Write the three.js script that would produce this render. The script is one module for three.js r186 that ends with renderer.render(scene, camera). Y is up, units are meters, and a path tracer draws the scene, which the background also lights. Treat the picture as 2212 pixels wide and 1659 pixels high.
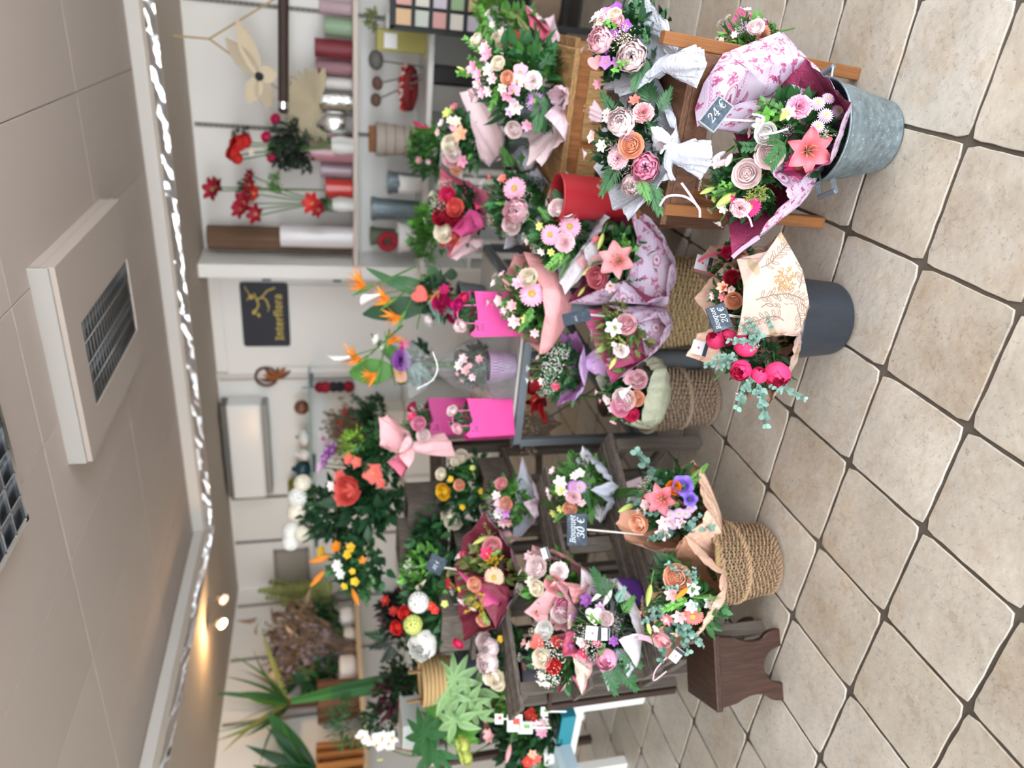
import * as THREE from 'three';
import { mergeGeometries, mergeVertices, toCreasedNormals } from 'three/addons/utils/BufferGeometryUtils.js';
import { RoundedBoxGeometry } from 'three/addons/geometries/RoundedBoxGeometry.js';
import { RectAreaLightUniformsLib } from 'three/addons/lights/RectAreaLightUniformsLib.js';

// ---------------------------------------------------------------- camera, sky, exposure
const scene = new THREE.Scene();
const renderer = new THREE.WebGLRenderer();
renderer.toneMapping = THREE.LinearToneMapping;
renderer.toneMappingExposure = 0.94;
renderer.shadowMap.enabled = true;
RectAreaLightUniformsLib.init();
const V = (x = 0, y = 0, z = 0) => new THREE.Vector3(x, y, z);
const FPX = 1561.77, EYE = V(0, 1.6094, 0), PITCH = 0.2512, ROLL = -0.02178, YAW = 28.01 * Math.PI / 180;
const fwdH = V(-Math.sin(YAW), 0, -Math.cos(YAW)), rgt0 = V(Math.cos(YAW), 0, -Math.sin(YAW)), UP = V(0, 1, 0);
const FW = fwdH.clone().multiplyScalar(Math.cos(PITCH)).addScaledVector(UP, -Math.sin(PITCH));
const up0 = UP.clone().multiplyScalar(Math.cos(PITCH)).addScaledVector(fwdH, Math.sin(PITCH));
const RT = rgt0.clone().multiplyScalar(Math.cos(ROLL)).addScaledVector(up0, Math.sin(ROLL));      // to the right of someone standing upright
const UU = up0.clone().multiplyScalar(Math.cos(ROLL)).addScaledVector(rgt0, -Math.sin(ROLL));
// the photograph was taken with the phone held upright and is shown turned a quarter: its top is the shop's right
const camera = new THREE.PerspectiveCamera(2 * Math.atan(829.5 / FPX) * 180 / Math.PI, 2212 / 1659, 0.05, 60);
camera.position.copy(EYE);
camera.up.copy(RT);
camera.lookAt(EYE.clone().add(FW));
camera.focus = 1.95; camera.userData.fStop = 1.6;
camera.updateMatrixWorld();
scene.add(camera);
const SKY = new THREE.Color().setRGB(0.88, 0.94, 1.0);
scene.background = SKY; scene.backgroundIntensity = 9;

// ---------------------------------------------------------------- helpers
let seed = 7;
const R = () => { seed = (seed + 0x6D2B79F5) | 0; let t = Math.imul(seed ^ seed >>> 15, 1 | seed); t = t + Math.imul(t ^ t >>> 7, 61 | t) ^ t; return ((t ^ t >>> 14) >>> 0) / 4294967296; };
const RR = (a, b) => a + (b - a) * R();
const ray = (x, y) => FW.clone().addScaledVector(RT, (1659 - y - 829.5) / FPX).addScaledVector(UU, -(x - 1106) / FPX);
const P = (x, y, d) => EYE.clone().addScaledVector(ray(x, y), d);                     // photo pixel at a depth in metres
const PY = (x, y, h = 0) => { const r = ray(x, y); return EYE.clone().addScaledVector(r, (h - EYE.y) / r.y); };
const PZ = (x, y, z) => { const r = ray(x, y); return EYE.clone().addScaledVector(r, z / r.z); };
const PX = (x, y, X) => { const r = ray(x, y); return EYE.clone().addScaledVector(r, X / r.x); };
const depth = (p) => p.clone().sub(EYE).dot(FW);
const taken = {};
const numbered = (n) => { const k = taken[n] = (taken[n] ?? -1) + 1; return k ? n + '_' + String(k).padStart(3, '0') : n; };
function thing(name, label, category, pos = V(), group) {
  const o = new THREE.Group(); o.name = numbered(name); o.position.copy(pos); scene.add(o);
  o.userData = { label, category }; if (group) o.userData.group = group;
  return o;
}
function part(name, geo, mat, parent, label) {
  const m = new THREE.Mesh(geo, mat); m.name = name; m.castShadow = m.receiveShadow = true; parent.add(m);
  if (label) m.userData.label = label;
  return m;
}
function struct(name, geo, mat) {
  const m = geo ? new THREE.Mesh(geo, mat) : new THREE.Group(); m.name = name; m.castShadow = m.receiveShadow = true; scene.add(m); m.userData.kind = 'structure';
  return m;
}
const box = (w, h, d, x = 0, y = 0, z = 0, r = 0) => { const g = r ? new RoundedBoxGeometry(w, h, d, 2, r) : new THREE.BoxGeometry(w, h, d); g.translate(x, y, z); return g; };
const cyl = (r1, r2, h, x = 0, y = 0, z = 0, n = 20, open = false) => { const g = new THREE.CylinderGeometry(r1, r2, h, n, 1, open); g.translate(x, y, z); return g; };
const merge = (a) => mergeGeometries(a.map((g) => { const q = g.index ? g.toNonIndexed() : g; for (const k of Object.keys(q.attributes)) if (!['position', 'normal', 'uv'].includes(k)) q.deleteAttribute(k); return q; }));
const lathe = (pts, n = 28) => new THREE.LatheGeometry(pts.map((p) => new THREE.Vector2(p[0], p[1])), n);
function bar(a, b, w, d = w, r = 0) {                                                 // a straight bar between two points
  const L = a.distanceTo(b), g = r ? new RoundedBoxGeometry(w, L, d, 2, r) : new THREE.BoxGeometry(w, L, d);
  g.applyQuaternion(new THREE.Quaternion().setFromUnitVectors(UP, b.clone().sub(a).normalize())); g.translate((a.x + b.x) / 2, (a.y + b.y) / 2, (a.z + b.z) / 2);
  return g;
}
const tube = (pts, r, seg = 24, rad = 6, closed = false) => new THREE.TubeGeometry(new THREE.CatmullRomCurve3(pts, closed), seg, r, rad, closed);
class MB {                                                                             // collects grids of quads into one geometry
  constructor() { this.p = []; this.c = []; this.t = []; this.i = []; }
  grid(nu, nv, f, cf) {
    const b = this.p.length / 3;
    for (let j = 0; j <= nv; j++) for (let i = 0; i <= nu; i++) {
      const u = i / nu, v = j / nv, q = f(u, v); this.p.push(q[0], q[1], q[2]); this.t.push(q[3] ?? u, q[4] ?? v);
      const c = cf ? cf(u, v) : 1; typeof c === 'number' ? this.c.push(c, c, c) : this.c.push(...c);
    }
    for (let j = 0; j < nv; j++) for (let i = 0; i < nu; i++) { const a = b + j * (nu + 1) + i; this.i.push(a, a + 1, a + nu + 2, a, a + nu + 2, a + nu + 1); }
    return this;
  }
  add(g, m, col = 1) {
    const b = this.p.length / 3, pos = g.attributes.position, v = V(), c = typeof col === 'number' ? [col, col, col] : col;
    for (let k = 0; k < pos.count; k++) { v.fromBufferAttribute(pos, k); if (m) v.applyMatrix4(m); this.p.push(v.x, v.y, v.z); this.t.push(g.attributes.uv ? g.attributes.uv.getX(k) : 0, g.attributes.uv ? g.attributes.uv.getY(k) : 0); this.c.push(...c); }
    if (g.index) for (const k of g.index.array) this.i.push(b + k); else for (let k = 0; k < pos.count; k++) this.i.push(b + k);
    return this;
  }
  build() {
    const g = new THREE.BufferGeometry();
    g.setAttribute('position', new THREE.Float32BufferAttribute(this.p, 3)); g.setAttribute('uv', new THREE.Float32BufferAttribute(this.t, 2)); g.setAttribute('color', new THREE.Float32BufferAttribute(this.c, 3));
    g.setIndex(this.i); g.computeVertexNormals(); return g;
  }
}
const M4 = (pos, dir, spin = 0, s = 1) => new THREE.Matrix4().compose(pos, new THREE.Quaternion().setFromUnitVectors(UP, dir).multiply(new THREE.Quaternion().setFromAxisAngle(UP, spin)), V(s, s, s));
// ---- noise and textures
const hash = (x, y, s) => { let h = Math.imul(x, 374761393) ^ Math.imul(y, 668265263) ^ Math.imul(s, 1274126177); h = Math.imul(h ^ h >>> 13, 1274126177); return ((h ^ h >>> 16) >>> 0) / 4294967296; };
const vnoise = (x, y, per, s) => {
  const xi = Math.floor(x), yi = Math.floor(y), fx = x - xi, fy = y - yi, sx = fx * fx * (3 - 2 * fx), sy = fy * fy * (3 - 2 * fy), w = (a) => ((a % per) + per) % per;
  const a = hash(w(xi), w(yi), s), b = hash(w(xi + 1), w(yi), s), c = hash(w(xi), w(yi + 1), s), d = hash(w(xi + 1), w(yi + 1), s);
  return a + (b - a) * sx + (c - a) * sy + (a - b - c + d) * sx * sy;
};
const fbm = (u, v, f, oct, s) => { let t = 0, a = 0.5, n = 0; for (let k = 0; k < oct; k++) { t += a * vnoise(u * f, v * f, f, s + k); n += a; a *= 0.5; f *= 2; } return t / n; };
function dataTex(w, h, fn, srgb = true) {
  const d = new Uint8Array(w * h * 4);
  for (let y = 0; y < h; y++) for (let x = 0; x < w; x++) { const c = fn(x / w, y / h), k = (y * w + x) * 4; d[k] = c[0]; d[k + 1] = c[1]; d[k + 2] = c[2]; d[k + 3] = 255; }
  const t = new THREE.DataTexture(d, w, h); t.wrapS = t.wrapT = THREE.RepeatWrapping; t.magFilter = THREE.LinearFilter; t.minFilter = THREE.LinearMipmapLinearFilter; t.generateMipmaps = true;
  if (srgb) t.colorSpace = THREE.SRGBColorSpace; t.needsUpdate = true; return t;
}
function canvasTex(w, h, draw) {
  const c = document.createElement('canvas'); c.width = w; c.height = h; const g = c.getContext('2d'); draw(g, w, h);
  const t = new THREE.CanvasTexture(c); t.colorSpace = THREE.SRGBColorSpace; t.wrapS = t.wrapT = THREE.RepeatWrapping; return t;
}
const g3 = (a) => [a, a, a];
const tileMap = dataTex(1024, 1024, (u, v) => {
  const n = fbm(u, v, 4, 6, 3), m = fbm(u, v, 9, 4, 40), f = fbm(u, v, 48, 4, 77), st = Math.max(0, m - 0.5) * 1.1, pit = fbm(u, v, 90, 2, 91) > 0.79 ? 0.9 : 1, rg = 1 - Math.abs(2 * fbm(u + 0.03 * f, v * 0.7, 7, 4, 33) - 1) > 0.985 ? 0.94 : 1;
  const b = (0.88 + 0.09 * (n - 0.5) * 2 + 0.08 * (f - 0.5)) * pit * rg;
  return [b * 246 - st * 20, b * 240 - st * 34, b * 231 - st * 50];
});
const tileBump = dataTex(1024, 1024, (u, v) => { const f = fbm(u, v, 24, 5, 13), r = fbm(u, v, 10, 3, 55), e = fbm(u, v, 60, 2, 66); return g3(255 * (0.45 * r + 0.4 * f + 0.15 * e)); }, false);
const grainMap = dataTex(512, 512, (u, v) => { const w = fbm(u, v, 3, 3, 5) * 2, g = fbm(u + 0.02 * w, v * 0.12, 40, 4, 21), l = fbm(u, v * 0.06, 96, 2, 31), b = 0.62 + 0.38 * g + 0.22 * (l - 0.5); return g3(255 * Math.min(1, b)); });
const speckMap = dataTex(512, 512, (u, v) => { const a = fbm(u, v, 6, 4, 8), b = fbm(u, v, 40, 3, 9); return g3(255 * Math.min(1, 0.80 + 0.22 * (a - 0.3) + 0.16 * (b - 0.5))); });
const zincMap = dataTex(512, 512, (u, v) => { const a = fbm(u, v, 26, 2, 61), b = fbm(u, v, 5, 4, 62), c = vnoise(u * 60, v * 60, 60, 4) > 0.86 ? 0.16 : 0; const k = 0.62 + 0.22 * a + 0.24 * (b - 0.5) + c; return [k * 226, k * 240, k * 246]; });
const crinkle = dataTex(512, 512, (u, v) => { const a = fbm(u, v, 7, 4, 71), b = Math.abs(fbm(u, v, 12, 3, 72) - 0.5) * 2; return g3(255 * (0.55 * a + 0.45 * b)); }, false);
const weaveMap = dataTex(256, 256, (u, v) => { const a = Math.sin(u * 64 * Math.PI) * Math.sin(v * 32 * Math.PI); return g3(190 + 60 * a); });
const std = (col, rough = 0.7, o = {}) => new THREE.MeshStandardMaterial({ color: col, roughness: rough, ...o });
const rep = (t, a, b = a) => { const q = t.clone(); q.repeat.set(a, b); q.needsUpdate = true; return q; };
const wood = (col, a = 1, b = 1, rough = 0.65) => std(col, rough, { map: rep(grainMap, a, b), bumpMap: rep(grainMap, a, b), bumpScale: 0.0012 });
const M = {
  wall: std('#efede9', 0.85), ceil: std('#c2b6ae', 0.9), soffit: std('#bfb3a6', 0.85), trim: std('#d8d4cf', 0.6), grey: std('#6d6a66', 0.6), dark: std('#23252b', 0.6),
  white: std('#f0eeea', 0.55), whiteGloss: std('#eeeeec', 0.25), plast: std('#dcdcd8', 0.4), black: std('#1b1c1f', 0.55), steel: std('#70787f', 0.45, { metalness: 0.35 }), grout: std('#6b6156', 0.95, { map: rep(speckMap, 8) }),
  zinc: std('#c4ccd0', 0.42, { map: rep(zincMap, 2, 1), metalness: 0.55, roughnessMap: null }), pot: std('#343b45', 0.42, { map: rep(speckMap, 3, 1) }), foil: std('#f2f4f8', 0.16, { metalness: 1 }), louver: std('#dfe4ea', 0.13, { metalness: 1 }),
  wick: std('#a3865f', 0.75), wick2: std('#7d654b', 0.8), wickD: std('#8f7a62', 0.8), straw: std('#c2a271', 0.7), rope: std('#b09569', 0.9),
  woodO: wood('#b0713c', 1, 1), woodB: wood('#7a5138', 1, 1, 0.5), woodG: wood('#81766c', 1, 1, 0.85), woodL: wood('#c69a63', 1, 1), woodD: wood('#4a3227', 1, 1, 0.5),
  stem: std('#4f7a35', 0.6), stemW: std('#8a7a5a', 0.7), slate: std('#3a4450', 0.75), green: std('#ffffff', 0.5), glass: new THREE.MeshPhysicalMaterial({ color: '#eaf4f0', roughness: 0.03, transmission: 1, thickness: 0, ior: 1.45 }),
  film: new THREE.MeshPhysicalMaterial({ color: '#f4f6f8', roughness: 0.08, transmission: 0.93, thickness: 0, ior: 1.45, bumpMap: rep(crinkle, 2), bumpScale: 0.01 }),
};
const leafMat = {}; const petalMat = {};
const LEAF = { mid: '#538c3d', dark: '#35693a', deep: '#264f30', lime: '#93c443', fresh: '#66a843', euca: '#799f92', eucaD: '#557d6e', olive: '#848f50', dry: '#94868f', brown: '#84705c', vari: '#86ab78', yel: '#cdc650', red: '#bb222d', burg: '#52262f', black: '#23322a' };
const lm = (k) => leafMat[k] ??= std(LEAF[k], 0.48, { vertexColors: true });
const COL = { pink: '#f9aecb', hot: '#e6356f', mag: '#cc1f7c', pale: '#fdeaea', coral: '#f4736a', peach: '#f9bfa0', cream: '#fdf4e0', white: '#fbfaf6', lilac: '#dcb8dc', purple: '#8468cc', violet: '#9a4fae', dred: '#a81330', red: '#d92f2c', orange: '#f48f1e', yellow: '#f2c530', lime: '#d8e27c', dusty: '#d67a86', orchid: '#d795de', blush: '#fbcfd8', sky: '#c9d6ee', rose: '#f5b3b8', budg: '#b9c46a', budp: '#e3c4b4', green: '#b8c86a', wine: '#7a1730', fuch: '#d81e77', ochre: '#e0a040', mauve: '#cbaabd' };
const pm = (k) => petalMat[k] ??= std(COL[k], 0.6, { vertexColors: true });
// ---------------------------------------------------------------- flowers and leaves (unit size, facing +Y)
const geoCache = {};
const cached = (k, f) => geoCache[k] ??= f();
const prof = { fan: (v) => 0.25 + 0.75 * Math.sqrt(v), strap: (v) => 0.35 + 0.65 * Math.sin(Math.min(1, v * 1.25) * Math.PI * 0.5) - (v > 0.85 ? (v - 0.85) * 4.2 : 0), oval: (v) => Math.pow(Math.sin(Math.PI * (0.06 + 0.92 * v)), 0.8), point: (v) => Math.pow(Math.sin(Math.PI * Math.pow(v, 0.75)), 0.9) * (1 - 0.15 * v) + 0.02 };
function petal(mb, ang, o) {                                                          // a petal that leaves the middle at an angle
  const ca = Math.cos(ang), sa = Math.sin(ang), ph = R() * 6, tone = RR(0.92, 1.04);
  mb.grid(o.nu ?? 2, o.nv ?? 4, (u, v) => {
    const s = u * 2 - 1, w = o.W * o.prof(v) * s, r = o.rad(v), y = o.lift(v) + (o.cup ?? 0) * s * s * v + (o.ruf ?? 0) * Math.sin(s * (o.rf ?? 6) + ph) * v;
    return [ca * r - sa * w, y, sa * r + ca * w];
  }, (u, v) => { const c = o.col ? o.col(u, v) : 1; return typeof c === 'number' ? c * tone : c.map((x) => x * tone); });
}
function sph(mb, ang, o) {                                                             // a petal wrapped round a ball
  const tone = RR(0.93, 1.05), ph = R() * 6;
  mb.grid(o.nu ?? 4, o.nv ?? 4, (u, v) => {
    const s = u * 2 - 1, f = o.f0 + (o.f1 - o.f0) * v * (1 - 0.22 * s * s * v), th = ang + s * o.dw * (0.55 + 0.45 * Math.sin(v * Math.PI * 0.62)), q = o.S * (1 + (o.open ?? 0) * v * v + (o.ruf ?? 0) * v * Math.sin(s * 5 + ph));
    return [Math.cos(th) * q * Math.sin(f), (o.cy ?? 0.4) - q * Math.cos(f) * (o.sy ?? 1), Math.sin(th) * q * Math.sin(f)];
  }, (u, v) => { const c = o.col ? o.col(u, v) : 1; return typeof c === 'number' ? c * tone : c.map((x) => x * tone); });
}
const octa = new THREE.OctahedronGeometry(1, 0), icosa = new THREE.IcosahedronGeometry(1, 1);
const FL = {
  gerbera: () => {
    const mb = new MB(), c = new MB();
    for (let k = 0; k < 24; k++) petal(mb, k / 24 * 6.283 + RR(-0.05, 0.05), { W: 0.058, prof: prof.strap, rad: (v) => 0.06 + 0.44 * v, lift: (v) => 0.02 + 0.09 * v - 0.10 * v * v, cup: 0.01 });
    for (let k = 0; k < 18; k++) petal(mb, k / 18 * 6.283 + RR(-0.08, 0.08), { W: 0.052, prof: prof.strap, rad: (v) => 0.05 + 0.32 * v, lift: (v) => 0.04 + 0.10 * v - 0.06 * v * v, cup: 0.01 });
    for (let k = 0; k < 16; k++) petal(c, k / 16 * 6.283, { W: 0.025, nv: 2, prof: prof.strap, rad: (v) => 0.05 + 0.10 * v, lift: (v) => 0.06 + 0.06 * v });
    c.add(icosa, new THREE.Matrix4().makeScale(0.085, 0.05, 0.085).setPosition(0, 0.07, 0)); return [mb.build(), c.build(), '#c9a94e'];
  },
  rose: () => {
    const mb = new MB();
    [[0.5, 5, 1.62, 0.30, 0.95], [0.44, 5, 1.95, 0.16, 0.85], [0.36, 5, 2.15, 0.05, 0.8], [0.27, 4, 2.25, 0, 0.9], [0.18, 4, 2.3, 0, 0.9], [0.09, 3, 2.4, 0, 1.1]].forEach(([S, n, f1, op, dw], L) => {
      for (let k = 0; k < n; k++) sph(mb, (k + L * 0.37) / n * 6.283 + RR(-0.1, 0.1), { S: S * RR(0.96, 1.05), f0: 0.25, f1: f1 + RR(-0.08, 0.08), dw, open: op, cy: 0.44 - L * 0.005 + (0.5 - S) * 0.12, col: (u, v) => [1, 0.95 + 0.05 * v, 0.95 + 0.05 * v] });
    });
    return [mb.build()];
  },
  peony: () => {                                                                       // a closed, globe-shaped one
    const mb = new MB();
    [[0.5, 5, 2.35, 0.04, 0.85], [0.46, 5, 2.6, 0, 0.8], [0.40, 5, 2.75, 0, 0.7], [0.30, 6, 2.6, 0.08, 0.6]].forEach(([S, n, f1, op, dw], L) => {
      for (let k = 0; k < n; k++) sph(mb, (k + L * 0.41) / n * 6.283 + RR(-0.15, 0.15), { S: S * RR(0.95, 1.05), f0: 0.15, f1: f1 + RR(-0.2, 0.15), dw, open: op, ruf: 0.03, cy: 0.46, col: (u, v) => [1, 0.92 + 0.08 * v, 0.95 + 0.05 * v] });
    });
    return [mb.build()];
  },
  peonyfull: () => {
    const mb = new MB();
    for (let L = 0; L < 5; L++) { const n = [7, 8, 9, 8, 6][L], S = 0.5 - L * 0.07; for (let k = 0; k < n; k++) sph(mb, (k + L * 0.43) / n * 6.283, { S: S * RR(0.92, 1.06), f0: 0.2, f1: 2.15 + L * 0.16 + RR(-0.2, 0.15), dw: 0.62, open: 0.04, ruf: 0.08, cy: 0.44, nu: 5 }); }
    return [mb.build()];
  },
  carnation: () => {
    const mb = new MB();
    for (let L = 0; L < 6; L++) { const n = 9, tilt = 0.12 + L * 0.25; for (let k = 0; k < n; k++) { const q = RR(0.9, 1.08) * (0.5 - L * 0.018); petal(mb, (k + L * 0.5) / n * 6.283 + RR(-0.2, 0.2), { W: 0.20, nu: 6, nv: 3, prof: prof.fan, rad: (v) => q * v * Math.cos(tilt), lift: (v) => 0.05 + q * v * Math.sin(tilt) - 0.06 * v * v * v, ruf: 0.045, rf: 9, col: (u, v) => 0.88 + 0.12 * v }); } }
    return [mb.build()];
  },
  mum: () => {
    const mb = new MB(), c = new MB();
    for (let L = 0; L < 4; L++) { const n = 20 - L * 2, q = 0.5 - L * 0.075, t = 0.05 + L * 0.28; for (let k = 0; k < n; k++) petal(mb, (k + L * 0.5) / n * 6.283, { W: 0.055, nv: 3, prof: prof.strap, rad: (v) => 0.08 + (q - 0.08) * v * Math.cos(t), lift: (v) => 0.04 + L * 0.03 + (q - 0.05) * v * Math.sin(t) - 0.08 * v * v }); }
    c.add(icosa, new THREE.Matrix4().makeScale(0.15, 0.09, 0.15).setPosition(0, 0.14, 0)); return [mb.build(), c.build(), '#a9b25a'];
  },
  lily: () => {
    const mb = new MB(), c = new MB();
    for (let k = 0; k < 6; k++) { const o = k % 2; petal(mb, k / 6 * 6.283 + RR(-0.06, 0.06), { W: o ? 0.195 : 0.15, nu: 4, nv: 7, prof: prof.oval, rad: (v) => 0.03 + 0.30 * v + 0.17 * v * v * v, lift: (v) => 0.02 + 0.46 * Math.sin(v * 1.75) * (o ? 1 : 0.95) - 0.10 * v * v * v, cup: 0.10, col: (u, v) => { const e = Math.abs(u * 2 - 1); return [1, 0.78 + 0.22 * Math.max(e, v * 0.8), 0.80 + 0.20 * Math.max(e, v * 0.8)]; } }); }
    for (let k = 0; k < 6; k++) { const a = k / 6 * 6.283 + 0.4, q = RR(0.10, 0.16), top = V(Math.cos(a) * q, RR(0.36, 0.44), Math.sin(a) * q); c.add(tube([V(0, 0.05, 0), V(top.x * 0.45, 0.24, top.z * 0.45), top], 0.009, 5, 4)); c.add(octa, M4(top, V(Math.cos(a), 0.2, Math.sin(a)).normalize(), 0, 1).multiply(new THREE.Matrix4().makeScale(0.018, 0.05, 0.018)), [0.75, 0.35, 0.12]); }
    c.add(tube([V(0, 0.05, 0), V(0, 0.3, 0.01), V(0.02, 0.47, 0.02)], 0.012, 5, 5)); return [mb.build(), c.build(), '#e6c9a0'];
  },
  star: () => { const mb = new MB(), c = new MB(); for (let k = 0; k < 6; k++) petal(mb, k / 6 * 6.283 + RR(-0.1, 0.1), { W: 0.15, nv: 4, prof: prof.oval, rad: (v) => 0.02 + 0.46 * v, lift: (v) => 0.28 * Math.sin(v * 1.9), cup: 0.05 }); for (let k = 0; k < 4; k++) { const a = k * 1.6; c.add(octa, new THREE.Matrix4().makeScale(0.03, 0.05, 0.03).setPosition(Math.cos(a) * 0.06, 0.22, Math.sin(a) * 0.06)); } return [mb.build(), c.build(), '#e8d27a']; },
  five: () => { const mb = new MB(), c = new MB(); for (let k = 0; k < 5; k++) petal(mb, k / 5 * 6.283, { W: 0.23, nu: 3, nv: 3, prof: prof.oval, rad: (v) => 0.03 + 0.46 * v, lift: (v) => 0.14 * v - 0.06 * v * v, cup: 0.04, ruf: 0.015 }); c.add(icosa, new THREE.Matrix4().makeScale(0.07, 0.06, 0.07).setPosition(0, 0.05, 0)); return [mb.build(), c.build(), '#e3c14e']; },
  bell: () => { const mb = new MB(), c = new MB(); mb.grid(30, 8, (u, v) => { const a = u * 6.283, l = 0.5 + 0.5 * Math.cos(a * 5), r = 0.12 + 0.20 * Math.pow(v, 0.6) + (v > 0.7 ? (v - 0.7) * (0.35 + 0.3 * l) : 0); return [Math.cos(a) * r, 0.62 * v - (v > 0.7 ? (v - 0.7) * 0.9 * l * 0.5 : 0), Math.sin(a) * r]; }, (u, v) => 0.9 + 0.12 * v); c.add(tube([V(0, 0.1, 0), V(0, 0.5, 0)], 0.025, 2, 5)); return [mb.build(), c.build(), '#efe9d8']; },
  hydrangea: () => { const mb = new MB(); for (let k = 0; k < 90; k++) { const z = 1 - 1.55 * (k + 0.5) / 90, a = k * 2.39996, s = Math.sqrt(1 - z * z), n = V(Math.cos(a) * s, z, Math.sin(a) * s), m = M4(n.clone().multiplyScalar(0.44).add(V(0, 0.4, 0)), n, R() * 6), f = new MB(); for (let q = 0; q < 4; q++) petal(f, q * 1.571, { W: 0.05, nu: 2, nv: 2, prof: prof.oval, rad: (v) => 0.1 * v, lift: (v) => 0.03 * v * (1 - v) * 4, cup: 0.01 }); mb.add(f.build(), m, RR(0.9, 1.03)); } return [mb.build()]; },
  bud: () => { const mb = new MB(); mb.grid(12, 9, (u, v) => { const a = u * 6.283, r = (0.135 * Math.pow(Math.sin(Math.PI * Math.pow(v * 0.985 + 0.01, 0.9)), 0.75) + 0.008) * (1 + 0.07 * Math.cos(a * 3)); return [Math.cos(a) * r, v, Math.sin(a) * r]; }, (u, v) => 0.93 + 0.1 * Math.cos(u * 6.283 * 3)); return [mb.build()]; },
  calla: () => { const mb = new MB(), c = new MB(); mb.grid(16, 8, (u, v) => { const a = (u - 0.5) * 6.6, r = 0.05 + 0.30 * Math.pow(v, 1.6) * (0.55 + 0.45 * Math.cos(a)); return [Math.cos(a) * r + 0.05 * v, v * (0.75 + 0.30 * Math.cos(a) * v), Math.sin(a) * r]; }); c.add(new THREE.CapsuleGeometry(0.035, 0.4, 3, 8), new THREE.Matrix4().makeTranslation(0.02, 0.45, 0)); return [mb.build(), c.build(), '#e8c84a']; },
  anthurium: () => { const mb = new MB(), c = new MB(); mb.grid(10, 10, (u, v) => { const s = u * 2 - 1, w = 0.42 * Math.sin(Math.PI * Math.pow(v, 0.6)) * s; return [v * 0.95 - 0.3 - (0.15 * Math.abs(s) * (1 - v)), 0.06 * Math.abs(s) - 0.12 * v * v, w]; }); c.add(new THREE.CapsuleGeometry(0.04, 0.35, 3, 8), new THREE.Matrix4().makeRotationZ(-0.9).setPosition(0.1, 0.2, 0)); return [mb.build(), c.build(), '#e8d27a']; },
  orchid: () => { const mb = new MB(), c = new MB(); [[0, 0.16], [2.09, 0.14], [4.19, 0.14]].forEach(([a, w]) => petal(mb, a, { W: w, nu: 3, prof: prof.oval, rad: (v) => 0.48 * v, lift: (v) => 0.03 * v })); [[1.05, 0.26], [-1.05, 0.26]].forEach(([a, w]) => petal(mb, a, { W: w, nu: 3, prof: prof.oval, rad: (v) => 0.48 * v, lift: (v) => 0.05 + 0.03 * v })); c.add(icosa, new THREE.Matrix4().makeScale(0.1, 0.1, 0.08).setPosition(0, 0.08, 0)); return [mb.build(), c.build(), '#e2b85a']; },
  heart: () => { const s = new THREE.Shape(); s.moveTo(0, -0.45); s.bezierCurveTo(-0.6, 0.0, -0.5, 0.5, -0.2, 0.45); s.bezierCurveTo(-0.05, 0.45, 0, 0.3, 0, 0.25); s.bezierCurveTo(0, 0.3, 0.05, 0.45, 0.2, 0.45); s.bezierCurveTo(0.5, 0.5, 0.6, 0, 0, -0.45); const g = new THREE.ExtrudeGeometry(s, { depth: 0.08, bevelEnabled: true, bevelSize: 0.03, bevelThickness: 0.03, bevelSegments: 2, curveSegments: 8 }); g.rotateX(-Math.PI / 2); const mb = new MB(); mb.add(g); return [mb.build()]; },
  gyp: () => { const mb = new MB(), st = new MB(); for (let k = 0; k < 70; k++) { const a = R() * 6.283, z = Math.sqrt(R()), s = 0.5 * Math.sqrt(R()), p = V(Math.cos(a) * s, 0.15 + 0.4 * z * (1 - s), Math.sin(a) * s); mb.add(octa, new THREE.Matrix4().makeScale(0.026, 0.024, 0.026).setPosition(p.x, p.y, p.z), RR(0.9, 1.05)); if (k % 3 === 0) st.add(bar(V(p.x * 0.25, -0.1, p.z * 0.25), p, 0.005)); } return [mb.build(), st.build(), '#6f8a55']; },
  filler: () => { const mb = new MB(), st = new MB(); for (let k = 0; k < 12; k++) { const a = R() * 6.283, s = 0.15 + 0.3 * R(), tip = V(Math.cos(a) * s, RR(0.3, 0.6), Math.sin(a) * s); st.add(bar(V(0, -0.1, 0), tip, 0.008)); for (let q = 0; q < 16; q++) { const t = RR(0.35, 1), z = 0.06 * (1.2 - t); mb.add(octa, new THREE.Matrix4().makeScale(0.02, 0.022, 0.02).setPosition(tip.x * t + RR(-z, z), -0.1 + (tip.y + 0.1) * t + RR(-z, z), tip.z * t + RR(-z, z)), RR(0.8, 1.1)); } } return [mb.build(), st.build(), '#6a7a45']; },
};
const FNAME = { gerbera: 'gerbera', rose: 'rose', peony: 'peony', peonyfull: 'peony', carnation: 'carnation', mum: 'chrysanthemum', lily: 'lily', star: 'small_lily', five: 'blossom', bell: 'bellflower', hydrangea: 'hydrangea', bud: 'lily_bud', calla: 'calla', anthurium: 'anthurium', orchid: 'orchid', heart: 'paper_heart', gyp: 'gypsophila', filler: 'filler_flower' };
const FCENTER = { lily: 'stamens', gyp: 'twigs', filler: 'twigs' };
const ctrMat = {}; const unitStem = cyl(0.5, 0.5, 1, 0, -0.5, 0, 5);
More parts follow.
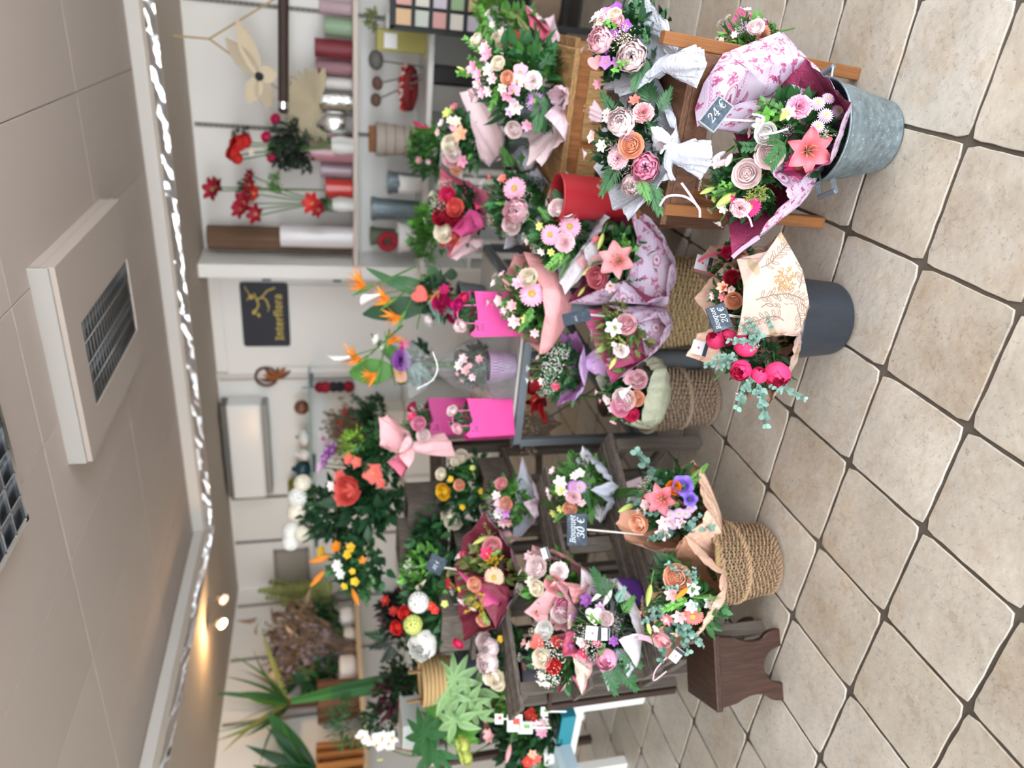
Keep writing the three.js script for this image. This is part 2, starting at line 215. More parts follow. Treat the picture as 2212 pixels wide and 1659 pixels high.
function flower(kind, col, parent, pos, dir, size, stem = 0.1, spin = R() * 6.283) {
  const [g, c, cc] = cached(kind + Math.floor(R() * 2), FL[kind]);
  const m = part(FNAME[kind], g, pm(col), parent); m.position.copy(pos); m.quaternion.setFromUnitVectors(UP, dir).multiply(new THREE.Quaternion().setFromAxisAngle(UP, spin)); m.scale.setScalar(size);
  if (c) part(FCENTER[kind] ?? 'flower_center', c, ctrMat[cc] ??= std(cc, 0.7, { vertexColors: true }), m);
  if (kind === 'gyp' || kind === 'filler') m.userData.kind = 'stuff';
  if (stem && kind !== 'heart') { const s = part('stem', unitStem, M.stem, m); s.scale.set(0.006 / size, stem / size, 0.006 / size); s.position.y = 0.03; }
  return m;
}
// ---- leaves
function leafGrid(mb, m, L, W, o = {}) {
  const v = V(), tone = o.tone ?? RR(0.8, 1.15);
  mb.grid(2, o.nv ?? 4, (u, t) => { const s = u * 2 - 1, w = W * (o.prof ?? prof.point)(t) * s * 0.5; v.set(w, L * t, -(o.curl ?? 0.25) * L * t * t + (o.fold ?? 0.25) * Math.abs(w)); v.applyMatrix4(m); return [v.x, v.y, v.z]; }, (u) => o.vari && Math.abs(u - 0.5) > 0.4 ? [1.5, 1.45, 1.35] : tone);
}
const SPR = {
  euca: (mb) => { for (let k = 0; k < 9; k++) for (const s of [-1, 1]) { const t = 0.12 + k * 0.1, m = new THREE.Matrix4().makeTranslation(0, t, 0).multiply(new THREE.Matrix4().makeRotationY(k * 1.1 + RR(-0.3, 0.3) + (s > 0 ? 0 : Math.PI))).multiply(new THREE.Matrix4().makeRotationZ(-1.0 + RR(-0.25, 0.25))).multiply(new THREE.Matrix4().makeRotationY(RR(-0.5, 0.5))); const q = 0.19 - 0.07 * k / 9; leafGrid(mb, m, q * RR(0.9, 1.15), q * 0.9, { prof: (v) => Math.pow(Math.sin(Math.PI * (0.02 + 0.96 * v)), 0.55), curl: 0.1, fold: 0.15 }); } },
  palm: (mb) => { for (let k = 0; k < 13; k++) for (const s of [-1, 1]) { const t = 0.2 + k * 0.06, m = new THREE.Matrix4().makeTranslation(0, t, 0).multiply(new THREE.Matrix4().makeRotationZ(s * -(0.85 - 0.045 * k) + RR(-0.08, 0.08))); leafGrid(mb, m, (0.42 - 0.018 * k) * RR(0.9, 1.1), 0.055, { curl: 0.2, fold: 0.3 }); } },
  ruscus: (mb) => { for (let k = 0; k < 9; k++) for (const s of [-1, 1]) { const m = new THREE.Matrix4().makeTranslation(0, 0.12 + k * 0.095 + RR(-0.02, 0.02), 0).multiply(new THREE.Matrix4().makeRotationY(RR(-0.7, 0.7))).multiply(new THREE.Matrix4().makeRotationZ(s * -0.75)); leafGrid(mb, m, 0.26 - 0.012 * k, 0.1, {}); } },
  pinnate: (mb) => { for (let k = 0; k < 7; k++) for (const s of [-1, 1]) { const m = new THREE.Matrix4().makeTranslation(0, 0.2 + k * 0.115, 0).multiply(new THREE.Matrix4().makeRotationZ(s * -1.05)); leafGrid(mb, m, 0.24, 0.11, { prof: prof.oval, curl: 0.1 }); } },
  fern: (mb) => { for (let k = 0; k < 16; k++) for (const s of [-1, 1]) { const t = 0.1 + k * 0.056, m = new THREE.Matrix4().makeTranslation(0, t, 0).multiply(new THREE.Matrix4().makeRotationZ(s * -1.15)); leafGrid(mb, m, 0.22 * (1.1 - k / 17), 0.06, { nv: 2 }); } },
  ivy: (mb) => { for (let k = 0; k < 8; k++) { const m = new THREE.Matrix4().makeTranslation(0, 0.1 + k * 0.11, 0).multiply(new THREE.Matrix4().makeRotationY(k * 2.4)).multiply(new THREE.Matrix4().makeRotationZ(-0.9)); leafGrid(mb, m, 0.24, 0.24, { prof: (v) => v < 0.3 ? 0.4 + 2 * v : (v < 0.55 ? 1.0 - (v - 0.3) * 1.4 : 0.65 * (1 - v) / 0.45 + 0.02), curl: 0.2 }); } },
  grassy: (mb) => { for (let k = 0; k < 14; k++) { const m = new THREE.Matrix4().makeRotationY(R() * 6.28).multiply(new THREE.Matrix4().makeRotationX(RR(-0.5, 0.5))); leafGrid(mb, m, RR(0.6, 1), 0.035, { curl: 0.3 }); } },
  twigs: (mb) => { for (let k = 0; k < 26; k++) { const a = R() * 6.28, y = RR(0.3, 1), q = 0.35 * y; mb.add(bar(V(0, y * 0.35, 0), V(Math.cos(a) * q * R(), y, Math.sin(a) * q * R()), 0.012)); for (let z = 0; z < 5; z++) mb.add(octa, new THREE.Matrix4().makeScale(0.02, 0.035, 0.02).setPosition(Math.cos(a) * q * RR(0.3, 1), y * RR(0.75, 1), Math.sin(a) * q * RR(0.3, 1)), RR(0.7, 1.3)); } },
};
const SPNAME = { euca: 'eucalyptus_sprig', palm: 'palm_leaf', ruscus: 'leafy_sprig', pinnate: 'pinnate_sprig', fern: 'fern_frond', ivy: 'leafy_sprig', grassy: 'grass_tuft', twigs: 'dried_sprig' };
function sprig(kind, col, parent, base, tip, flat) {                                    // a leafy stem from base to tip
  const g = cached('s' + kind + Math.floor(R() * 3), () => { const mb = new MB(); if (kind !== 'grassy') mb.add(tube([V(0, 0, 0), V(0.01, 0.5, 0.02), V(0, 0.98, 0)], 0.008, 5, 4), null, 0.75); SPR[kind](mb); return mb.build(); });
  const m = part(SPNAME[kind], g, lm(col), parent), d = tip.clone().sub(base), L = d.length(); m.position.copy(base); m.scale.setScalar(L);
  const y = d.clone().normalize(), z = FW.clone().negate(); if (!flat) z.add(V(RR(-0.6, 0.6), RR(-0.6, 0.6), RR(-0.6, 0.6)));
  const x = V().crossVectors(y, z).normalize(); z.crossVectors(x, y); m.quaternion.setFromRotationMatrix(new THREE.Matrix4().makeBasis(x, y, z));
  return m;
}
function clump(kind, col, parent, c, r, dir = UP, sq = 1) {                              // a dome of small leaves
  const [n, L, W, pf] = { leaf: [150, 0.34, 0.17, prof.point], fine: [260, 0.34, 0.05, prof.point], round: [130, 0.26, 0.22, prof.oval], big: [70, 0.55, 0.3, prof.point] }[kind];
  const g = cached('c' + kind + Math.floor(R() * 2), () => {
    const mb = new MB();
    for (let k = 0; k < n; k++) { const z = 1 - 1.35 * R(), a = R() * 6.283, s = Math.sqrt(Math.max(0, 1 - z * z)), d = V(Math.cos(a) * s, z, Math.sin(a) * s), q = RR(0.35, 0.8), o = d.clone().add(V(RR(-0.9, 0.9), RR(-0.3, 0.9), RR(-0.9, 0.9))).normalize(); leafGrid(mb, M4(d.multiplyScalar(q), o, R() * 6.28), L * RR(0.7, 1.2), W * RR(0.8, 1.2), { nv: 3, prof: pf, tone: RR(0.7, 1.25) }); }
    return mb.build();
  });
  const m = part('foliage', g, lm(col), parent); m.position.copy(c); m.quaternion.setFromUnitVectors(UP, dir); m.scale.set(r, r * sq, r); m.userData.kind = 'stuff';
  return m;
}
// ---- wrapping paper lofted from a neck to a rim
function paper(parent, o, out, inn, neck, rim, k = {}) {
  const n = rim.length, per = k.per ?? 6, tot = n * per, rows = k.rows ?? 9, ctr = V(); rim.forEach((p) => ctr.addScaledVector(p, 1 / n));
  const ax = ctr.clone().sub(neck).normalize(), len = ctr.distanceTo(neck), rim2 = [], nk = [], od = [];
  for (let i = 0; i < tot; i++) { const a = rim[Math.floor(i / per)], b = rim[(Math.floor(i / per) + 1) % n], t = (i % per) / per, p = a.clone().lerp(b, t); const sag = (k.sag ?? 0.06) * 4 * t * (1 - t); p.lerp(ctr.clone().addScaledVector(ax, -len * 0.1), sag); rim2.push(p); const d = p.clone().sub(neck); d.addScaledVector(ax, -d.dot(ax)).normalize(); od.push(d); nk.push(neck.clone().addScaledVector(d, k.r ?? 0.035)); }
  let acc = [0]; for (let i = 1; i <= tot; i++) acc.push(acc[i - 1] + rim2[i % tot].distanceTo(rim2[i - 1]));
  const s0 = R() * 50;
  const make = (off) => new MB().grid(tot, rows, (u, t) => {
    const i = Math.round(u * tot), a = i % tot, p = nk[a].clone().lerp(rim2[a], t), cr = (fbm(((i * 0.037 + s0) % 1 + 1) % 1, t * 0.9, 6, 3, 17) - 0.5) * (k.crinkle ?? 0.03) * Math.sin(Math.PI * Math.min(1, t * 1.15 + 0.05)), fold = (k.fold ?? 0.008) * Math.sin(i * 2.2) * t * (1 - 0.6 * t);
    p.addScaledVector(od[a], (k.bulge ?? 0.03) * Math.sin(Math.PI * t) + (a === 0 ? 0 : cr) + fold + off).sub(o);
    return [p.x, p.y, p.z, acc[i] * 4.4, t * len * 4.4];
  }).build();
  const m = part('wrapping_paper', make(0), out, parent); if (inn) part('paper_lining', make(-0.0025), inn, parent);
  return m;
}
function ribbon(parent, o, pts, w, mat, name = 'ribbon') {
  const c = new THREE.CatmullRomCurve3(pts), g = new MB().grid(1, 24, (u, t) => { const p = c.getPoint(t), tg = c.getTangent(t), sd = V().crossVectors(tg, FW).normalize(); p.addScaledVector(sd, (u - 0.5) * w).sub(o); return [p.x, p.y, p.z]; }).build();
  return part(name, g, mat, parent);
}
// ---------------------------------------------------------------- the shop: floor, ceiling, walls
const ZB = -6.15, XL = -5.65, ZF = 3.0, XR = 2.3, HC = 2.72, HS = 2.55;
const floor = struct('floor', box(XR - XL + 0.4, 0.2, ZF - ZB + 0.4, (XL + XR) / 2, -0.106, (ZB + ZF) / 2), M.grout);
{
  const T = 0.33, gx = -0.839, gz = -1.282, tileGeos = [], mats = ['#e4dfd8', '#dfd9d0', '#e8e4de', '#dcd5cb'].map((c) => std(c, 0.42, { map: tileMap, bumpMap: tileBump, bumpScale: 0.004 }));
  for (let v = 0; v < 8; v++) {                                                        // worn, slightly wavy edges and a rounded arris
    const N = 9, h = T / 2 - 0.0046, out = [];
    for (let s = 0; s < 4; s++) for (let k = 0; k < N; k++) { const t = -1 + 2 * k / N, w = (k === 0 ? 0.006 : RR(-0.0002, 0.0028)), c = [[t * h, -h + w], [h - w, t * h], [-t * h, h - w], [-h + w, -t * h]][s]; if (k === 0) { c[0] *= 0.975; c[1] *= 0.975; } out.push(c); }
    const n = out.length, u0 = R(), v0 = R(), pos = [], uv = [], idx = [], ring = [[1, -0.006], [1, -0.0015], [0.985, 0.0]];
    ring.forEach(([s, y]) => out.forEach(([x, z]) => { pos.push(x * s, y, z * s); uv.push(u0 + x * s * 1.3, v0 + z * s * 1.3); })); pos.push(0, 0, 0); uv.push(u0, v0);
    for (let r = 0; r < 2; r++) for (let i = 0; i < n; i++) { const a = r * n + i, b = r * n + (i + 1) % n; idx.push(a, a + n, b, b, a + n, b + n); }
    for (let i = 0; i < n; i++) idx.push(2 * n + i, 3 * n, 2 * n + (i + 1) % n);
    const g = new THREE.BufferGeometry(); g.setAttribute('position', new THREE.Float32BufferAttribute(pos, 3)); g.setAttribute('uv', new THREE.Float32BufferAttribute(uv, 2)); g.setIndex(idx); g.computeVertexNormals(); tileGeos.push(g);
  }
  const seen = [], rest = [];
  for (let i = -13; i <= 16; i++) for (let j = -10; j <= 15; j++) {
    const x = gx - T * (j + 0.5), z = gz - T * (i + 0.5); if (x < XL + 0.1 || x > XR - 0.1 || z < ZB + 0.1 || z > ZF - 0.1) continue;
    const p = V(x, 0, z).sub(EYE), d = p.dot(FW), px = 1106 - FPX * p.dot(UU) / d, py = 829.5 - FPX * p.dot(RT) / d;
    (d > 0.3 && px < 2420 && py > -220 && py < 1880 ? seen : rest).push([x, z, d]);
  }
  seen.sort((a, b) => a[2] - b[2]); rest.push(...seen.splice(280));
  for (const [x, z] of seen) { const m = part('tile', tileGeos[Math.floor(R() * 8)], mats[Math.floor(R() * 4)], floor); m.position.set(x, RR(-0.0006, 0.0006), z); m.rotation.y = Math.floor(R() * 4) * Math.PI / 2; }
  const mb = new MB(); for (const [x, z] of rest) mb.add(tileGeos[Math.floor(R() * 8)], new THREE.Matrix4().makeRotationY(Math.floor(R() * 4) * Math.PI / 2).setPosition(x, 0, z));
  const m = part('distant_tiles', mb.build(), mats[0], floor); m.userData.kind = 'stuff';
}
const ceiling = struct('ceiling', box(XR - XL + 0.4, 0.16, ZF - ZB + 0.4, (XL + XR) / 2, HC + 0.09, (ZB + ZF) / 2), M.grey);
{
  const pg = new RoundedBoxGeometry(0.596, 0.02, 1.194, 1, 0.003), cm = [M.ceil, std('#bfb3ab', 0.9), std('#c5b9b1', 0.9)];
  for (let x = -4.13; x < XR; x += 0.6) for (let k = 0; k < 7; k++) { const z = -5.2 + 0.6 + k * 1.2; if (z > ZF - 0.4) continue; const m = part('ceiling_panel', pg, cm[Math.floor(R() * 3)], ceiling); m.position.set(x + 0.3, HC + 0.005, z); }
}
const wallB = struct('wall_back', box(XR - XL + 0.4, HC + 0.3, 0.2, (XL + XR) / 2, HC / 2, ZB - 0.1), M.wall);
const wallL = struct('wall_left', box(0.2, HC + 0.3, ZF - ZB + 0.4, XL - 0.1, HC / 2, (ZB + ZF) / 2), M.wall);
struct('wall_right', merge([box(0.2, HC + 0.3, 3.8, XR + 0.1, HC / 2, -4.4), box(0.2, 0.5, 5.6, XR + 0.1, 0.2, 0.3), box(0.2, 0.5, 5.6, XR + 0.1, HC - 0.05, 0.3)]), M.wall);
struct('wall_front', merge([box(0.7, HC + 0.3, 0.2, XL + 0.25, HC / 2, ZF + 0.1), box(0.5, HC + 0.3, 0.2, XR, HC / 2, ZF + 0.1), box(XR - XL, 0.4, 0.2, (XL + XR) / 2, HC - 0.02, ZF + 0.1)]), M.wall);
{ const w = struct('window_1'); for (const x of [-3.6, -1.9, 0.5]) part('window_mullion', box(0.07, 2.5, 0.08, x, 1.25, ZF + 0.1), M.trim, w); const w2 = struct('window_2'); part('window_mullion', box(0.08, 2.2, 0.06, XR + 0.1, 1.3, 0.3), M.trim, w2); }
struct('pavement', box(30, 0.2, 14, 0, -0.16, ZF + 7.3), std('#b9b4ac', 0.9));
// the lowered border of the ceiling along two walls, with a strip of crumpled foil on its edge
const soff = struct('trim_1', merge([box(XR - XL, HC - HS, 0.93, (XL + XR) / 2, (HC + HS) / 2 + 0.001, ZB + 0.465), box(1.55, HC - HS, ZF - ZB - 0.93, XL + 0.775, (HC + HS) / 2 + 0.001, (ZB + 0.93 + ZF) / 2)]), M.soffit);
part('edge_board', merge([box(XR + 4.1, 0.085, 0.02, (XR - 4.1) / 2, HC - 0.045, -5.21), box(0.02, 0.07, 8.1, -4.09, HC - 0.05, -1.15)]), M.trim, soff);
{
  const foil = (a, b, y0, y1, nrm) => new MB().grid(260, 3, (u, v) => { const p = a.clone().lerp(b, u), k = (fbm(u, v, 64, 2, 5) - 0.5) * 0.022 + (v > 0 && v < 1 ? RR(-0.004, 0.004) : 0); return [p.x + nrm.x * (0.008 + k), y0 + (y1 - y0) * v + RR(-0.002, 0.002), p.z + nrm.z * (0.008 + k)]; }).build();
  const f1 = part('foil_strip', foil(V(-4.05, 0, -5.215), V(XR, 0, -5.215), HS + 0.002, HS + 0.062, V(0, 0, 1)), M.foil, soff, 'crumpled silver foil strip along the ceiling border'); f1.name = 'foil_strip';
  part('foil_strip', foil(V(-4.095, 0, -5.3), V(-4.095, 0, 2.9), HS + 0.002, HS + 0.05, V(1, 0, 0)), M.foil, soff);
}
// ceiling light boxes with mirror louvres, both switched off
function louvre(root, x0, x1, z0, z1, y, nx, nz) {
  for (let i = 0; i <= nx; i++) part('louver_blade', new THREE.BoxGeometry(0.006, 0.035, z1 - z0), M.louver, root).position.set(x0 + (x1 - x0) * i / nx, y, (z0 + z1) / 2);
  for (let k = 0; k <= nz; k++) part('louver_blade', new THREE.BoxGeometry(x1 - x0, 0.028, 0.005), M.louver, root).position.set((x0 + x1) / 2, y + 0.002, z0 + (z1 - z0) * k / nz);
}
{
  const f = thing('ceiling_light', 'white ceiling light box with slim silver louvres, switched off', 'light', V(-1.5, HC - 0.1, -3.55));
  const x0 = -0.45, x1 = 0.45, z0 = -0.55, z1 = 0.53, lx0 = -0.27, lx1 = 0.14, lz0 = -0.52, lz1 = 0.35;
  const hw = std('#bdb1a8', 0.6); part('housing', merge([box(x1 - x0, 0.05, z1 - lz1, (x0 + x1) / 2, 0.028, (z1 + lz1) / 2), box(x1 - lx1, 0.05, lz1 - lz0, (x1 + lx1) / 2, 0.028, (lz0 + lz1) / 2), box(lx0 - x0, 0.05, lz1 - lz0, (x0 + lx0) / 2, 0.028, (lz0 + lz1) / 2), box(x1 - x0, 0.05, lz0 - z0, (x0 + x1) / 2, 0.028, (z0 + lz0) / 2), box(x1 - x0, 0.04, z1 - z0, (x0 + x1) / 2, 0.074, 0)]), hw, f);
  part('front_edge', box(x1 - x0, 0.075, 0.018, 0, 0.06, z1 + 0.01, 0.005), std('#b4b0ac', 0.6), f);
  louvre(f, lx0, lx1, lz0, lz1, 0.024, 4, 18);
  for (const dx of [-0.17, 0.03]) part('lamp_tube', new THREE.CapsuleGeometry(0.013, 0.78, 3, 10).rotateX(Math.PI / 2).translate(dx, 0.05, -0.085), M.whiteGloss, f);
  const f2 = thing('ceiling_light', 'square recessed ceiling light with large chrome louvre cells, switched off', 'light', V(-1.33, HC - 0.09, -1.95));
  part('frame', merge([box(0.92, 0.03, 0.03, 0, 0.045, -0.45), box(0.92, 0.03, 0.03, 0, 0.045, 0.45), box(0.03, 0.03, 0.92, -0.45, 0.045, 0), box(0.03, 0.03, 0.92, 0.45, 0.045, 0)]), M.foil, f2);
  part('reflector', box(0.9, 0.012, 0.9, 0, 0.078, 0), M.louver, f2);
  for (let i = 0; i <= 9; i++) for (const q of [0, 1]) { const b = part('louver_blade', new THREE.BoxGeometry(0.88, 0.04, 0.007), M.louver, f2); if (q) { b.rotation.y = Math.PI / 2; b.position.set(-0.43 + i * 0.0956, 0.045, 0); } else b.position.set(0, 0.045, -0.43 + i * 0.0956); }
}
// two clip-on spot lamps under the border, one lit
for (const [px, py, on] of [[475, 1345, 1], [478, 1293, 0]]) {
  const p = PY(px, py, 2.45), t = thing('spot_lamp', on ? 'lit spot lamp under the ceiling border, warm white' : 'unlit small spot lamp beside the lit one', 'lamp', p), aim = V(0.1, -0.7, 0.65).normalize();
  part('arm', bar(V(0, 0, 0), V(0, HS - 2.45, 0), 0.012), M.steel, t);
  const h = part('lamp_head', lathe([[0.012, -0.06], [0.03, -0.05], [0.042, 0.0], [0.045, 0.03], [0.041, 0.03], [0.03, -0.02], [0.0, -0.03]]), M.foil, t); h.quaternion.setFromUnitVectors(UP, aim);
  const b = part('bulb', new THREE.SphereGeometry(0.036, 16, 10).scale(1, 0.35, 1), on ? std('#fff1dc', 0.4, { emissive: '#ffd9a0', emissiveIntensity: 8 }) : M.whiteGloss, h); b.position.y = 0.018;
  if (on) { const s = new THREE.PointLight('#ffc98a', 1.3, 0, 2); s.position.copy(aim.clone().multiplyScalar(0.07)); s.castShadow = true; s.shadow.radius = 2; t.add(s); }
}
// ---------------------------------------------------------------- fittings on the back wall
for (const x of [-0.13, -0.98, -3.15, -4.47, -5.02]) { const r = thing('shelf_rail', 'grey slotted shelf rail on the back wall', 'rail', V(x, 0, ZB), 'slotted rails of the wall shelving'); part('channel', box(0.03, 1.75, 0.012, 0, 1.66, 0.006), std('#8d8a86', 0.6), r); const g = []; for (let k = 0; k < 44; k++) g.push(box(0.008, 0.018, 0.004, 0, 0.82 + k * 0.039, 0.0125)); part('slots', merge(g), M.black, r).userData.kind = 'stuff'; }
struct('trim_2', box(0.11, HS, 0.42, -2.0, HS / 2, ZB + 0.21, 0.004), M.white);
{
  const d = struct('door_1', box(0.96, 2.45, 0.04, -2.64, 1.225, ZB + 0.021, 0.004), M.white);
  part('door_frame', merge([box(0.05, HS, 0.06, -2.14, HS / 2, ZB + 0.03), box(0.05, HS, 0.05, -3.11, HS / 2, ZB + 0.025)]), M.trim, d);
  part('door_molding', merge([box(0.02, 1.6, 0.012, -2.24, 1.3, ZB + 0.045), box(0.02, 1.6, 0.012, -3.02, 1.3, ZB + 0.045)]), M.plast, d);
  for (const y of [2.08, 1.5]) part('hinge', cyl(0.01, 0.01, 0.07, -2.2, y, ZB + 0.05, 10), M.steel, d);
}
// the dark shop sign with gold lettering and a running figure
const signTex = canvasTex(640, 448, (g, w, h) => {
  g.fillStyle = '#1d2230'; g.fillRect(0, 0, w, h); g.fillStyle = g.strokeStyle = '#c9b04e'; g.font = '600 112px sans-serif'; g.textBaseline = 'alphabetic'; g.fillText('Interflora', 62, 386, 470);
  g.lineWidth = 15; g.lineCap = g.lineJoin = 'round'; const L = (a) => { g.beginPath(); g.moveTo(a[0], a[1]); for (let k = 2; k < a.length; k += 2) g.lineTo(a[k], a[k + 1]); g.stroke(); };
  L([470, 150, 500, 200, 470, 240, 400, 260]); L([500, 200, 560, 250, 590, 320]); L([475, 150, 420, 165, 370, 140]); L([470, 150, 530, 130]); g.beginPath(); g.arc(500, 100, 24, 0, 7); g.fill();
  g.beginPath(); g.ellipse(350, 120, 26, 18, 0.4, 0, 7); g.fill(); g.beginPath(); g.ellipse(320, 160, 22, 14, -0.3, 0, 7); g.fill(); g.lineWidth = 9; L([520, 85, 560, 70]); L([490, 80, 470, 60]); L([560, 60, 600, 50]); L([400, 260, 360, 250]);
});
function panelUV(mb) { return mb; }
{
  const a = PZ(575, 681, ZB + 0.06), s = thing('shop_sign', 'dark navy sign with gold lettering and emblem on the white door', 'sign', V(a.x, a.y - 0.19, ZB + 0.045));
  const sh = new THREE.Shape(), w = 0.59, h = 0.39, r = 0.03; sh.moveTo(-w / 2 + r, 0); sh.lineTo(w / 2 - r, 0); sh.quadraticCurveTo(w / 2, 0, w / 2, r); sh.lineTo(w / 2, h - r); sh.quadraticCurveTo(w / 2, h, w / 2 - r, h); sh.lineTo(-w / 2 + r, h); sh.quadraticCurveTo(-w / 2, h, -w / 2, h - r); sh.lineTo(-w / 2, r); sh.quadraticCurveTo(-w / 2, 0, -w / 2 + r, 0);
  part('board', new THREE.ExtrudeGeometry(sh, { depth: 0.012, bevelEnabled: false }), std('#1d2230', 0.5), s);
  const f = new THREE.ShapeGeometry(sh), p = f.attributes.position, uv = f.attributes.uv; for (let k = 0; k < p.count; k++) uv.setXY(k, (p.getX(k) + w / 2) / w, p.getY(k) / h); f.translate(0, 0, 0.0135);
  part('sign_print', f, std('#ffffff', 0.5, { map: signTex }), s);
}
{ // air conditioner
  const a = thing('air_conditioner', 'white wall-mounted air conditioner under the ceiling border', 'air conditioner', V(-3.83, 2.12, ZB + 0.01));
  part('body', box(1.02, 0.30, 0.2, 0, 0.21, 0.1, 0.03), M.whiteGloss, a); part('top_grille', box(1.0, 0.05, 0.16, 0, 0.385, 0.09, 0.01), M.grey, a); part('air_flap', box(0.98, 0.05, 0.15, 0, 0.035, 0.085, 0.01), std('#9a9894', 0.5), a);
}
const shelfR = thing('wall_shelf', 'long white shelf on the back wall, loaded with paper rolls', 'shelf', V(-0.5, 1.36, ZB)); part('board', box(2.9, 0.03, 0.42, 0, 0, 0.21, 0.004), M.trim, shelfR); part('shelf_edge', box(2.9, 0.036, 0.012, 0, 0, 0.425, 0.003), std('#cfc0b4', 0.5), shelfR);
const ctrR = thing('shop_counter', 'white counter under the paper roll shelf', 'counter', V(-0.5, 0, ZB + 0.002)); part('worktop', box(2.9, 0.04, 0.56, 0, 0.84, 0.28, 0.004), M.white, ctrR); part('back_panel', box(2.88, 0.8, 0.02, 0, 0.41, 0.03), M.plast, ctrR); part('plinth', box(2.88, 0.1, 0.5, 0, 0.05, 0.26), M.grey, ctrR); for (const x of [-1.42, -0.5, 0.5, 1.42]) part('side_panel', box(0.03, 0.78, 0.5, x, 0.43, 0.27), M.white, ctrR);
part('lower_board', box(2.86, 0.025, 0.48, 0, 0.45, 0.27), M.white, ctrR);
const cabL = thing('base_cabinet', 'off-white low cabinet against the back wall under the glass shelf', 'cabinet', V(-4.33, 0, ZB + 0.004)); part('carcass', box(2.3, 0.9, 0.5, 0, 0.47, 0.25, 0.004), M.plast, cabL); for (const x of [-0.77, 0, 0.77]) { const d = part('door', box(0.74, 0.8, 0.02, x, 0.5, 0.512, 0.004), M.white, cabL); part('handle', box(0.05, 0.05, 0.015, x + 0.25, 0.72, 0.53, 0.004), M.woodB, d); }
const glS = thing('glass_shelf', 'thin glass shelf beneath the air conditioner', 'shelf', V(-4.0, 1.76, ZB)); part('pane', box(1.95, 0.012, 0.34, 0, 0, 0.17), std('#9dbab0', 0.1, { metalness: 0 }), glS); for (const x of [-0.9, 0, 0.9]) part('bracket', box(0.015, 0.03, 0.3, x, -0.022, 0.15), M.steel, glS);
const shL = thing('wall_shelf', 'pale wooden shelf along the side wall, full of plants', 'shelf', V(XL, 1.37, -4.6)); part('board', box(0.36, 0.03, 2.9, 0.18, 0, 0, 0.004), M.woodL, shL); part('shelf_edge', box(0.015, 0.045, 2.9, 0.366, 0, 0, 0.004), std('#d8c6a6', 0.6), shL);
for (const z of [-5.9, -5.2, -4.5, -3.8]) { const r = thing('shelf_rail', 'grey slotted shelf rail on the side wall above the plant shelf', 'rail', V(XL, 0, z), 'slotted rails on the side wall'); part('channel', box(0.012, 1.75, 0.028, 0.006, 1.66, 0), std('#8d8a86', 0.6), r); }
// ---------------------------------------------------------------- furniture
{ // wooden stool carrying the two pale bouquets at the right
  const t = thing('wooden_stool', 'orange-brown wooden stool carrying two white-wrapped bouquets', 'stool', V(-0.3, 0, -2.3)), o = V(-0.3, 0, -2.3), L = (a, b, w, d, n = 'leg', m = M.woodO) => part(n, bar(a.clone().sub(o), b.clone().sub(o), w, d, 0.004), m, t);
  L(V(-0.065, 0, -2.115), V(-0.02, 0.66, -2.13), 0.036, 0.036); L(V(-0.518, 0, -2.074), V(-0.50, 0.57, -2.1), 0.036, 0.036); L(V(-0.08, 0, -2.6), V(-0.07, 0.55, -2.58), 0.036, 0.036); L(V(-0.56, 0, -2.58), V(-0.54, 0.55, -2.56), 0.036, 0.036);
  part('apron', box(0.46, 0.075, 0.02, 0.02, 0.515, 0.20, 0.004), M.woodB, t); part('seat', box(0.5, 0.022, 0.26, 0.0, 0.565, 0.085, 0.004), M.woodB, t);
  L(V(-0.04, 0.26, -2.12), V(-0.08, 0.26, -2.59), 0.025, 0.025, 'stretcher'); L(V(-0.51, 0.30, -2.09), V(-0.55, 0.30, -2.57), 0.025, 0.03, 'stretcher'); L(V(-0.51, 0.33, -2.085), V(-0.53, 0.2, -2.55), 0.02, 0.02, 'stretcher');
}
{ // brown cabinet behind it
  const p = PY(1325, 300, 0.32), o = V(-0.46, 0, -3.15), t = thing('wooden_cabinet', 'brown wooden cabinet with dark panels behind the wooden stool', 'cabinet', o);
  part('carcass', box(0.68, 0.62, 0.36, 0, 0.31, 0, 0.006), M.woodO, t); part('cabinet_top', box(0.72, 0.025, 0.4, 0, 0.632, 0, 0.005), M.woodL, t);
  for (const x of [-0.15, 0.15]) { const d = part('door', box(0.27, 0.5, 0.018, x, 0.32, 0.186, 0.005), M.woodL, t); part('dark_panel', box(0.15, 0.14, 0.01, x, 0.42, 0.196, 0.003), M.woodD, d); part('dark_panel', box(0.15, 0.14, 0.01, x, 0.2, 0.196, 0.003), M.woodD, d); }
}
{ // grey steel table carrying the pink bags
  const o = V(-1.46, 0, -3.31), t = thing('steel_table', 'grey steel-framed table carrying the pink gift bags', 'table', o), x0 = -0.36, x1 = 0.30, z0 = -0.48, z1 = 0.48;
  part('table_top', box(x1 - x0 - 0.03, 0.012, z1 - z0 - 0.03, (x0 + x1) / 2, 0.757, 0), std('#b9b6b0', 0.4), t);
  part('top_frame', merge([box(x1 - x0, 0.035, 0.035, (x0 + x1) / 2, 0.735, z1), box(x1 - x0, 0.035, 0.035, (x0 + x1) / 2, 0.735, z0), box(0.035, 0.035, z1 - z0, x0, 0.735, 0), box(0.035, 0.035, z1 - z0, x1, 0.735, 0)]), M.steel, t);
  for (const x of [x0, x1]) for (const z of [z0, z1]) part('leg', box(0.035, 0.72, 0.035, x, 0.36, z, 0.003), M.steel, t);
  part('brace', bar(V(x0, 0.08, z1), V(x1, 0.55, z0), 0.03), M.steel, t); part('brace', bar(V(x0, 0.12, z1), V(x0, 0.12, z0), 0.03), M.steel, t); part('brace', bar(V(x1, 0.74, z1), V(x1 - 0.05, 0.70, z0), 0.03), M.steel, t);
  part('rod', bar(V(x0 + 0.12, 0.6, z1), V(x0 + 0.12, 0.0, z1 - 0.5), 0.006), M.zinc, t);
}
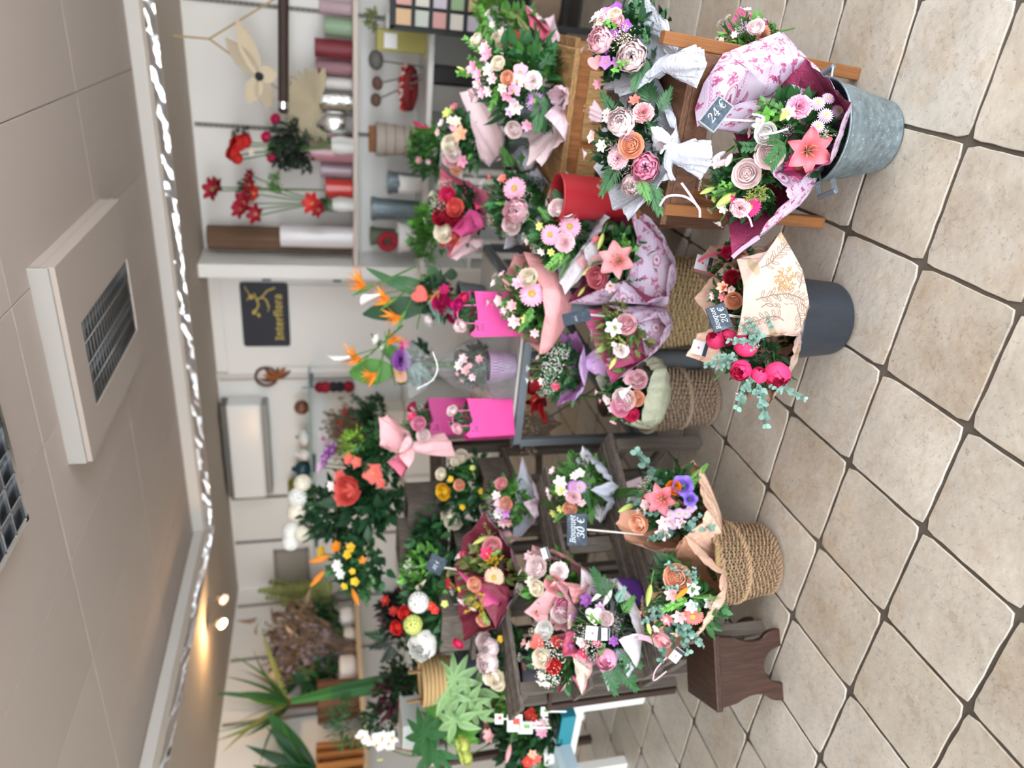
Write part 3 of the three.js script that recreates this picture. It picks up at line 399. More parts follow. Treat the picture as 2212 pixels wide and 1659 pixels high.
{ // low white table at the left edge
  const o = V(-3.62, 0, -2.68), t = thing('low_white_table', 'low white wooden table with cut corner legs, carrying potted plants', 'table', o);
  part('table_top', box(1.02, 0.05, 0.68, -0.02, 0.41, 0, 0.005), M.white, t); part('apron', box(0.94, 0.05, 0.03, -0.02, 0.36, 0.3), M.white, t);
  for (const x of [0.44, -0.11]) part('leg', box(0.055, 0.385, 0.055, x, 0.193, 0.30, 0.004), M.white, t); for (const x of [0.44, -0.46]) part('leg', box(0.055, 0.385, 0.055, x, 0.193, -0.30, 0.004), M.white, t);
  const tb = thing('teal_box', 'turquoise open crate on the low white table', 'box', P(1231, 1560, 3.72).setY(0.436)); part('front', box(0.26, 0.075, 0.012, 0, 0.038, 0.06, 0.002), std('#2b8b9c', 0.5), tb); part('back', box(0.26, 0.075, 0.012, 0, 0.038, -0.16, 0.002), std('#2b8b9c', 0.5), tb); for (const x of [-0.124, 0.124]) part('side', box(0.012, 0.075, 0.21, x, 0.038, -0.05), std('#2b8b9c', 0.5), tb); part('bottom', box(0.24, 0.01, 0.21, 0, 0.006, -0.05), std('#2b8b9c', 0.5), tb);
  const lb = thing('pale_blue_box', 'pale blue flat box beside the turquoise crate', 'box', P(1231, 1650, 3.72).setY(0.436)); part('base', box(0.22, 0.07, 0.2, 0, 0.036, 0, 0.003), std('#bfd3e0', 0.5), lb); part('lid', box(0.225, 0.03, 0.205, 0, 0.082, 0, 0.003), std('#cfdfe8', 0.5), lb);
}
// grey tiered plant stand
const SA = V(-2.01, 0, -1.73), S1 = V(0.476, 0, -0.879), S2 = V(-0.879, 0, -0.476), st = (a, b, h) => SA.clone().addScaledVector(S1, a).addScaledVector(S2, b).setY(h);
const TH = [0.40, 0.62, 0.84];
{
  const t = thing('plant_stand', 'weathered grey slatted wooden stand with three steps of flowers', 'plant stand', SA.clone()), q = Math.atan2(S2.x, S2.z), add = (n, g, m = M.woodG) => { const p = part(n, g, m, t); return p; };
  const bb = (w, h, d, a, b, y) => { const g = box(w, h, d, 0, 0, 0, 0.003), c = st(a, b, y).sub(SA); g.rotateY(Math.atan2(-S1.z, S1.x)); g.translate(c.x, y, c.z); return g; };
  TH.forEach((h, k) => {
    for (let s = 0; s < 3; s++) add('slat', bb(0.98, 0.02, 0.072, 0.41, 0.05 + k * 0.30 + s * 0.095, h));
    for (const a of [0, 0.41, 0.82]) add('bearer', bb(0.03, 0.05, 0.28, a, 0.145 + k * 0.30, h - 0.035));
    for (const a of [0, 0.82]) add('leg', bb(0.05, h, 0.045, a, k ? 0.02 + k * 0.30 : 0.0, h / 2));
  });
  for (const a of [0, 0.82]) { add('leg', bb(0.05, TH[2], 0.045, a, 0.9, TH[2] / 2)); add('side_rail', bb(0.03, 0.04, 0.9, a, 0.45, 0.16)); }
  for (const a of [0.2, 0.5]) add('riser_slat', bb(0.07, 0.2, 0.015, a, 0.31, 0.5));
}
{ // dark footstool
  const o = V(-2.09, 0, -1.66), t = thing('footstool', 'dark brown wooden footstool with shaped board legs beside the wicker basket', 'stool', o); t.rotation.y = 0.55;
  part('seat', box(0.27, 0.026, 0.22, 0, 0.267, 0, 0.005), wood('#4b3024', 1, 1, 0.4), t);
  const s = new THREE.Shape(); s.moveTo(-0.125, 0); s.lineTo(-0.07, 0); s.quadraticCurveTo(-0.06, 0.07, 0, 0.075); s.quadraticCurveTo(0.06, 0.07, 0.07, 0); s.lineTo(0.125, 0); s.quadraticCurveTo(0.13, 0.045, 0.1, 0.07); s.quadraticCurveTo(0.08, 0.12, 0.115, 0.19); s.lineTo(0.125, 0.254); s.lineTo(-0.125, 0.254); s.lineTo(-0.115, 0.19); s.quadraticCurveTo(-0.08, 0.12, -0.1, 0.07); s.quadraticCurveTo(-0.13, 0.045, -0.125, 0);
  const g = new THREE.ExtrudeGeometry(s, { depth: 0.02, bevelEnabled: true, bevelSize: 0.003, bevelThickness: 0.003, bevelSegments: 1 });
  part('board_leg', g.clone().translate(0, 0, 0.075), wood('#4b3024', 3, 3, 0.4), t); part('board_leg', g.clone().translate(0, 0, -0.095), wood('#4b3024', 3, 3, 0.4), t); part('stretcher', box(0.03, 0.05, 0.17, 0, 0.2, 0), M.woodD, t);
}
// ---------------------------------------------------------------- baskets and buckets
function wicker(t, rb, rt, h, n, rows, mats, sx = 1, band = [], sq = 1) {
  const N = n * 3, rowG = [[], []], rr = (y) => rb + (rt - rb) * Math.pow(y / h, 0.85);
  for (let k = 0; k < rows; k++) {
    const y = 0.012 + (h - 0.024) * k / (rows - 1), th = (h / rows) * 0.37, mb = new MB();
    mb.grid(N, 5, (u, v) => { const a = u * 6.2832, b = v * 6.2832, w = 0.0075 * Math.sin(a * n / 2 + (k % 2) * Math.PI), q = rr(y) + w + th * 0.8 * Math.cos(b); return [Math.cos(a) * q * sx, y + th * Math.sin(b) + 0.0012 * Math.sin(a * 3 + k * 1.7), Math.sin(a) * q * sq]; });
    rowG[(k * 7 + Math.floor(k / 3)) % 2].push(mb.build());
  }
  rowG.forEach((a, q) => { const m = part('wicker_weave', merge(a), mats[q], t); m.userData.kind = 'stuff'; });
  const sg = []; for (let k = 0; k < n; k++) { const a = (k + 0.5) / n * 6.2832; sg.push(bar(V(Math.cos(a) * rb * sx, 0.005, Math.sin(a) * rb * sq), V(Math.cos(a) * rt * sx, h, Math.sin(a) * rt * sq), 0.006)); } part('stakes', merge(sg), mats[1], t);
  part('base_plate', lathe([[0, 0.012], [rb * 0.97, 0.012], [rb * 0.97, 0.02], [0, 0.02]]).scale(sx, 1, sq), mats[1], t);
  const rope = (R0, y, r, tw, nm, mat) => { const g = []; for (let s = 0; s < 3; s++) { const pts = []; for (let k = 0; k < 96; k++) { const a = k / 96 * 6.2832, b = a * tw + s * 2.094; pts.push(V(Math.cos(a) * (R0 + r * Math.cos(b)) * sx, y + r * Math.sin(b), Math.sin(a) * (R0 + r * Math.cos(b)) * sq)); } g.push(tube(pts, r * 0.75, 192, 5, true)); } return part(nm, merge(g), mat, t); };
  rope(rt, h, 0.007, 18, 'rim_braid', mats[0]); rope(rb + 0.006, 0.012, 0.008, 16, 'base_braid', mats[1]); for (const y of band) rope(rr(y) + 0.004, y, 0.006, 20, 'waist_braid', mats[0]);
}
function ropeHandle(t, a, b, rise, mat) { const g = [], d = b.clone().sub(a); for (let s = 0; s < 2; s++) { const pts = []; for (let k = 0; k <= 40; k++) { const q = k / 40, p = a.clone().addScaledVector(d, q).addScaledVector(rise, Math.sin(Math.PI * q)), w = q * 40 + s * Math.PI; p.add(V(Math.cos(w) * 0.005, Math.sin(w) * 0.005, Math.sin(w + 1) * 0.003)); pts.push(p); } g.push(tube(pts, 0.006, 120, 5)); } return part('handle', merge(g), mat, t); }
const wmA = [M.wick, M.wick2], wmB = [std('#c0a67c', 0.75), std('#a58b63', 0.8)], wmC = [std('#9f8a76', 0.8), std('#86725f', 0.85)];
const bk1 = thing('wicker_basket', 'brown wicker basket with rope handle holding two peach-wrapped bouquets', 'basket', V(-1.755, 0.006, -1.835)); wicker(bk1, 0.118, 0.158, 0.265, 44, 30, [std('#a98c6c', 0.8), std('#8d745a', 0.85)], 1, [0.15]); ropeHandle(bk1, V(0.14, 0.25, 0.04), V(-0.02, 0.25, 0.16), V(0.06, 0.05, 0.05), M.rope);
const bk2 = thing('wicker_basket', 'grey-brown tall wicker basket holding the green-paper bouquet', 'basket', V(-1.40, 0.006, -2.47)); wicker(bk2, 0.105, 0.138, 0.29, 40, 30, wmC, 1, [0.14]);
const bk3 = thing('wicker_basket', 'wide honey-coloured wicker basket holding two toile-wrapped bouquets', 'basket', V(-1.06, 0.006, -2.74)); bk3.rotation.y = 0.49; wicker(bk3, 0.165, 0.195, 0.25, 48, 26, wmB, 1.08, [], 0.66); ropeHandle(bk3, V(0.085, 0.235, 0.13), V(-0.085, 0.235, 0.13), V(0, 0.03, 0.075), M.rope);
{
  const b = thing('zinc_bucket', 'galvanised metal bucket holding three toile-wrapped bouquets', 'bucket', V(-0.222, 0.002, -1.935));
  const pr = [[0, 0.004], [0.098, 0.004], [0.102, 0.0], [0.104, 0.006]]; for (let k = 0; k <= 20; k++) { const y = 0.01 + k / 20 * 0.2, rb = [0.105, 0.112, 0.15, 0.157].reduce((s, c) => s + 0.0022 * Math.exp(-Math.pow((y - c) / 0.0035, 2)), 0); pr.push([0.104 + 0.041 * (y - 0.01) / 0.2 + rb, y]); } pr.push([0.150, 0.212], [0.151, 0.217], [0.147, 0.219], [0.144, 0.214], [0.103, 0.012], [0, 0.01]);
  part('shell', lathe(pr, 64), M.zinc, b);
  for (const s of [-1, 1]) { const dx = RT.clone().multiplyScalar(s).setY(0).normalize(), sd = V(-dx.z, 0, dx.x), at = (r, y, z) => dx.clone().multiplyScalar(r).addScaledVector(sd, z).setY(y); part('handle', merge([bar(at(0.142, 0.185, -0.032), at(0.178, 0.178, -0.032), 0.005, 0.014), bar(at(0.142, 0.185, 0.032), at(0.178, 0.178, 0.032), 0.005, 0.014)]), M.zinc, b); part('grip', bar(at(0.178, 0.178, -0.038), at(0.178, 0.178, 0.038), 0.016, 0.016, 0.005), M.steel, b); }
  const p = thing('dark_pot', 'dark slate-grey plastic pot holding cream-wrapped bouquets', 'pot', V(-0.785, 0.002, -1.885));
  part('shell', lathe([[0, 0.002], [0.108, 0.002], [0.116, 0.008], [0.119, 0.02], [0.134, 0.19], [0.139, 0.194], [0.139, 0.206], [0.133, 0.206], [0.116, 0.02], [0, 0.012]], 56), M.pot, p);
  const rb = thing('red_bucket', 'red metal bucket half hidden behind the white-wrapped bouquets', 'bucket', P(1310, 430, 2.9).setY(0.405)); part('shell', lathe([[0, 0], [0.075, 0], [0.09, 0.3], [0.094, 0.3], [0.094, 0.31], [0.086, 0.31], [0.07, 0.01], [0, 0.01]], 40), std('#a4202a', 0.4), rb);
  const rw = thing('wooden_block', 'brown wooden block under the red bucket', 'block', P(1310, 430, 2.9).setY(0.002)); part('body', box(0.17, 0.39, 0.17, 0, 0.195, 0, 0.004), M.woodB, rw); part('block_top', box(0.19, 0.012, 0.19, 0, 0.396, 0, 0.003), M.woodO, rw);
  const pp = thing('purple_felt_pot', 'purple felt pot on the grey slatted stand', 'pot', PY(1380, 1278, TH[0] + 0.011)); part('shell', lathe([[0, 0.0], [0.045, 0.0], [0.052, 0.01], [0.066, 0.1], [0.062, 0.1], [0.048, 0.012], [0, 0.01]], 32), std('#56247e', 0.95, { map: rep(speckMap, 4) }), pp);
}
// ---------------------------------------------------------------- wrapping papers
const toile = canvasTex(1024, 1024, (g, w, h) => {
  g.fillStyle = '#d3c3da'; g.fillRect(0, 0, w, h); const ink = ['#a0446f', '#b25c88', '#bd789c', '#93325f', '#c84f80'];
  for (let k = 0; k < 5; k++) { const y = k * 205 + 20; g.strokeStyle = '#c9a4c2'; g.lineWidth = 3; for (const d of [0, 12, 60, 72]) { g.beginPath(); g.moveTo(0, y + d); g.lineTo(w, y + d); g.stroke(); } for (let x = 10; x < w; x += 34) { g.strokeStyle = ink[2]; g.lineWidth = 4; g.beginPath(); g.arc(x + 10, y + 36, 9, 0, 6.3); g.stroke(); g.fillStyle = ink[1]; g.fillRect(x + 24, y + 26, 4, 20); } }
  const spray = (x, y, s) => { for (let q = 0; q < 16; q++) { const a = RR(0, 6.28), r = RR(0, s); g.fillStyle = ink[Math.floor(R() * 5)]; g.globalAlpha = 0.75; g.beginPath(); g.ellipse(x + Math.cos(a) * r, y + Math.sin(a) * r, RR(5, 13), RR(4, 9), a, 0, 6.3); g.fill(); g.globalAlpha = 1; g.strokeStyle = ink[Math.floor(R() * 4)]; g.lineWidth = 3; g.beginPath(); g.moveTo(x, y); g.quadraticCurveTo(x + Math.cos(a + 0.6) * r, y + Math.sin(a + 0.6) * r, x + Math.cos(a) * r * 1.35, y + Math.sin(a) * r * 1.35); g.stroke(); } };
  for (let k = 0; k < 64; k++) { const x = (k % 8 + RR(0.2, 0.8)) * 128, y = (Math.floor(k / 8) + RR(0.2, 0.8)) * 128; spray(x, y, RR(28, 50)); }
  for (let k = 0; k < 9; k++) { const x = 80 + (k % 3) * 340 + RR(-40, 40), y = 140 + Math.floor(k / 3) * 330 + RR(-30, 30); g.fillStyle = '#dccfe0'; g.beginPath(); g.ellipse(x, y, 56, 44, 0, 0, 6.3); g.fill(); g.strokeStyle = ink[0]; g.lineWidth = 5; g.stroke(); g.lineWidth = 3; g.beginPath(); g.ellipse(x, y, 46, 35, 0, 0, 6.3); g.stroke(); spray(x, y, 17); }
});
const floral = canvasTex(1024, 1024, (g, w, h) => {
  g.fillStyle = '#f4e4db'; g.fillRect(0, 0, w, h); g.lineCap = 'round';
  for (let k = 0; k < 16; k++) { const x = RR(0, w), y = RR(0, h); g.strokeStyle = '#a39480'; g.lineWidth = 7; let a = RR(0, 6.28), px = x, py = y; for (let q = 0; q < 9; q++) { const nx = px + Math.cos(a) * 34, ny = py + Math.sin(a) * 34; g.beginPath(); g.moveTo(px, py); g.lineTo(nx, ny); g.stroke(); for (const s of [-1, 1]) { g.save(); g.translate(nx, ny); g.rotate(a + s * 0.9); g.beginPath(); g.ellipse(22, 0, 22, 7, 0, 0, 6.3); g.globalAlpha = 0.85; g.lineWidth = 5; g.stroke(); g.restore(); } px = nx; py = ny; a += RR(-0.4, 0.4); } }
  for (let k = 0; k < 9; k++) { const x = 110 + (k % 3) * 330 + RR(-50, 50), y = 110 + Math.floor(k / 3) * 330 + RR(-50, 50); for (let q = 0; q < 46; q++) { const a = RR(0, 6.28), r = 66 * Math.sqrt(R()); g.strokeStyle = q % 2 ? '#c0a068' : '#cdb480'; g.lineWidth = 7; g.beginPath(); g.arc(x + Math.cos(a) * r, y + Math.sin(a) * r, 11, a, a + 3); g.stroke(); } }
  g.globalAlpha = 0.5; for (let k = 0; k < 6; k++) { g.save(); g.translate(RR(0, w), RR(0, h)); g.rotate(RR(0, 6)); g.fillStyle = '#b9b078'; g.beginPath(); g.ellipse(0, 0, 60, 24, 0, 0, 6.3); g.fill(); g.restore(); }
});
const pp = (c, o = {}) => new THREE.MeshPhysicalMaterial({ color: c, roughness: 0.5, bumpMap: rep(crinkle, 1.5), bumpScale: 0.006, ...o });
const veil = (c) => pp(c, { roughness: 0.7 });
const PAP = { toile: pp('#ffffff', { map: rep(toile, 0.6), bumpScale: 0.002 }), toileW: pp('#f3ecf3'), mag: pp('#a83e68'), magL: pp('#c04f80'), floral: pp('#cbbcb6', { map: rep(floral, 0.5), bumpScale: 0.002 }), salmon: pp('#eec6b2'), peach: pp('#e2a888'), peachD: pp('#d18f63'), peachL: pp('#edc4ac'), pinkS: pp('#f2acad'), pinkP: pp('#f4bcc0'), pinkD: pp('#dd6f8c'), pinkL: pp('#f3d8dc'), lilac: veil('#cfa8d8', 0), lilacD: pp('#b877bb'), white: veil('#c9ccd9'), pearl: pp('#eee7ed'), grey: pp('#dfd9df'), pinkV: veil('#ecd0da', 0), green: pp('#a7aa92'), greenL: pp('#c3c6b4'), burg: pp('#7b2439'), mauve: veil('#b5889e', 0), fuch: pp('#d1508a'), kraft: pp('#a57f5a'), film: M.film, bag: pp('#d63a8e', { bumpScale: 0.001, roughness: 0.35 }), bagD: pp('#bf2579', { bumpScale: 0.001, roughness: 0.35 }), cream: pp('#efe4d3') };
const ribM = { lilac: std('#c3a2c8', 0.35), pink: std('#d8446f', 0.4), blush: std('#dcaebf', 0.35), white: std('#ece8ee', 0.35) };
// ---------------------------------------------------------------- a bouquet or a planted pot
// c: [px, py, depth]; r: size of its dome; fl: [kind, colour, px, py, size in px]; sp: [kind, colour, base px, base py, tip px, tip py]
const TOW = FW.clone().negate();
function bq(s) {
  const D = s.c[2], c = P(s.c[0], s.c[1], D), base = s.base ?? c.clone().add(V(0, -s.r * 1.6, 0)), dir = (s.dir ? V(...s.dir) : UP.clone().multiplyScalar(0.85).addScaledVector(TOW, 0.55)).normalize();
  const t = thing(s.n ?? 'bouquet', s.label, s.cat ?? 'bouquet', base, s.group), loc = (v) => v.clone().sub(base);
  for (const f of s.fol ?? [['leaf', 'mid', 1]]) clump(f[0], f[1], t, loc(f[3] ? P(f[3], f[4], D + (f[5] ?? 0.02)) : c.clone().addScaledVector(dir, -s.r * 0.45)), s.r * (f[2] ?? 1), dir, f[6] ?? 1);
  if (s.r > 0.1 || !s.cat) clump('leaf', s.fol?.[0]?.[1] ?? 'mid', t, loc(c.clone().addScaledVector(dir, -s.r * 0.35)), s.r * 1.12, dir);
  const xs = (s.fl ?? []).filter((f) => !['heart', 'calla', 'bud', 'anthurium', 'hydrangea'].includes(f[0]));
  if (!s.cat && xs.length) for (let k = 0; k < (s.x ?? 7); k++) { const f = xs[Math.floor(R() * xs.length)], d = dir.clone().add(V(RR(-0.9, 0.9), RR(-0.7, 0.7), RR(-0.9, 0.9))).normalize(); flower(R() < 0.35 ? 'gyp' : R() < 0.6 ? 'star' : 'five', R() < 0.4 ? 'pale' : f[1], t, loc(c.clone().addScaledVector(d, s.r * RR(0.8, 0.98))), d, RR(0.03, 0.05) * (s.r / 0.15), s.r * 0.8); }
  for (const [k, col, px, py, sz, o = {}] of s.fl ?? []) {
    const rr = ray(px, py), oc = EYE.clone().sub(c), A = rr.dot(rr), B = rr.dot(oc), C = oc.dot(oc) - s.r * s.r, q = B * B - A * C, tt = o.d !== undefined ? D + o.d : q > 0 ? (-B - Math.sqrt(q)) / A : -B / A, hit = EYE.clone().addScaledVector(rr, tt), size = sz * tt / FPX;
    let fd = hit.clone().sub(c).normalize().multiplyScalar(0.7).addScaledVector(dir, 0.5).addScaledVector(TOW, 0.5).normalize();
    if (o.a !== undefined) fd = RT.clone().multiplyScalar(Math.cos(o.a)).addScaledVector(UU, Math.sin(o.a)).addScaledVector(TOW, o.t ?? 0.25).normalize();      // o.a: direction in the upright picture, counter-clockwise from its right
    flower(k, col, t, loc(hit.addScaledVector(fd, -size * (k === 'bud' || k === 'calla' ? 0.5 : 0.3))), fd, size, o.stem ?? (k === 'bud' ? 0.05 : Math.min(0.16, s.r * 1.1)));
  }
  for (const [k, col, bx, by, tx, ty, d0 = 0, d1 = 0] of s.sp ?? []) sprig(k, col, t, loc(P(bx, by, D + d0)), loc(P(tx, ty, D + d1)), k === 'palm' || k === 'fern');
  for (const w of s.wr ?? []) paper(t, base, PAP[w.o], w.i ? PAP[w.i] : null, P(w.n[0], w.n[1], D + (w.n[2] ?? 0)), w.rim.map((q) => P(q[0], q[1], D + (q[2] ?? 0))), w.k ?? {});
  for (const w of s.rb ?? []) ribbon(t, base, w.p.map((q) => P(q[0], q[1], D + (q[2] ?? -0.1))), w.w ?? 0.006, ribM[w.m]);
  if (s.stems) { const a = loc(P(s.stems[0], s.stems[1], D + (s.stems[2] ?? 0))), g = []; for (let k = 0; k < 7; k++) { const q = k * 0.9; g.push(bar(V(Math.cos(q) * 0.012, 0.005, Math.sin(q) * 0.012), a.clone().add(V(Math.cos(q) * 0.02, 0, Math.sin(q) * 0.02)), 0.006)); } part('stems', merge(g), M.stem, t); }
  if (s.pot) { const [kind, r1, r2, h, mat] = s.pot, pm2 = typeof mat === 'string' ? M[mat] : mat; if (kind === 'box') { part('planter', merge([box(r1 * 2, h, 0.015, 0, h / 2, r2), box(r1 * 2, h, 0.015, 0, h / 2, -r2), box(0.015, h, r2 * 2, r1, h / 2, 0), box(0.015, h, r2 * 2, -r1, h / 2, 0), box(r1 * 2, 0.015, r2 * 2, 0, 0.01, 0)]), pm2, t); part('soil', box(r1 * 1.9, 0.02, r2 * 1.9, 0, h * 0.88, 0), std('#3b2c22', 0.95), t); } else { part('pot', lathe([[0, 0], [r2 * 0.94, 0], [r2, 0.006], [r1, h - 0.012], [r1 * 1.05, h - 0.01], [r1 * 1.05, h], [r1 * 0.96, h], [r2 * 0.9, 0.012], [0, 0.012]], 32), pm2, t); part('soil', cyl(r1 * 0.93, r1 * 0.9, 0.01, 0, h * 0.9, 0), std('#3b2c22', 0.95), t); } }
  return t;
}
// slate price tags: corners in the upright picture (top left, top right, bottom right, bottom left)
function slate(label, cs, D, lines, stick, frame) {
  const [tl, tr, br, bl] = cs.map((q) => P(q[0], q[1], D + (q[2] ?? 0))), c = V().add(tl).add(tr).add(br).add(bl).multiplyScalar(0.25), x = tr.clone().add(br).sub(tl).sub(bl).multiplyScalar(0.5), w = x.length(), y0 = tl.clone().add(tr).sub(bl).sub(br).multiplyScalar(0.5); x.normalize();
  const z = V().crossVectors(x, y0).normalize(), y = V().crossVectors(z, x), h = y0.length(), t = thing('price_slate', label, 'price tag', c); t.quaternion.setFromRotationMatrix(new THREE.Matrix4().makeBasis(x, y, z));
  const tex = canvasTex(384, Math.round(384 * h / w), (g, W, H) => { g.fillStyle = '#37424f'; g.fillRect(0, 0, W, H); for (let k = 0; k < 26; k++) { g.globalAlpha = 0.07; g.fillStyle = '#c5d2de'; g.beginPath(); g.ellipse(RR(0, W), RR(0, H), RR(20, 90), RR(10, 40), RR(0, 3), 0, 7); g.fill(); } g.globalAlpha = 0.92; g.fillStyle = '#e6ecf0'; for (const [s, a, b, f] of lines) { g.font = 'italic ' + f + 'px serif'; g.fillText(s, a * W, b * H, W * 0.9); } });
  part('slate', box(w, h, 0.005, 0, 0, 0, 0.001), M.slate, t); part('chalk_writing', new THREE.PlaneGeometry(w * 0.96, h * 0.95).translate(0, 0, 0.0032), std('#ffffff', 0.8, { map: tex }), t);
  if (frame) part('frame', merge([box(w, 0.004, 0.008, 0, h / 2, 0), box(w, 0.004, 0.008, 0, -h / 2, 0), box(0.004, h, 0.008, w / 2, 0, 0), box(0.004, h, 0.008, -w / 2, 0, 0)]), std('#8b8d92', 0.5), t);
  if (stick) { const e = P(stick[0], stick[1], D + (stick[2] ?? 0)); t.updateMatrixWorld(); part('stick', bar(V(0, -h / 2 + 0.005, -0.004), t.worldToLocal(e), 0.006), std('#d8d4cc', 0.6), t); }
  return t;
}
function card(parent, base, px, py, D, w, h, roll = 0) {                                  // florist's gift card with a red mark and a dark end
  const g = new THREE.Group(); const m = part('gift_card', box(w, h, 0.0015), std('#c9ccd4', 0.4), parent); m.position.copy(P(px, py, D)).sub(base); m.quaternion.setFromRotationMatrix(new THREE.Matrix4().makeBasis(RT, UU, TOW)); m.rotateZ(roll);
  part('card_stripe', box(w * 0.98, h * 0.24, 0.002, 0, -h * 0.34, 0.0003), M.dark, m); part('card_mark', box(w * 0.14, h * 0.12, 0.002, 0.0, h * 0.08, 0.0004, 0), std('#d8322f', 0.5), m);
}
// ---------------------------------------------------------------- bouquets in the zinc bucket
const inBucket = (x, z) => V(-0.222 + x, 0.015, -1.935 + z), inPot = (x, z) => V(-0.785 + x, 0.016, -1.885 + z);
bq({ label: 'toile-wrapped bouquet with open pink lily, carnation and lilac chrysanthemums in the bucket', c: [1705, 285, 2.06], r: 0.135, base: inBucket(0, 0.02), stems: [1790, 292, 0.03], fol: [['leaf', 'dark', 1.05], ['fine', 'mid', 0.8]],
  fl: [['carnation', 'pink', 1727, 225, 52], ['mum', 'lilac', 1769, 219, 33], ['mum', 'lilac', 1787, 246, 35], ['mum', 'lilac', 1816, 236, 33], ['mum', 'lilac', 1769, 272, 31], ['mum', 'lilac', 1793, 207, 29], ['bud', 'budg', 1694, 247, 52, { a: 2.5, t: 0.5 }], ['star', 'white', 1642, 270, 40], ['rose', 'white', 1655, 288, 38], ['rose', 'pale', 1663, 332, 52], ['lily', 'dusty', 1747, 326, 100], ['gerbera', 'fuch', 1727, 360, 62], ['filler', 'cream', 1790, 290, 40], ['gyp', 'cream', 1770, 300, 40]],
  sp: [['pinnate', 'dark', 1680, 320, 1600, 316, -0.04, -0.05], ['pinnate', 'dark', 1700, 300, 1660, 360, -0.1, -0.14], ['pinnate', 'dark', 1690, 300, 1660, 300, -0.1, -0.15], ['ivy', 'fresh', 1700, 260, 1630, 240, -0.09, -0.14], ['ruscus', 'mid', 1740, 270, 1640, 215, -0.03, -0.03], ['fern', 'dark', 1750, 290, 1790, 300, -0.12, -0.14]],
  wr: [{ o: 'toile', i: 'mag', n: [1800, 290, 0.04], rim: [[1740, 125, -0.02], [1790, 170, -0.1], [1837, 222, -0.15], [1790, 355, -0.15], [1728, 388, -0.10], [1662, 372, 0.0], [1600, 345, 0.12], [1568, 250, 0.16], [1610, 240, 0.15], [1660, 206, 0.10]], k: { r: 0.04, bulge: 0.012, sag: 0.03, crinkle: 0.016 } }],
  rb: [{ m: 'lilac', p: [[1632, 290, -0.14], [1650, 255, -0.16], [1625, 246, -0.15]] }, { m: 'lilac', p: [[1640, 292, -0.15], [1680, 285, -0.17], [1702, 278, -0.17]] }] });
const bB2 = bq({ label: 'toile-wrapped bouquet turned away in the zinc bucket, with dried lavender', c: [1605, 95, 2.2], r: 0.10, base: inBucket(0.04, -0.03), stems: [1700, 210, 0.1], dir: [0.5, 0.75, -0.2], fol: [['fine', 'mid', 0.85], ['leaf', 'dark', 0.8]],
  fl: [['carnation', 'peach', 1640, 78, 44, { d: -0.05, a: 1.9 }], ['bud', 'budg', 1580, 95, 34, { a: 2.3, d: -0.02 }], ['rose', 'pale', 1632, 60, 30], ['bud', 'pale', 1562, 112, 26, { a: 2.2 }], ['filler', 'lilac', 1605, 60, 50]],
  sp: [['twigs', 'dry', 1640, 80, 1580, 55, 0, -0.02], ['twigs', 'dry', 1630, 70, 1595, 35, 0, 0], ['twigs', 'dry', 1640, 90, 1572, 78, 0, 0], ['ivy', 'fresh', 1560, 250, 1500, 250, -0.02, 0.02]],
  wr: [{ o: 'toile', i: 'mag', n: [1760, 262, -0.02], rim: [[1598, 15, 0.10], [1655, 42, 0.09], [1684, 66, 0.03], [1738, 128, -0.06], [1700, 190, -0.10], [1595, 224, -0.12], [1506, 272, -0.04], [1502, 232, 0.03], [1530, 165, 0.08], [1552, 112, 0.10], [1566, 60, 0.12]], k: { r: 0.045, bulge: 0.028, sag: 0.02, crinkle: 0.02 } }] });
{
  const t = bB2, o = t.position;       // the broad outer face of that wrap
  const pts = [[1562, 115], [1684, 68], [1738, 128], [1668, 204], [1596, 224], [1506, 274], [1501, 236], [1520, 180]].map((q) => P(q[0], q[1], 2.06 + 0.0006 * Math.abs(q[1] - 170) - 0.00012 * (q[0] - 1600)).sub(o)), ctr = P(1610, 165, 2.0).sub(o);
  const mk = (off) => new MB().grid(64, 7, (u, v) => { const q = u * 8 % 8, a = pts[Math.floor(q)], b = pts[(Math.floor(q) + 1) % 8], p = a.clone().lerp(b, q % 1).lerp(ctr, 1 - v); p.addScaledVector(TOW, 0.03 * Math.sqrt(1 - v * v) + 0.006 * Math.sin(v * 9 + u * 20) * (1 - v) + off); const d = p.clone(); return [p.x, p.y, p.z, d.dot(RT) * 4.4, d.dot(UU) * 4.4]; }).build();
  part('paper_fold', mk(0), PAP.toile, t); part('paper_lining', mk(-0.004), PAP.mag, t);
}
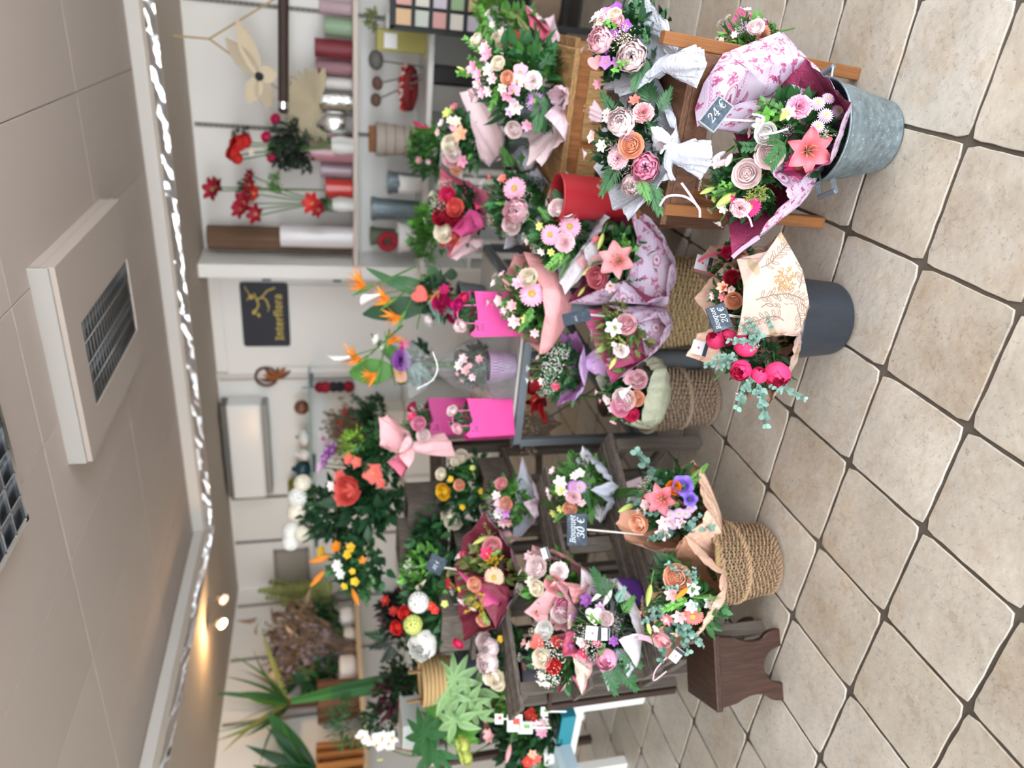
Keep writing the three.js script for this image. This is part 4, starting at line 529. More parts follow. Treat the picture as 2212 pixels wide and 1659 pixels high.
bq({ label: 'toile-wrapped bouquet with magenta lining, rose and long green lily buds in the bucket', c: [1600, 410, 2.16], r: 0.115, base: inBucket(-0.04, 0.0), stems: [1720, 350, 0.05], dir: [-0.3, 0.85, 0.35], fol: [['leaf', 'dark', 1.0], ['fine', 'mid', 0.9]],
  fl: [['bud', 'pale', 1552, 338, 52, { a: 2.2, t: 0.5 }], ['bud', 'rose', 1562, 352, 52, { a: 1.9, t: 0.4 }], ['bud', 'pale', 1574, 346, 48, { a: 2.6, t: 0.6 }], ['star', 'white', 1548, 352, 30], ['rose', 'pale', 1613, 376, 50], ['bud', 'green', 1528, 412, 40, { a: 2.0 }], ['bud', 'green', 1568, 431, 66, { a: 2.2, t: 0.4 }], ['carnation', 'blush', 1597, 452, 42], ['gerbera', 'fuch', 1620, 450, 48], ['filler', 'green', 1640, 412, 62], ['filler', 'green', 1625, 425, 50]],
  sp: [['pinnate', 'dark', 1600, 380, 1535, 380, 0, 0], ['ruscus', 'mid', 1610, 400, 1540, 420, -0.04, -0.06], ['ivy', 'fresh', 1590, 400, 1550, 398, -0.08, -0.1], ['fern', 'olive', 1660, 420, 1610, 430, -0.06, -0.1]],
  wr: [{ o: 'toile', i: 'mag', n: [1765, 355, 0.02], rim: [[1662, 366, -0.12], [1700, 405, -0.12], [1705, 430, -0.1], [1640, 506, -0.08], [1582, 556, -0.02], [1562, 446, 0.12], [1550, 370, 0.14], [1580, 330, 0.12], [1620, 335, 0.02]], k: { r: 0.03, bulge: 0.02, sag: 0.05, crinkle: 0.02 } }],
  rb: [{ m: 'blush', p: [[1600, 455, -0.1], [1618, 470, -0.12], [1625, 490, -0.11]] }, { m: 'lilac', p: [[1582, 556, -0.04], [1600, 540, -0.06], [1640, 512, -0.1]], w: 0.012 }] });
slate('small chalk price tag reading 24 euros tucked in the zinc bucket bouquets', [[1509, 267], [1548, 209], [1587, 230], [1541, 282]], 1.93, [['24 €', 0.18, 0.66, 150]], [1640, 262, 0.1], true);
// ---------------------------------------------------------------- bouquets in the dark pot
const bB4 = bq({ label: 'cream floral-paper bouquet standing in the middle of the dark pot', c: [1590, 635, 2.3], r: 0.10, base: inPot(0.02, 0), stems: [1690, 660, 0.02], fol: [['leaf', 'dark', 0.9]],
  fl: [['rose', 'dred', 1580, 600, 26], ['star', 'dusty', 1583, 590, 30], ['star', 'peach', 1560, 620, 30], ['rose', 'peach', 1585, 650, 30]], sp: [['euca', 'eucaD', 1620, 640, 1560, 625, 0, 0.03], ['euca', 'eucaD', 1620, 660, 1590, 715, -0.06, -0.08], ['twigs', 'brown', 1590, 620, 1545, 620, 0, -0.02], ['twigs', 'brown', 1600, 600, 1560, 590, 0, 0], ['euca', 'eucaD', 1610, 570, 1585, 560, -0.05, -0.06]],
  wr: [{ o: 'floral', i: 'salmon', n: [1715, 670, 0.02], rim: [[1602, 552, -0.06], [1660, 541, -0.06], [1700, 570, -0.1], [1738, 655, -0.16], [1728, 720, -0.14], [1660, 728, -0.12], [1594, 722, -0.08], [1560, 720, 0.04], [1530, 690, 0.12], [1498, 645, 0.16], [1530, 605, 0.14], [1566, 568, 0.08]], k: { r: 0.06, bulge: 0.02, sag: 0.02, crinkle: 0.016 } }] });
{
  const t = bB4, o = t.position, A = [[1601, 557], [1658, 545], [1674, 508], [1719, 588], [1739, 656], [1726, 724]], B = [[1592, 560], [1596, 590], [1600, 620], [1598, 660], [1594, 700], [1592, 724]];
  const mk = (off) => new MB().grid(20, 30, (u, v) => { const q = Math.min(4.999, v * 5), k = Math.floor(q), l = (S) => P(S[k][0] + (S[k + 1][0] - S[k][0]) * (q - k), S[k][1] + (S[k + 1][1] - S[k][1]) * (q - k), 2.10 + 0.05 * Math.abs(v - 0.55)), p = l(B).lerp(l(A), u); p.addScaledVector(TOW, 0.05 * Math.sin(Math.PI * v) * (0.6 + 0.4 * u) + (Math.abs(u - 0.62) < 0.03 ? -0.006 : 0) + off); p.sub(o); return [p.x, p.y, p.z, p.dot(RT) * 4.2, p.dot(UU) * 4.2]; }).build();
  part('paper_fold', mk(0), PAP.floral, t); part('paper_lining', mk(-0.004), PAP.salmon, t);
}
const eu = (a) => a.map(([bx, by, tx, ty, d0 = -0.08, d1 = -0.1, k = 'euca']) => ['euca', k, bx, by, tx, ty, d0, d1]);
const bqP = bq({ label: 'cream-wrapped bouquet with hot pink peonies and trailing eucalyptus in the dark pot', c: [1625, 790, 2.24], r: 0.11, base: inPot(-0.04, 0.0), stems: [1690, 735, 0.03], dir: [-0.55, 0.7, 0.4], fol: [['leaf', 'deep', 0.9], ['fine', 'dark', 0.8]],
  fl: [['peony', 'hot', 1549, 739, 42, { a: 0.6, t: 0.6 }], ['peony', 'hot', 1580, 728, 36, { a: 1.9 }], ['peony', 'hot', 1606, 752, 52, { a: -0.6, t: 0.7 }], ['peony', 'hot', 1602, 798, 46], ['peony', 'hot', 1638, 815, 36, { a: -0.3, t: 0.7 }], ['peony', 'hot', 1677, 802, 56, { a: 3.0, t: 0.8 }]],
  sp: eu([[1640, 740, 1570, 735, -0.12, -0.13], [1670, 715, 1655, 680, -0.14, -0.15], [1650, 735, 1615, 690, -0.14, -0.16], [1640, 745, 1600, 700, -0.12, -0.14], [1600, 775, 1520, 790, -0.06, -0.06], [1600, 780, 1545, 800, -0.08, -0.1], [1590, 770, 1540, 770, -0.1, -0.12], [1630, 800, 1590, 885, -0.1, -0.12], [1620, 820, 1600, 850, -0.12, -0.14], [1640, 830, 1655, 925, -0.1, -0.12], [1660, 830, 1690, 850, -0.12, -0.13], [1680, 830, 1742, 865, -0.1, -0.12, 'euca'], [1640, 815, 1640, 860, -0.1, -0.12], [1620, 760, 1640, 745, -0.14, -0.15]]),
  wr: [{ o: 'floral', i: 'peachL', n: [1712, 722, 0.02], rim: [[1643, 728, -0.12], [1690, 722, -0.14], [1721, 726, -0.14], [1714, 764, -0.13], [1703, 812, -0.1], [1662, 872, -0.04], [1618, 832, 0.04], [1583, 808, 0.08], [1480, 768, 0.15], [1505, 720, 0.13], [1540, 704, 0.08], [1600, 718, 0.0]], k: { r: 0.04, bulge: 0.01, sag: 0.03, crinkle: 0.014 } }] });
card(bqP, bqP.position, 1512, 752, 2.35, 0.045, 0.055, -0.3);
const bqQ = bq({ label: 'salmon-lined bouquet with pink ribbon at the back of the dark pot', c: [1580, 575, 2.45], r: 0.09, base: inPot(0.05, -0.04), stems: [1690, 630, 0], dir: [0.2, 0.9, 0.2], fol: [['leaf', 'dark', 0.9]], fl: [['rose', 'hot', 1575, 545, 26], ['star', 'pink', 1600, 548, 28], ['rose', 'peach', 1600, 560, 28]], sp: eu([[1600, 560, 1580, 540, -0.05, -0.05]]),
  wr: [{ o: 'floral', i: 'salmon', n: [1700, 625, -0.02], rim: [[1560, 640, -0.03], [1498, 586, 0.1], [1506, 560, 0.12], [1534, 531, 0.12], [1576, 530, 0.08], [1652, 533, 0.0], [1678, 508, -0.06], [1668, 580, -0.1], [1610, 620, -0.08]], k: { r: 0.04, bulge: 0.015, sag: 0.03, crinkle: 0.016 } }], rb: [{ m: 'pink', p: [[1500, 580, 0.03], [1515, 560, 0.0], [1545, 548, -0.02], [1610, 538, -0.03]], w: 0.01 }, { m: 'pink', p: [[1500, 582, 0.03], [1520, 584, 0.02], [1550, 600, 0.0]], w: 0.008 }] });
card(bqQ, bqQ.position, 1521, 569, 2.46, 0.05, 0.06, -0.25);
slate('chalk price tag reading Bouquet 20 euros in the cream-wrapped bouquets', [[1543, 714], [1521, 660], [1566, 660], [1584, 711]], 2.12, [['Bouquet', 0.06, 0.4, 100], ['20 €', 0.2, 0.86, 130]], [1625, 690, 0.1]);
// ---------------------------------------------------------------- bouquets in the peach-paper basket
bq({ label: 'peach-wrapped bouquet with red lily, violet bellflower and lilac chrysanthemums in the basket', c: [1440, 1090, 2.72], r: 0.15, base: V(-1.72, 0.03, -1.87), stems: [1540, 1180, 0.02], fol: [['leaf', 'dark', 0.95], ['fine', 'mid', 0.8]],
  fl: [['lily', 'dusty', 1428, 1078, 72], ['bell', 'purple', 1474, 1050, 48], ['bell', 'purple', 1490, 1078, 34], ['five', 'lilac', 1495, 1096, 26], ['mum', 'lilac', 1447, 1115, 26], ['mum', 'lilac', 1467, 1111, 26], ['mum', 'lilac', 1452, 1136, 26], ['mum', 'lilac', 1483, 1112, 24], ['star', 'pale', 1431, 1153, 38], ['star', 'blush', 1434, 1130, 36], ['star', 'blush', 1470, 1130, 28], ['bud', 'green', 1352, 1097, 40, { a: 2.0 }], ['rose', 'orange', 1455, 1053, 26], ['rose', 'peach', 1380, 1130, 36]],
  sp: eu([[1440, 1060, 1370, 970, 0.02, 0.05], [1440, 1070, 1400, 1020, 0, 0], [1430, 1040, 1440, 1020, -0.04, -0.06], [1430, 1100, 1355, 1080, 0, 0.02, 'euca'], [1440, 1110, 1390, 1110, -0.1, -0.12], [1460, 1150, 1398, 1165, -0.12, -0.12, 'eucaD'], [1470, 1140, 1545, 1140, -0.15, -0.16], [1480, 1140, 1515, 1110, -0.15, -0.17], [1470, 1130, 1495, 1150, -0.15, -0.17, 'eucaD'], [1420, 1090, 1400, 1060, -0.1, -0.14]]).concat([['fern', 'fresh', 1480, 1060, 1530, 1000, -0.06, -0.04], ['fern', 'mid', 1470, 1060, 1515, 1030, -0.1, -0.1], ['ruscus', 'mid', 1470, 1090, 1440, 1090, -0.12, -0.16]]),
  wr: [{ o: 'peachL', i: 'peach', n: [1545, 1190, 0.03], rim: [[1497, 994, 0.02], [1513, 1008, -0.04], [1512, 1048, -0.1], [1528, 1102, -0.16], [1518, 1130, -0.17], [1482, 1158, -0.16], [1458, 1186, -0.10], [1416, 1190, -0.02], [1352, 1170, 0.08], [1329, 1132, 0.16], [1338, 1108, 0.16], [1395, 1060, 0.14], [1460, 1010, 0.1]], k: { r: 0.05, bulge: 0.02, sag: 0.04, crinkle: 0.02 } }] });
const bqR = bq({ label: 'peach-wrapped bouquet with apricot rose, coral gerbera and white freesias in the basket', c: [1470, 1300, 2.58], r: 0.15, base: V(-1.79, 0.03, -1.82), stems: [1540, 1240, 0.02], dir: [-0.45, 0.8, 0.4], fol: [['leaf', 'dark', 0.95], ['leaf', 'fresh', 0.8], ['round', 'eucaD', 0.8]],
  fl: [['rose', 'peach', 1465, 1247, 48], ['gerbera', 'coral', 1497, 1337, 46], ['star', 'white', 1497, 1274, 36], ['star', 'white', 1536, 1302, 38], ['star', 'sky', 1494, 1310, 34], ['star', 'rose', 1450, 1285, 36], ['star', 'rose', 1467, 1334, 36], ['star', 'dusty', 1440, 1340, 30], ['bud', 'green', 1402, 1286, 48, { a: 2.9 }], ['bud', 'orange', 1472, 1282, 40, { a: 2.2 }], ['bud', 'lime', 1402, 1356, 34, { a: 0.3 }], ['rose', 'rose', 1430, 1380, 34]],
  sp: eu([[1490, 1260, 1440, 1215, -0.1, -0.1], [1500, 1250, 1470, 1225, -0.14, -0.16], [1500, 1265, 1500, 1225, -0.14, -0.16], [1470, 1270, 1430, 1270, -0.12, -0.14], [1440, 1320, 1385, 1345, -0.06, -0.06], [1450, 1310, 1400, 1320, -0.06, -0.08, 'euca'], [1470, 1320, 1475, 1390, -0.1, -0.1, 'eucaD'], [1460, 1330, 1490, 1415, -0.08, -0.1], [1450, 1350, 1425, 1430, -0.06, -0.06, 'eucaD'], [1470, 1340, 1520, 1400, -0.1, -0.12], [1450, 1330, 1455, 1400, -0.04, -0.04, 'eucaD']]).concat([['ruscus', 'fresh', 1490, 1290, 1430, 1320, -0.12, -0.14], ['grassy', 'mid', 1490, 1290, 1580, 1290, -0.14, -0.16], ['ruscus', 'mid', 1500, 1290, 1515, 1330, -0.14, -0.16]]),
  wr: [{ o: 'peachL', i: 'peach', n: [1548, 1240, 0.03], rim: [[1480, 1158, -0.10], [1506, 1200, -0.16], [1558, 1240, -0.2], [1557, 1278, -0.2], [1535, 1318, -0.16], [1516, 1355, -0.12], [1500, 1382, -0.06], [1440, 1430, 0.04], [1420, 1400, 0.12], [1405, 1320, 0.16], [1405, 1278, 0.14], [1444, 1220, 0.06]], k: { r: 0.05, bulge: 0.02, sag: 0.05, crinkle: 0.02 } }], rb: [{ m: 'blush', p: [[1440, 1420, -0.05], [1415, 1450, -0.04], [1412, 1470, -0.05], [1440, 1450, -0.06]], w: 0.004 }] });
card(bqR, bqR.position, 1461, 1415, 2.5, 0.035, 0.05, 0.9);
slate('tall chalk price tag on a stick reading Bouquet 30 euros behind the wicker basket', [[1225, 1178], [1224, 1110], [1268, 1108.5], [1268, 1179]], 2.85, [['Bouquet', 0.06, 0.42, 104], ['30 €', 0.2, 0.88, 130]], [1390, 1155, -0.1]);
// ---------------------------------------------------------------- bouquets in the two baskets behind the dark pot
const bB7 = bq({ label: 'toile-wrapped bouquet with a large open pink lily in the wide basket', c: [1335, 560, 2.92], r: 0.16, base: V(-0.98, 0.04, -2.76), stems: [1415, 610, 0.1], fol: [['leaf', 'dark', 0.9], ['leaf', 'fresh', 0.6]],
  fl: [['lily', 'rose', 1333, 562, 84], ['bud', 'lime', 1297, 522, 42, { a: 2.8 }], ['bud', 'lime', 1268, 585, 30, { a: 2.4 }], ['bud', 'lime', 1256, 630, 28, { a: 2.5 }], ['star', 'blush', 1318, 620, 30], ['rose', 'dusty', 1290, 600, 40]],
  sp: [['ivy', 'fresh', 1380, 545, 1330, 520, -0.12, -0.14], ['ivy', 'fresh', 1360, 530, 1340, 500, -0.12, -0.14], ['ruscus', 'mid', 1360, 570, 1300, 540, -0.08, -0.1]],
  wr: [{ o: 'toile', i: 'mag', n: [1440, 625, 0.02], rim: [[1358, 455, 0.0], [1400, 480, -0.08], [1430, 515, -0.12], [1450, 567, -0.14], [1440, 640, -0.14], [1395, 655, -0.14], [1350, 606, -0.08], [1225, 656, 0.08], [1265, 590, 0.16], [1280, 520, 0.16], [1320, 480, 0.1]], k: { r: 0.06, bulge: 0.02, sag: 0.04, crinkle: 0.02 } }] });
{
  const t = bB7, o = t.position, A = [[1358, 458], [1372, 520], [1366, 570], [1350, 606], [1315, 652]], B = [[1392, 462], [1430, 515], [1449, 568], [1446, 615], [1440, 664]];
  const mk = (off) => new MB().grid(16, 28, (u, v) => { const q = Math.min(3.999, v * 4), k = Math.floor(q), l = (S) => P(S[k][0] + (S[k + 1][0] - S[k][0]) * (q - k), S[k][1] + (S[k + 1][1] - S[k][1]) * (q - k), 2.9), p = l(A).lerp(l(B), u); p.addScaledVector(TOW, 0.05 * Math.sin(Math.PI * (0.15 + 0.75 * v)) + 0.004 * Math.sin(u * 7 + v * 11) + off).sub(o); return [p.x, p.y, p.z, p.dot(RT) * 4.2, p.dot(UU) * 4.2]; }).build();
  part('paper_fold', mk(0), PAP.toile, t); part('paper_lining', mk(-0.004), PAP.mag, t);
}
const bB8 = bq({ label: 'toile-wrapped bouquet with wide magenta lining and white freesias in the wide basket', c: [1335, 725, 2.9], r: 0.13, base: V(-1.12, 0.04, -2.76), stems: [1415, 690, 0.1], dir: [-0.35, 0.85, 0.35], fol: [['leaf', 'olive', 0.8], ['leaf', 'mid', 0.9]],
  fl: [['star', 'white', 1326, 708, 44], ['rose', 'blush', 1353, 700, 36], ['filler', 'green', 1336, 738, 54], ['filler', 'green', 1330, 680, 40], ['bud', 'lime', 1324, 784, 34, { a: 2.6 }], ['carnation', 'pale', 1340, 760, 34]],
  wr: [{ o: 'toile', i: 'magL', n: [1438, 690, 0.02], rim: [[1312, 660, 0.06], [1360, 680, -0.1], [1372, 700, -0.14], [1420, 672, -0.14], [1440, 705, -0.15], [1425, 745, -0.14], [1396, 776, -0.12], [1321, 830, 0.0], [1290, 760, 0.1], [1262, 690, 0.14], [1270, 668, 0.12]], k: { r: 0.05, bulge: 0.015, sag: 0.04, crinkle: 0.02 } }] });
{
  const t = bB8, o = t.position, A = [[1315, 660], [1355, 682], [1368, 695], [1385, 730], [1396, 776]], B = [[1418, 668], [1432, 685], [1440, 705], [1428, 745], [1396, 777]];
  const mk = (off) => new MB().grid(12, 24, (u, v) => { const q = Math.min(3.999, v * 4), k = Math.floor(q), l = (S) => P(S[k][0] + (S[k + 1][0] - S[k][0]) * (q - k), S[k][1] + (S[k + 1][1] - S[k][1]) * (q - k), 2.88), p = l(A).lerp(l(B), u); p.addScaledVector(TOW, 0.03 * Math.sin(Math.PI * v) + off).sub(o); return [p.x, p.y, p.z, p.dot(RT) * 4.2, p.dot(UU) * 4.2]; }).build();
  part('paper_fold', mk(0), PAP.toile, t); part('paper_lining', mk(-0.004), PAP.magL, t);
  const C = [[1368, 695], [1385, 730], [1397, 776]], Dd = [[1320, 800], [1320, 800], [1321, 800]];
  part('lining_flap', new MB().grid(10, 16, (u, v) => { const q = Math.min(1.999, v * 2), k = Math.floor(q), p = P(C[k][0] + (C[k + 1][0] - C[k][0]) * (q - k), C[k][1] + (C[k + 1][1] - C[k][1]) * (q - k), 2.885).lerp(P(1321, 799, 2.9), u); p.addScaledVector(TOW, 0.02 * Math.sin(Math.PI * u)).sub(o); return [p.x, p.y, p.z]; }).build(), PAP.magL, t);
}
slate('dark tilted slate tag standing in the wide basket, writing smudged', [[1220, 703], [1211, 677], [1274, 668], [1277, 694]], 2.86, [['20 €', 0.15, 0.5, 90]], [1320, 684, 0.05]);
bq({ label: 'green-paper bouquet with pale roses and white calla in the tall basket', c: [1350, 855, 2.98], r: 0.12, base: V(-1.40, 0.04, -2.47), stems: [1420, 855, 0], dir: [-0.2, 0.85, 0.4], fol: [['leaf', 'dark', 0.9], ['leaf', 'olive', 0.9]],
  fl: [['rose', 'pale', 1349, 862, 40], ['calla', 'white', 1350, 845, 40, { a: 2.2 }], ['rose', 'blush', 1378, 820, 34], ['carnation', 'blush', 1362, 815, 34], ['rose', 'pink', 1340, 880, 34], ['rose', 'hot', 1364, 893, 28], ['rose', 'peach', 1375, 860, 28]], sp: [['ruscus', 'mid', 1370, 880, 1320, 905, -0.06, -0.06], ['ruscus', 'fresh', 1360, 800, 1325, 800, -0.06, -0.08]],
  wr: [{ o: 'green', i: 'greenL', n: [1430, 850, 0.02], rim: [[1393, 776, -0.08], [1412, 800, -0.13], [1398, 850, -0.15], [1386, 908, -0.12], [1360, 916, -0.08], [1335, 905, 0.02], [1312, 884, 0.1], [1285, 815, 0.14], [1320, 780, 0.1]], k: { r: 0.08, bulge: 0.045, sag: 0.04, crinkle: 0.03, fold: 0.014 } }] });
// ---------------------------------------------------------------- two pale bouquets on the wooden stool
bq({ label: 'white-wrapped round bouquet with blush peonies and violet flowers on the wooden stool', c: [1352, 95, 2.32], r: 0.15, base: V(-0.1, 0.58, -2.2), stems: [1440, 138, -0.1], fol: [['leaf', 'deep', 0.95], ['leaf', 'mid', 0.8]],
  fl: [['peonyfull', 'blush', 1298, 88, 52], ['peonyfull', 'pale', 1364, 122, 64], ['five', 'violet', 1350, 52, 30], ['five', 'violet', 1325, 70, 26], ['five', 'orchid', 1307, 24, 34], ['five', 'violet', 1330, 12, 30], ['five', 'orchid', 1305, 134, 32], ['rose', 'cream', 1328, 33, 26], ['rose', 'blush', 1335, 45, 22], ['gyp', 'cream', 1350, 76, 50], ['gyp', 'cream', 1340, 92, 50], ['gyp', 'cream', 1297, 45, 34], ['star', 'pink', 1290, 182, 26], ['heart', 'rose', 1284, 132, 34, { a: 1.2, t: 3 }]],
  sp: [['ivy', 'fresh', 1340, 60, 1300, 48, -0.13, -0.16], ['ivy', 'fresh', 1345, 130, 1320, 165, -0.14, -0.16], ['ivy', 'fresh', 1360, 135, 1335, 140, -0.15, -0.17], ['palm', 'dark', 1400, 60, 1370, -20, 0, 0.02], ['palm', 'dark', 1410, 70, 1440, 20, -0.04, -0.06], ['palm', 'deep', 1380, 90, 1350, 10, 0, 0.02], ['palm', 'dark', 1400, 110, 1370, 190, -0.1, -0.12], ['ruscus', 'dark', 1400, 100, 1390, 60, -0.12, -0.14]],
  wr: [{ o: 'white', i: 'white', n: [1446, 137, -0.19], rim: [[1372, -30, 0.06], [1410, 20, -0.02], [1440, 66, -0.1], [1441, 118, -0.14], [1405, 152, -0.14], [1385, 178, -0.12], [1338, 212, -0.06], [1300, 195, 0.06], [1320, 120, 0.14], [1330, 40, 0.14]], k: { r: 0.03, bulge: 0.02, sag: 0.1, crinkle: 0.04, fold: 0.012 } }, { o: 'white', n: [1443, 137, -0.2], rim: [[1500, 96, -0.28], [1521, 108, -0.32], [1527, 142, -0.33], [1506, 188, -0.30], [1490, 160, -0.26], [1492, 120, -0.26]], k: { r: 0.026, bulge: 0.0, sag: 0.02, crinkle: 0.01, fold: 0.01 } }], rb: [{ m: 'blush', p: [[1444, 118, -0.16], [1450, 137, -0.18], [1446, 156, -0.16]], w: 0.01 }] });
bq({ label: 'white-wrapped round bouquet with pink peony, carnations and palm leaves on the wooden stool', c: [1362, 315, 2.28], r: 0.155, base: V(-0.33, 0.58, -2.15), stems: [1455, 332, -0.1], fol: [['leaf', 'deep', 0.95], ['fine', 'dark', 0.9]],
  fl: [['peonyfull', 'pink', 1393, 360, 60], ['carnation', 'rose', 1389, 238, 46], ['peonyfull', 'pale', 1342, 268, 58], ['rose', 'peach', 1364, 314, 44], ['carnation', 'blush', 1331, 342, 46], ['peonyfull', 'pale', 1367, 398, 46], ['carnation', 'lilac', 1352, 290, 34], ['gyp', 'mauve', 1345, 250, 44], ['gyp', 'mauve', 1350, 360, 44], ['star', 'coral', 1370, 215, 30], ['filler', 'mauve', 1322, 315, 40]],
  sp: [['palm', 'dark', 1410, 240, 1390, 150, -0.08, -0.06], ['palm', 'dark', 1420, 250, 1450, 190, -0.12, -0.14], ['palm', 'dark', 1340, 340, 1300, 420, -0.06, -0.02], ['palm', 'dark', 1400, 380, 1425, 460, -0.12, -0.14], ['palm', 'mid', 1380, 380, 1400, 430, -0.12, -0.14], ['palm', 'dark', 1330, 250, 1300, 200, -0.02, 0.0], ['ruscus', 'dark', 1410, 300, 1400, 260, -0.14, -0.16]],
  wr: [{ o: 'white', i: 'white', n: [1462, 331, -0.12], rim: [[1400, 143, 0.0], [1428, 200, -0.08], [1458, 280, -0.14], [1440, 335, -0.16], [1460, 388, -0.14], [1420, 408, -0.13], [1356, 480, -0.06], [1322, 456, 0.04], [1282, 365, 0.14], [1298, 283, 0.15], [1345, 190, 0.1]], k: { r: 0.03, bulge: 0.02, sag: 0.1, crinkle: 0.035, fold: 0.012 } }, { o: 'white', n: [1459, 331, -0.12], rim: [[1495, 300, -0.15], [1536, 304, -0.2], [1540, 330, -0.22], [1536, 357, -0.21], [1514, 388, -0.18], [1490, 360, -0.14]], k: { r: 0.028, bulge: 0.0, sag: 0.02, crinkle: 0.01, fold: 0.01 } }, { o: 'pearl', n: [1440, 300, -0.17], rim: [[1405, 275, -0.22], [1415, 300, -0.24], [1440, 310, -0.22], [1425, 330, -0.18], [1410, 315, -0.17]], k: { r: 0.01, bulge: 0.012 } }],
  rb: [{ m: 'blush', p: [[1425, 445, -0.15], [1440, 425, -0.17], [1480, 425, -0.17], [1510, 450, -0.16], [1512, 470, -0.15]], w: 0.007 }, { m: 'blush', p: [[1508, 448, -0.16], [1490, 420, -0.17], [1472, 395, -0.16]], w: 0.007 }] });
// ---------------------------------------------------------------- bouquets on the cabinet and the buckets behind the stool
const zb = (label, p, h, top, mat = 'zinc', r = 0.075) => { const t = thing('flower_bucket', label, 'bucket', V(p.x, h, p.z)); const H = Math.max(0.12, top - h); part('shell', lathe([[0, 0], [r * 0.8, 0], [r * 0.82, 0.005], [r, H - 0.008], [r * 1.04, H - 0.006], [r * 1.04, H], [r * 0.95, H], [r * 0.78, 0.01], [0, 0.01]], 32), typeof mat === 'string' ? M[mat] : mat, t); return t; };
{ const t = thing('display_bench', 'plain wooden display bench behind the brown cabinet', 'bench', V(-0.72, 0, -3.62)); for (let k = 0; k < 4; k++) part('plank', box(1.3, 0.025, 0.12, 0, 0.5, -0.2 + k * 0.13, 0.003), M.woodL, t); for (const x of [-0.6, 0.6]) for (const z of [-0.22, 0.22]) part('leg', box(0.05, 0.49, 0.05, x, 0.245, z, 0.004), M.woodL, t); part('apron', box(1.2, 0.06, 0.02, 0, 0.46, 0.24), M.woodO, t); }
zb('zinc bucket on the brown cabinet under the large pink bouquet', P(1215, 225, 3.12), 0.647, 0.80);
bq({ label: 'large pink bouquet with violet dahlia, orchids and mauve paper bow on the brown cabinet', c: [1120, 175, 3.05], r: 0.22, base: P(1215, 225, 3.12).setY(0.68), stems: [1200, 210, 0.02], fol: [['leaf', 'dark', 1.0], ['leaf', 'mid', 0.9], ['leaf', 'fresh', 0.7]],
  fl: [['mum', 'orchid', 1155, 220, 44], ['carnation', 'pale', 1150, 172, 40], ['orchid', 'pink', 1122, 150, 38], ['orchid', 'blush', 1115, 172, 38], ['orchid', 'pink', 1108, 195, 34], ['orchid', 'lilac', 1103, 225, 30], ['star', 'lilac', 1102, 240, 28], ['rose', 'cream', 1076, 137, 26], ['rose', 'peach', 1096, 168, 24], ['star', 'pale', 1055, 150, 34], ['star', 'pink', 1018, 146, 34], ['star', 'pink', 1030, 160, 30], ['rose', 'cream', 1030, 86, 24], ['star', 'blush', 1045, 103, 32], ['star', 'blush', 1030, 180, 28], ['star', 'pink', 1040, 200, 28], ['star', 'cream', 1085, 190, 26], ['bud', 'lime', 995, 148, 22], ['star', 'blush', 1062, 170, 28], ['rose', 'pale', 1110, 280, 30], ['star', 'pink', 1138, 272, 28]],
  sp: [['palm', 'dark', 1170, 150, 1200, 95, -0.14, -0.1], ['palm', 'dark', 1175, 190, 1160, 280, -0.15, -0.14], ['ruscus', 'fresh', 1080, 180, 1060, 240, -0.1, -0.1], ['ruscus', 'mid', 1080, 120, 1030, 60, -0.04, -0.02], ['ruscus', 'fresh', 1050, 120, 1000, 80, 0, 0], ['palm', 'deep', 1160, 150, 1180, 130, -0.2, -0.22], ['ruscus', 'dark', 1150, 200, 1175, 225, -0.18, -0.2], ['ruscus', 'mid', 1070, 160, 1010, 120, 0, 0], ['ruscus', 'fresh', 1060, 150, 985, 160, 0, 0]],
  wr: [{ o: 'pinkV', i: 'pinkL', n: [1222, 214, -0.04], rim: [[1210, 112, 0.02], [1262, 101, -0.05], [1232, 165, -0.16], [1222, 205, -0.2], [1176, 250, -0.2], [1222, 305, -0.16], [1170, 362, -0.08], [1138, 362, 0.0], [1140, 300, 0.08], [1150, 200, 0.14], [1165, 130, 0.12]], k: { r: 0.03, bulge: 0.02, sag: 0.1, crinkle: 0.04, fold: 0.014 } }, { o: 'pinkV', n: [1222, 214, -0.06], rim: [[1265, 190, -0.12], [1306, 244, -0.14], [1297, 266, -0.12], [1262, 258, -0.08], [1245, 225, -0.03]], k: { r: 0.025, bulge: 0.0, sag: 0.02, crinkle: 0.012 } }, { o: 'pinkV', n: [1222, 213, -0.1], rim: [[1200, 185, -0.2], [1180, 200, -0.22], [1190, 220, -0.2], [1215, 235, -0.16], [1225, 200, -0.16]], k: { r: 0.012, bulge: 0.015 } }] });
zb('zinc bucket on the display bench under the bouquet with coral rose', P(1190, 75, 3.6), 0.515, 0.62);
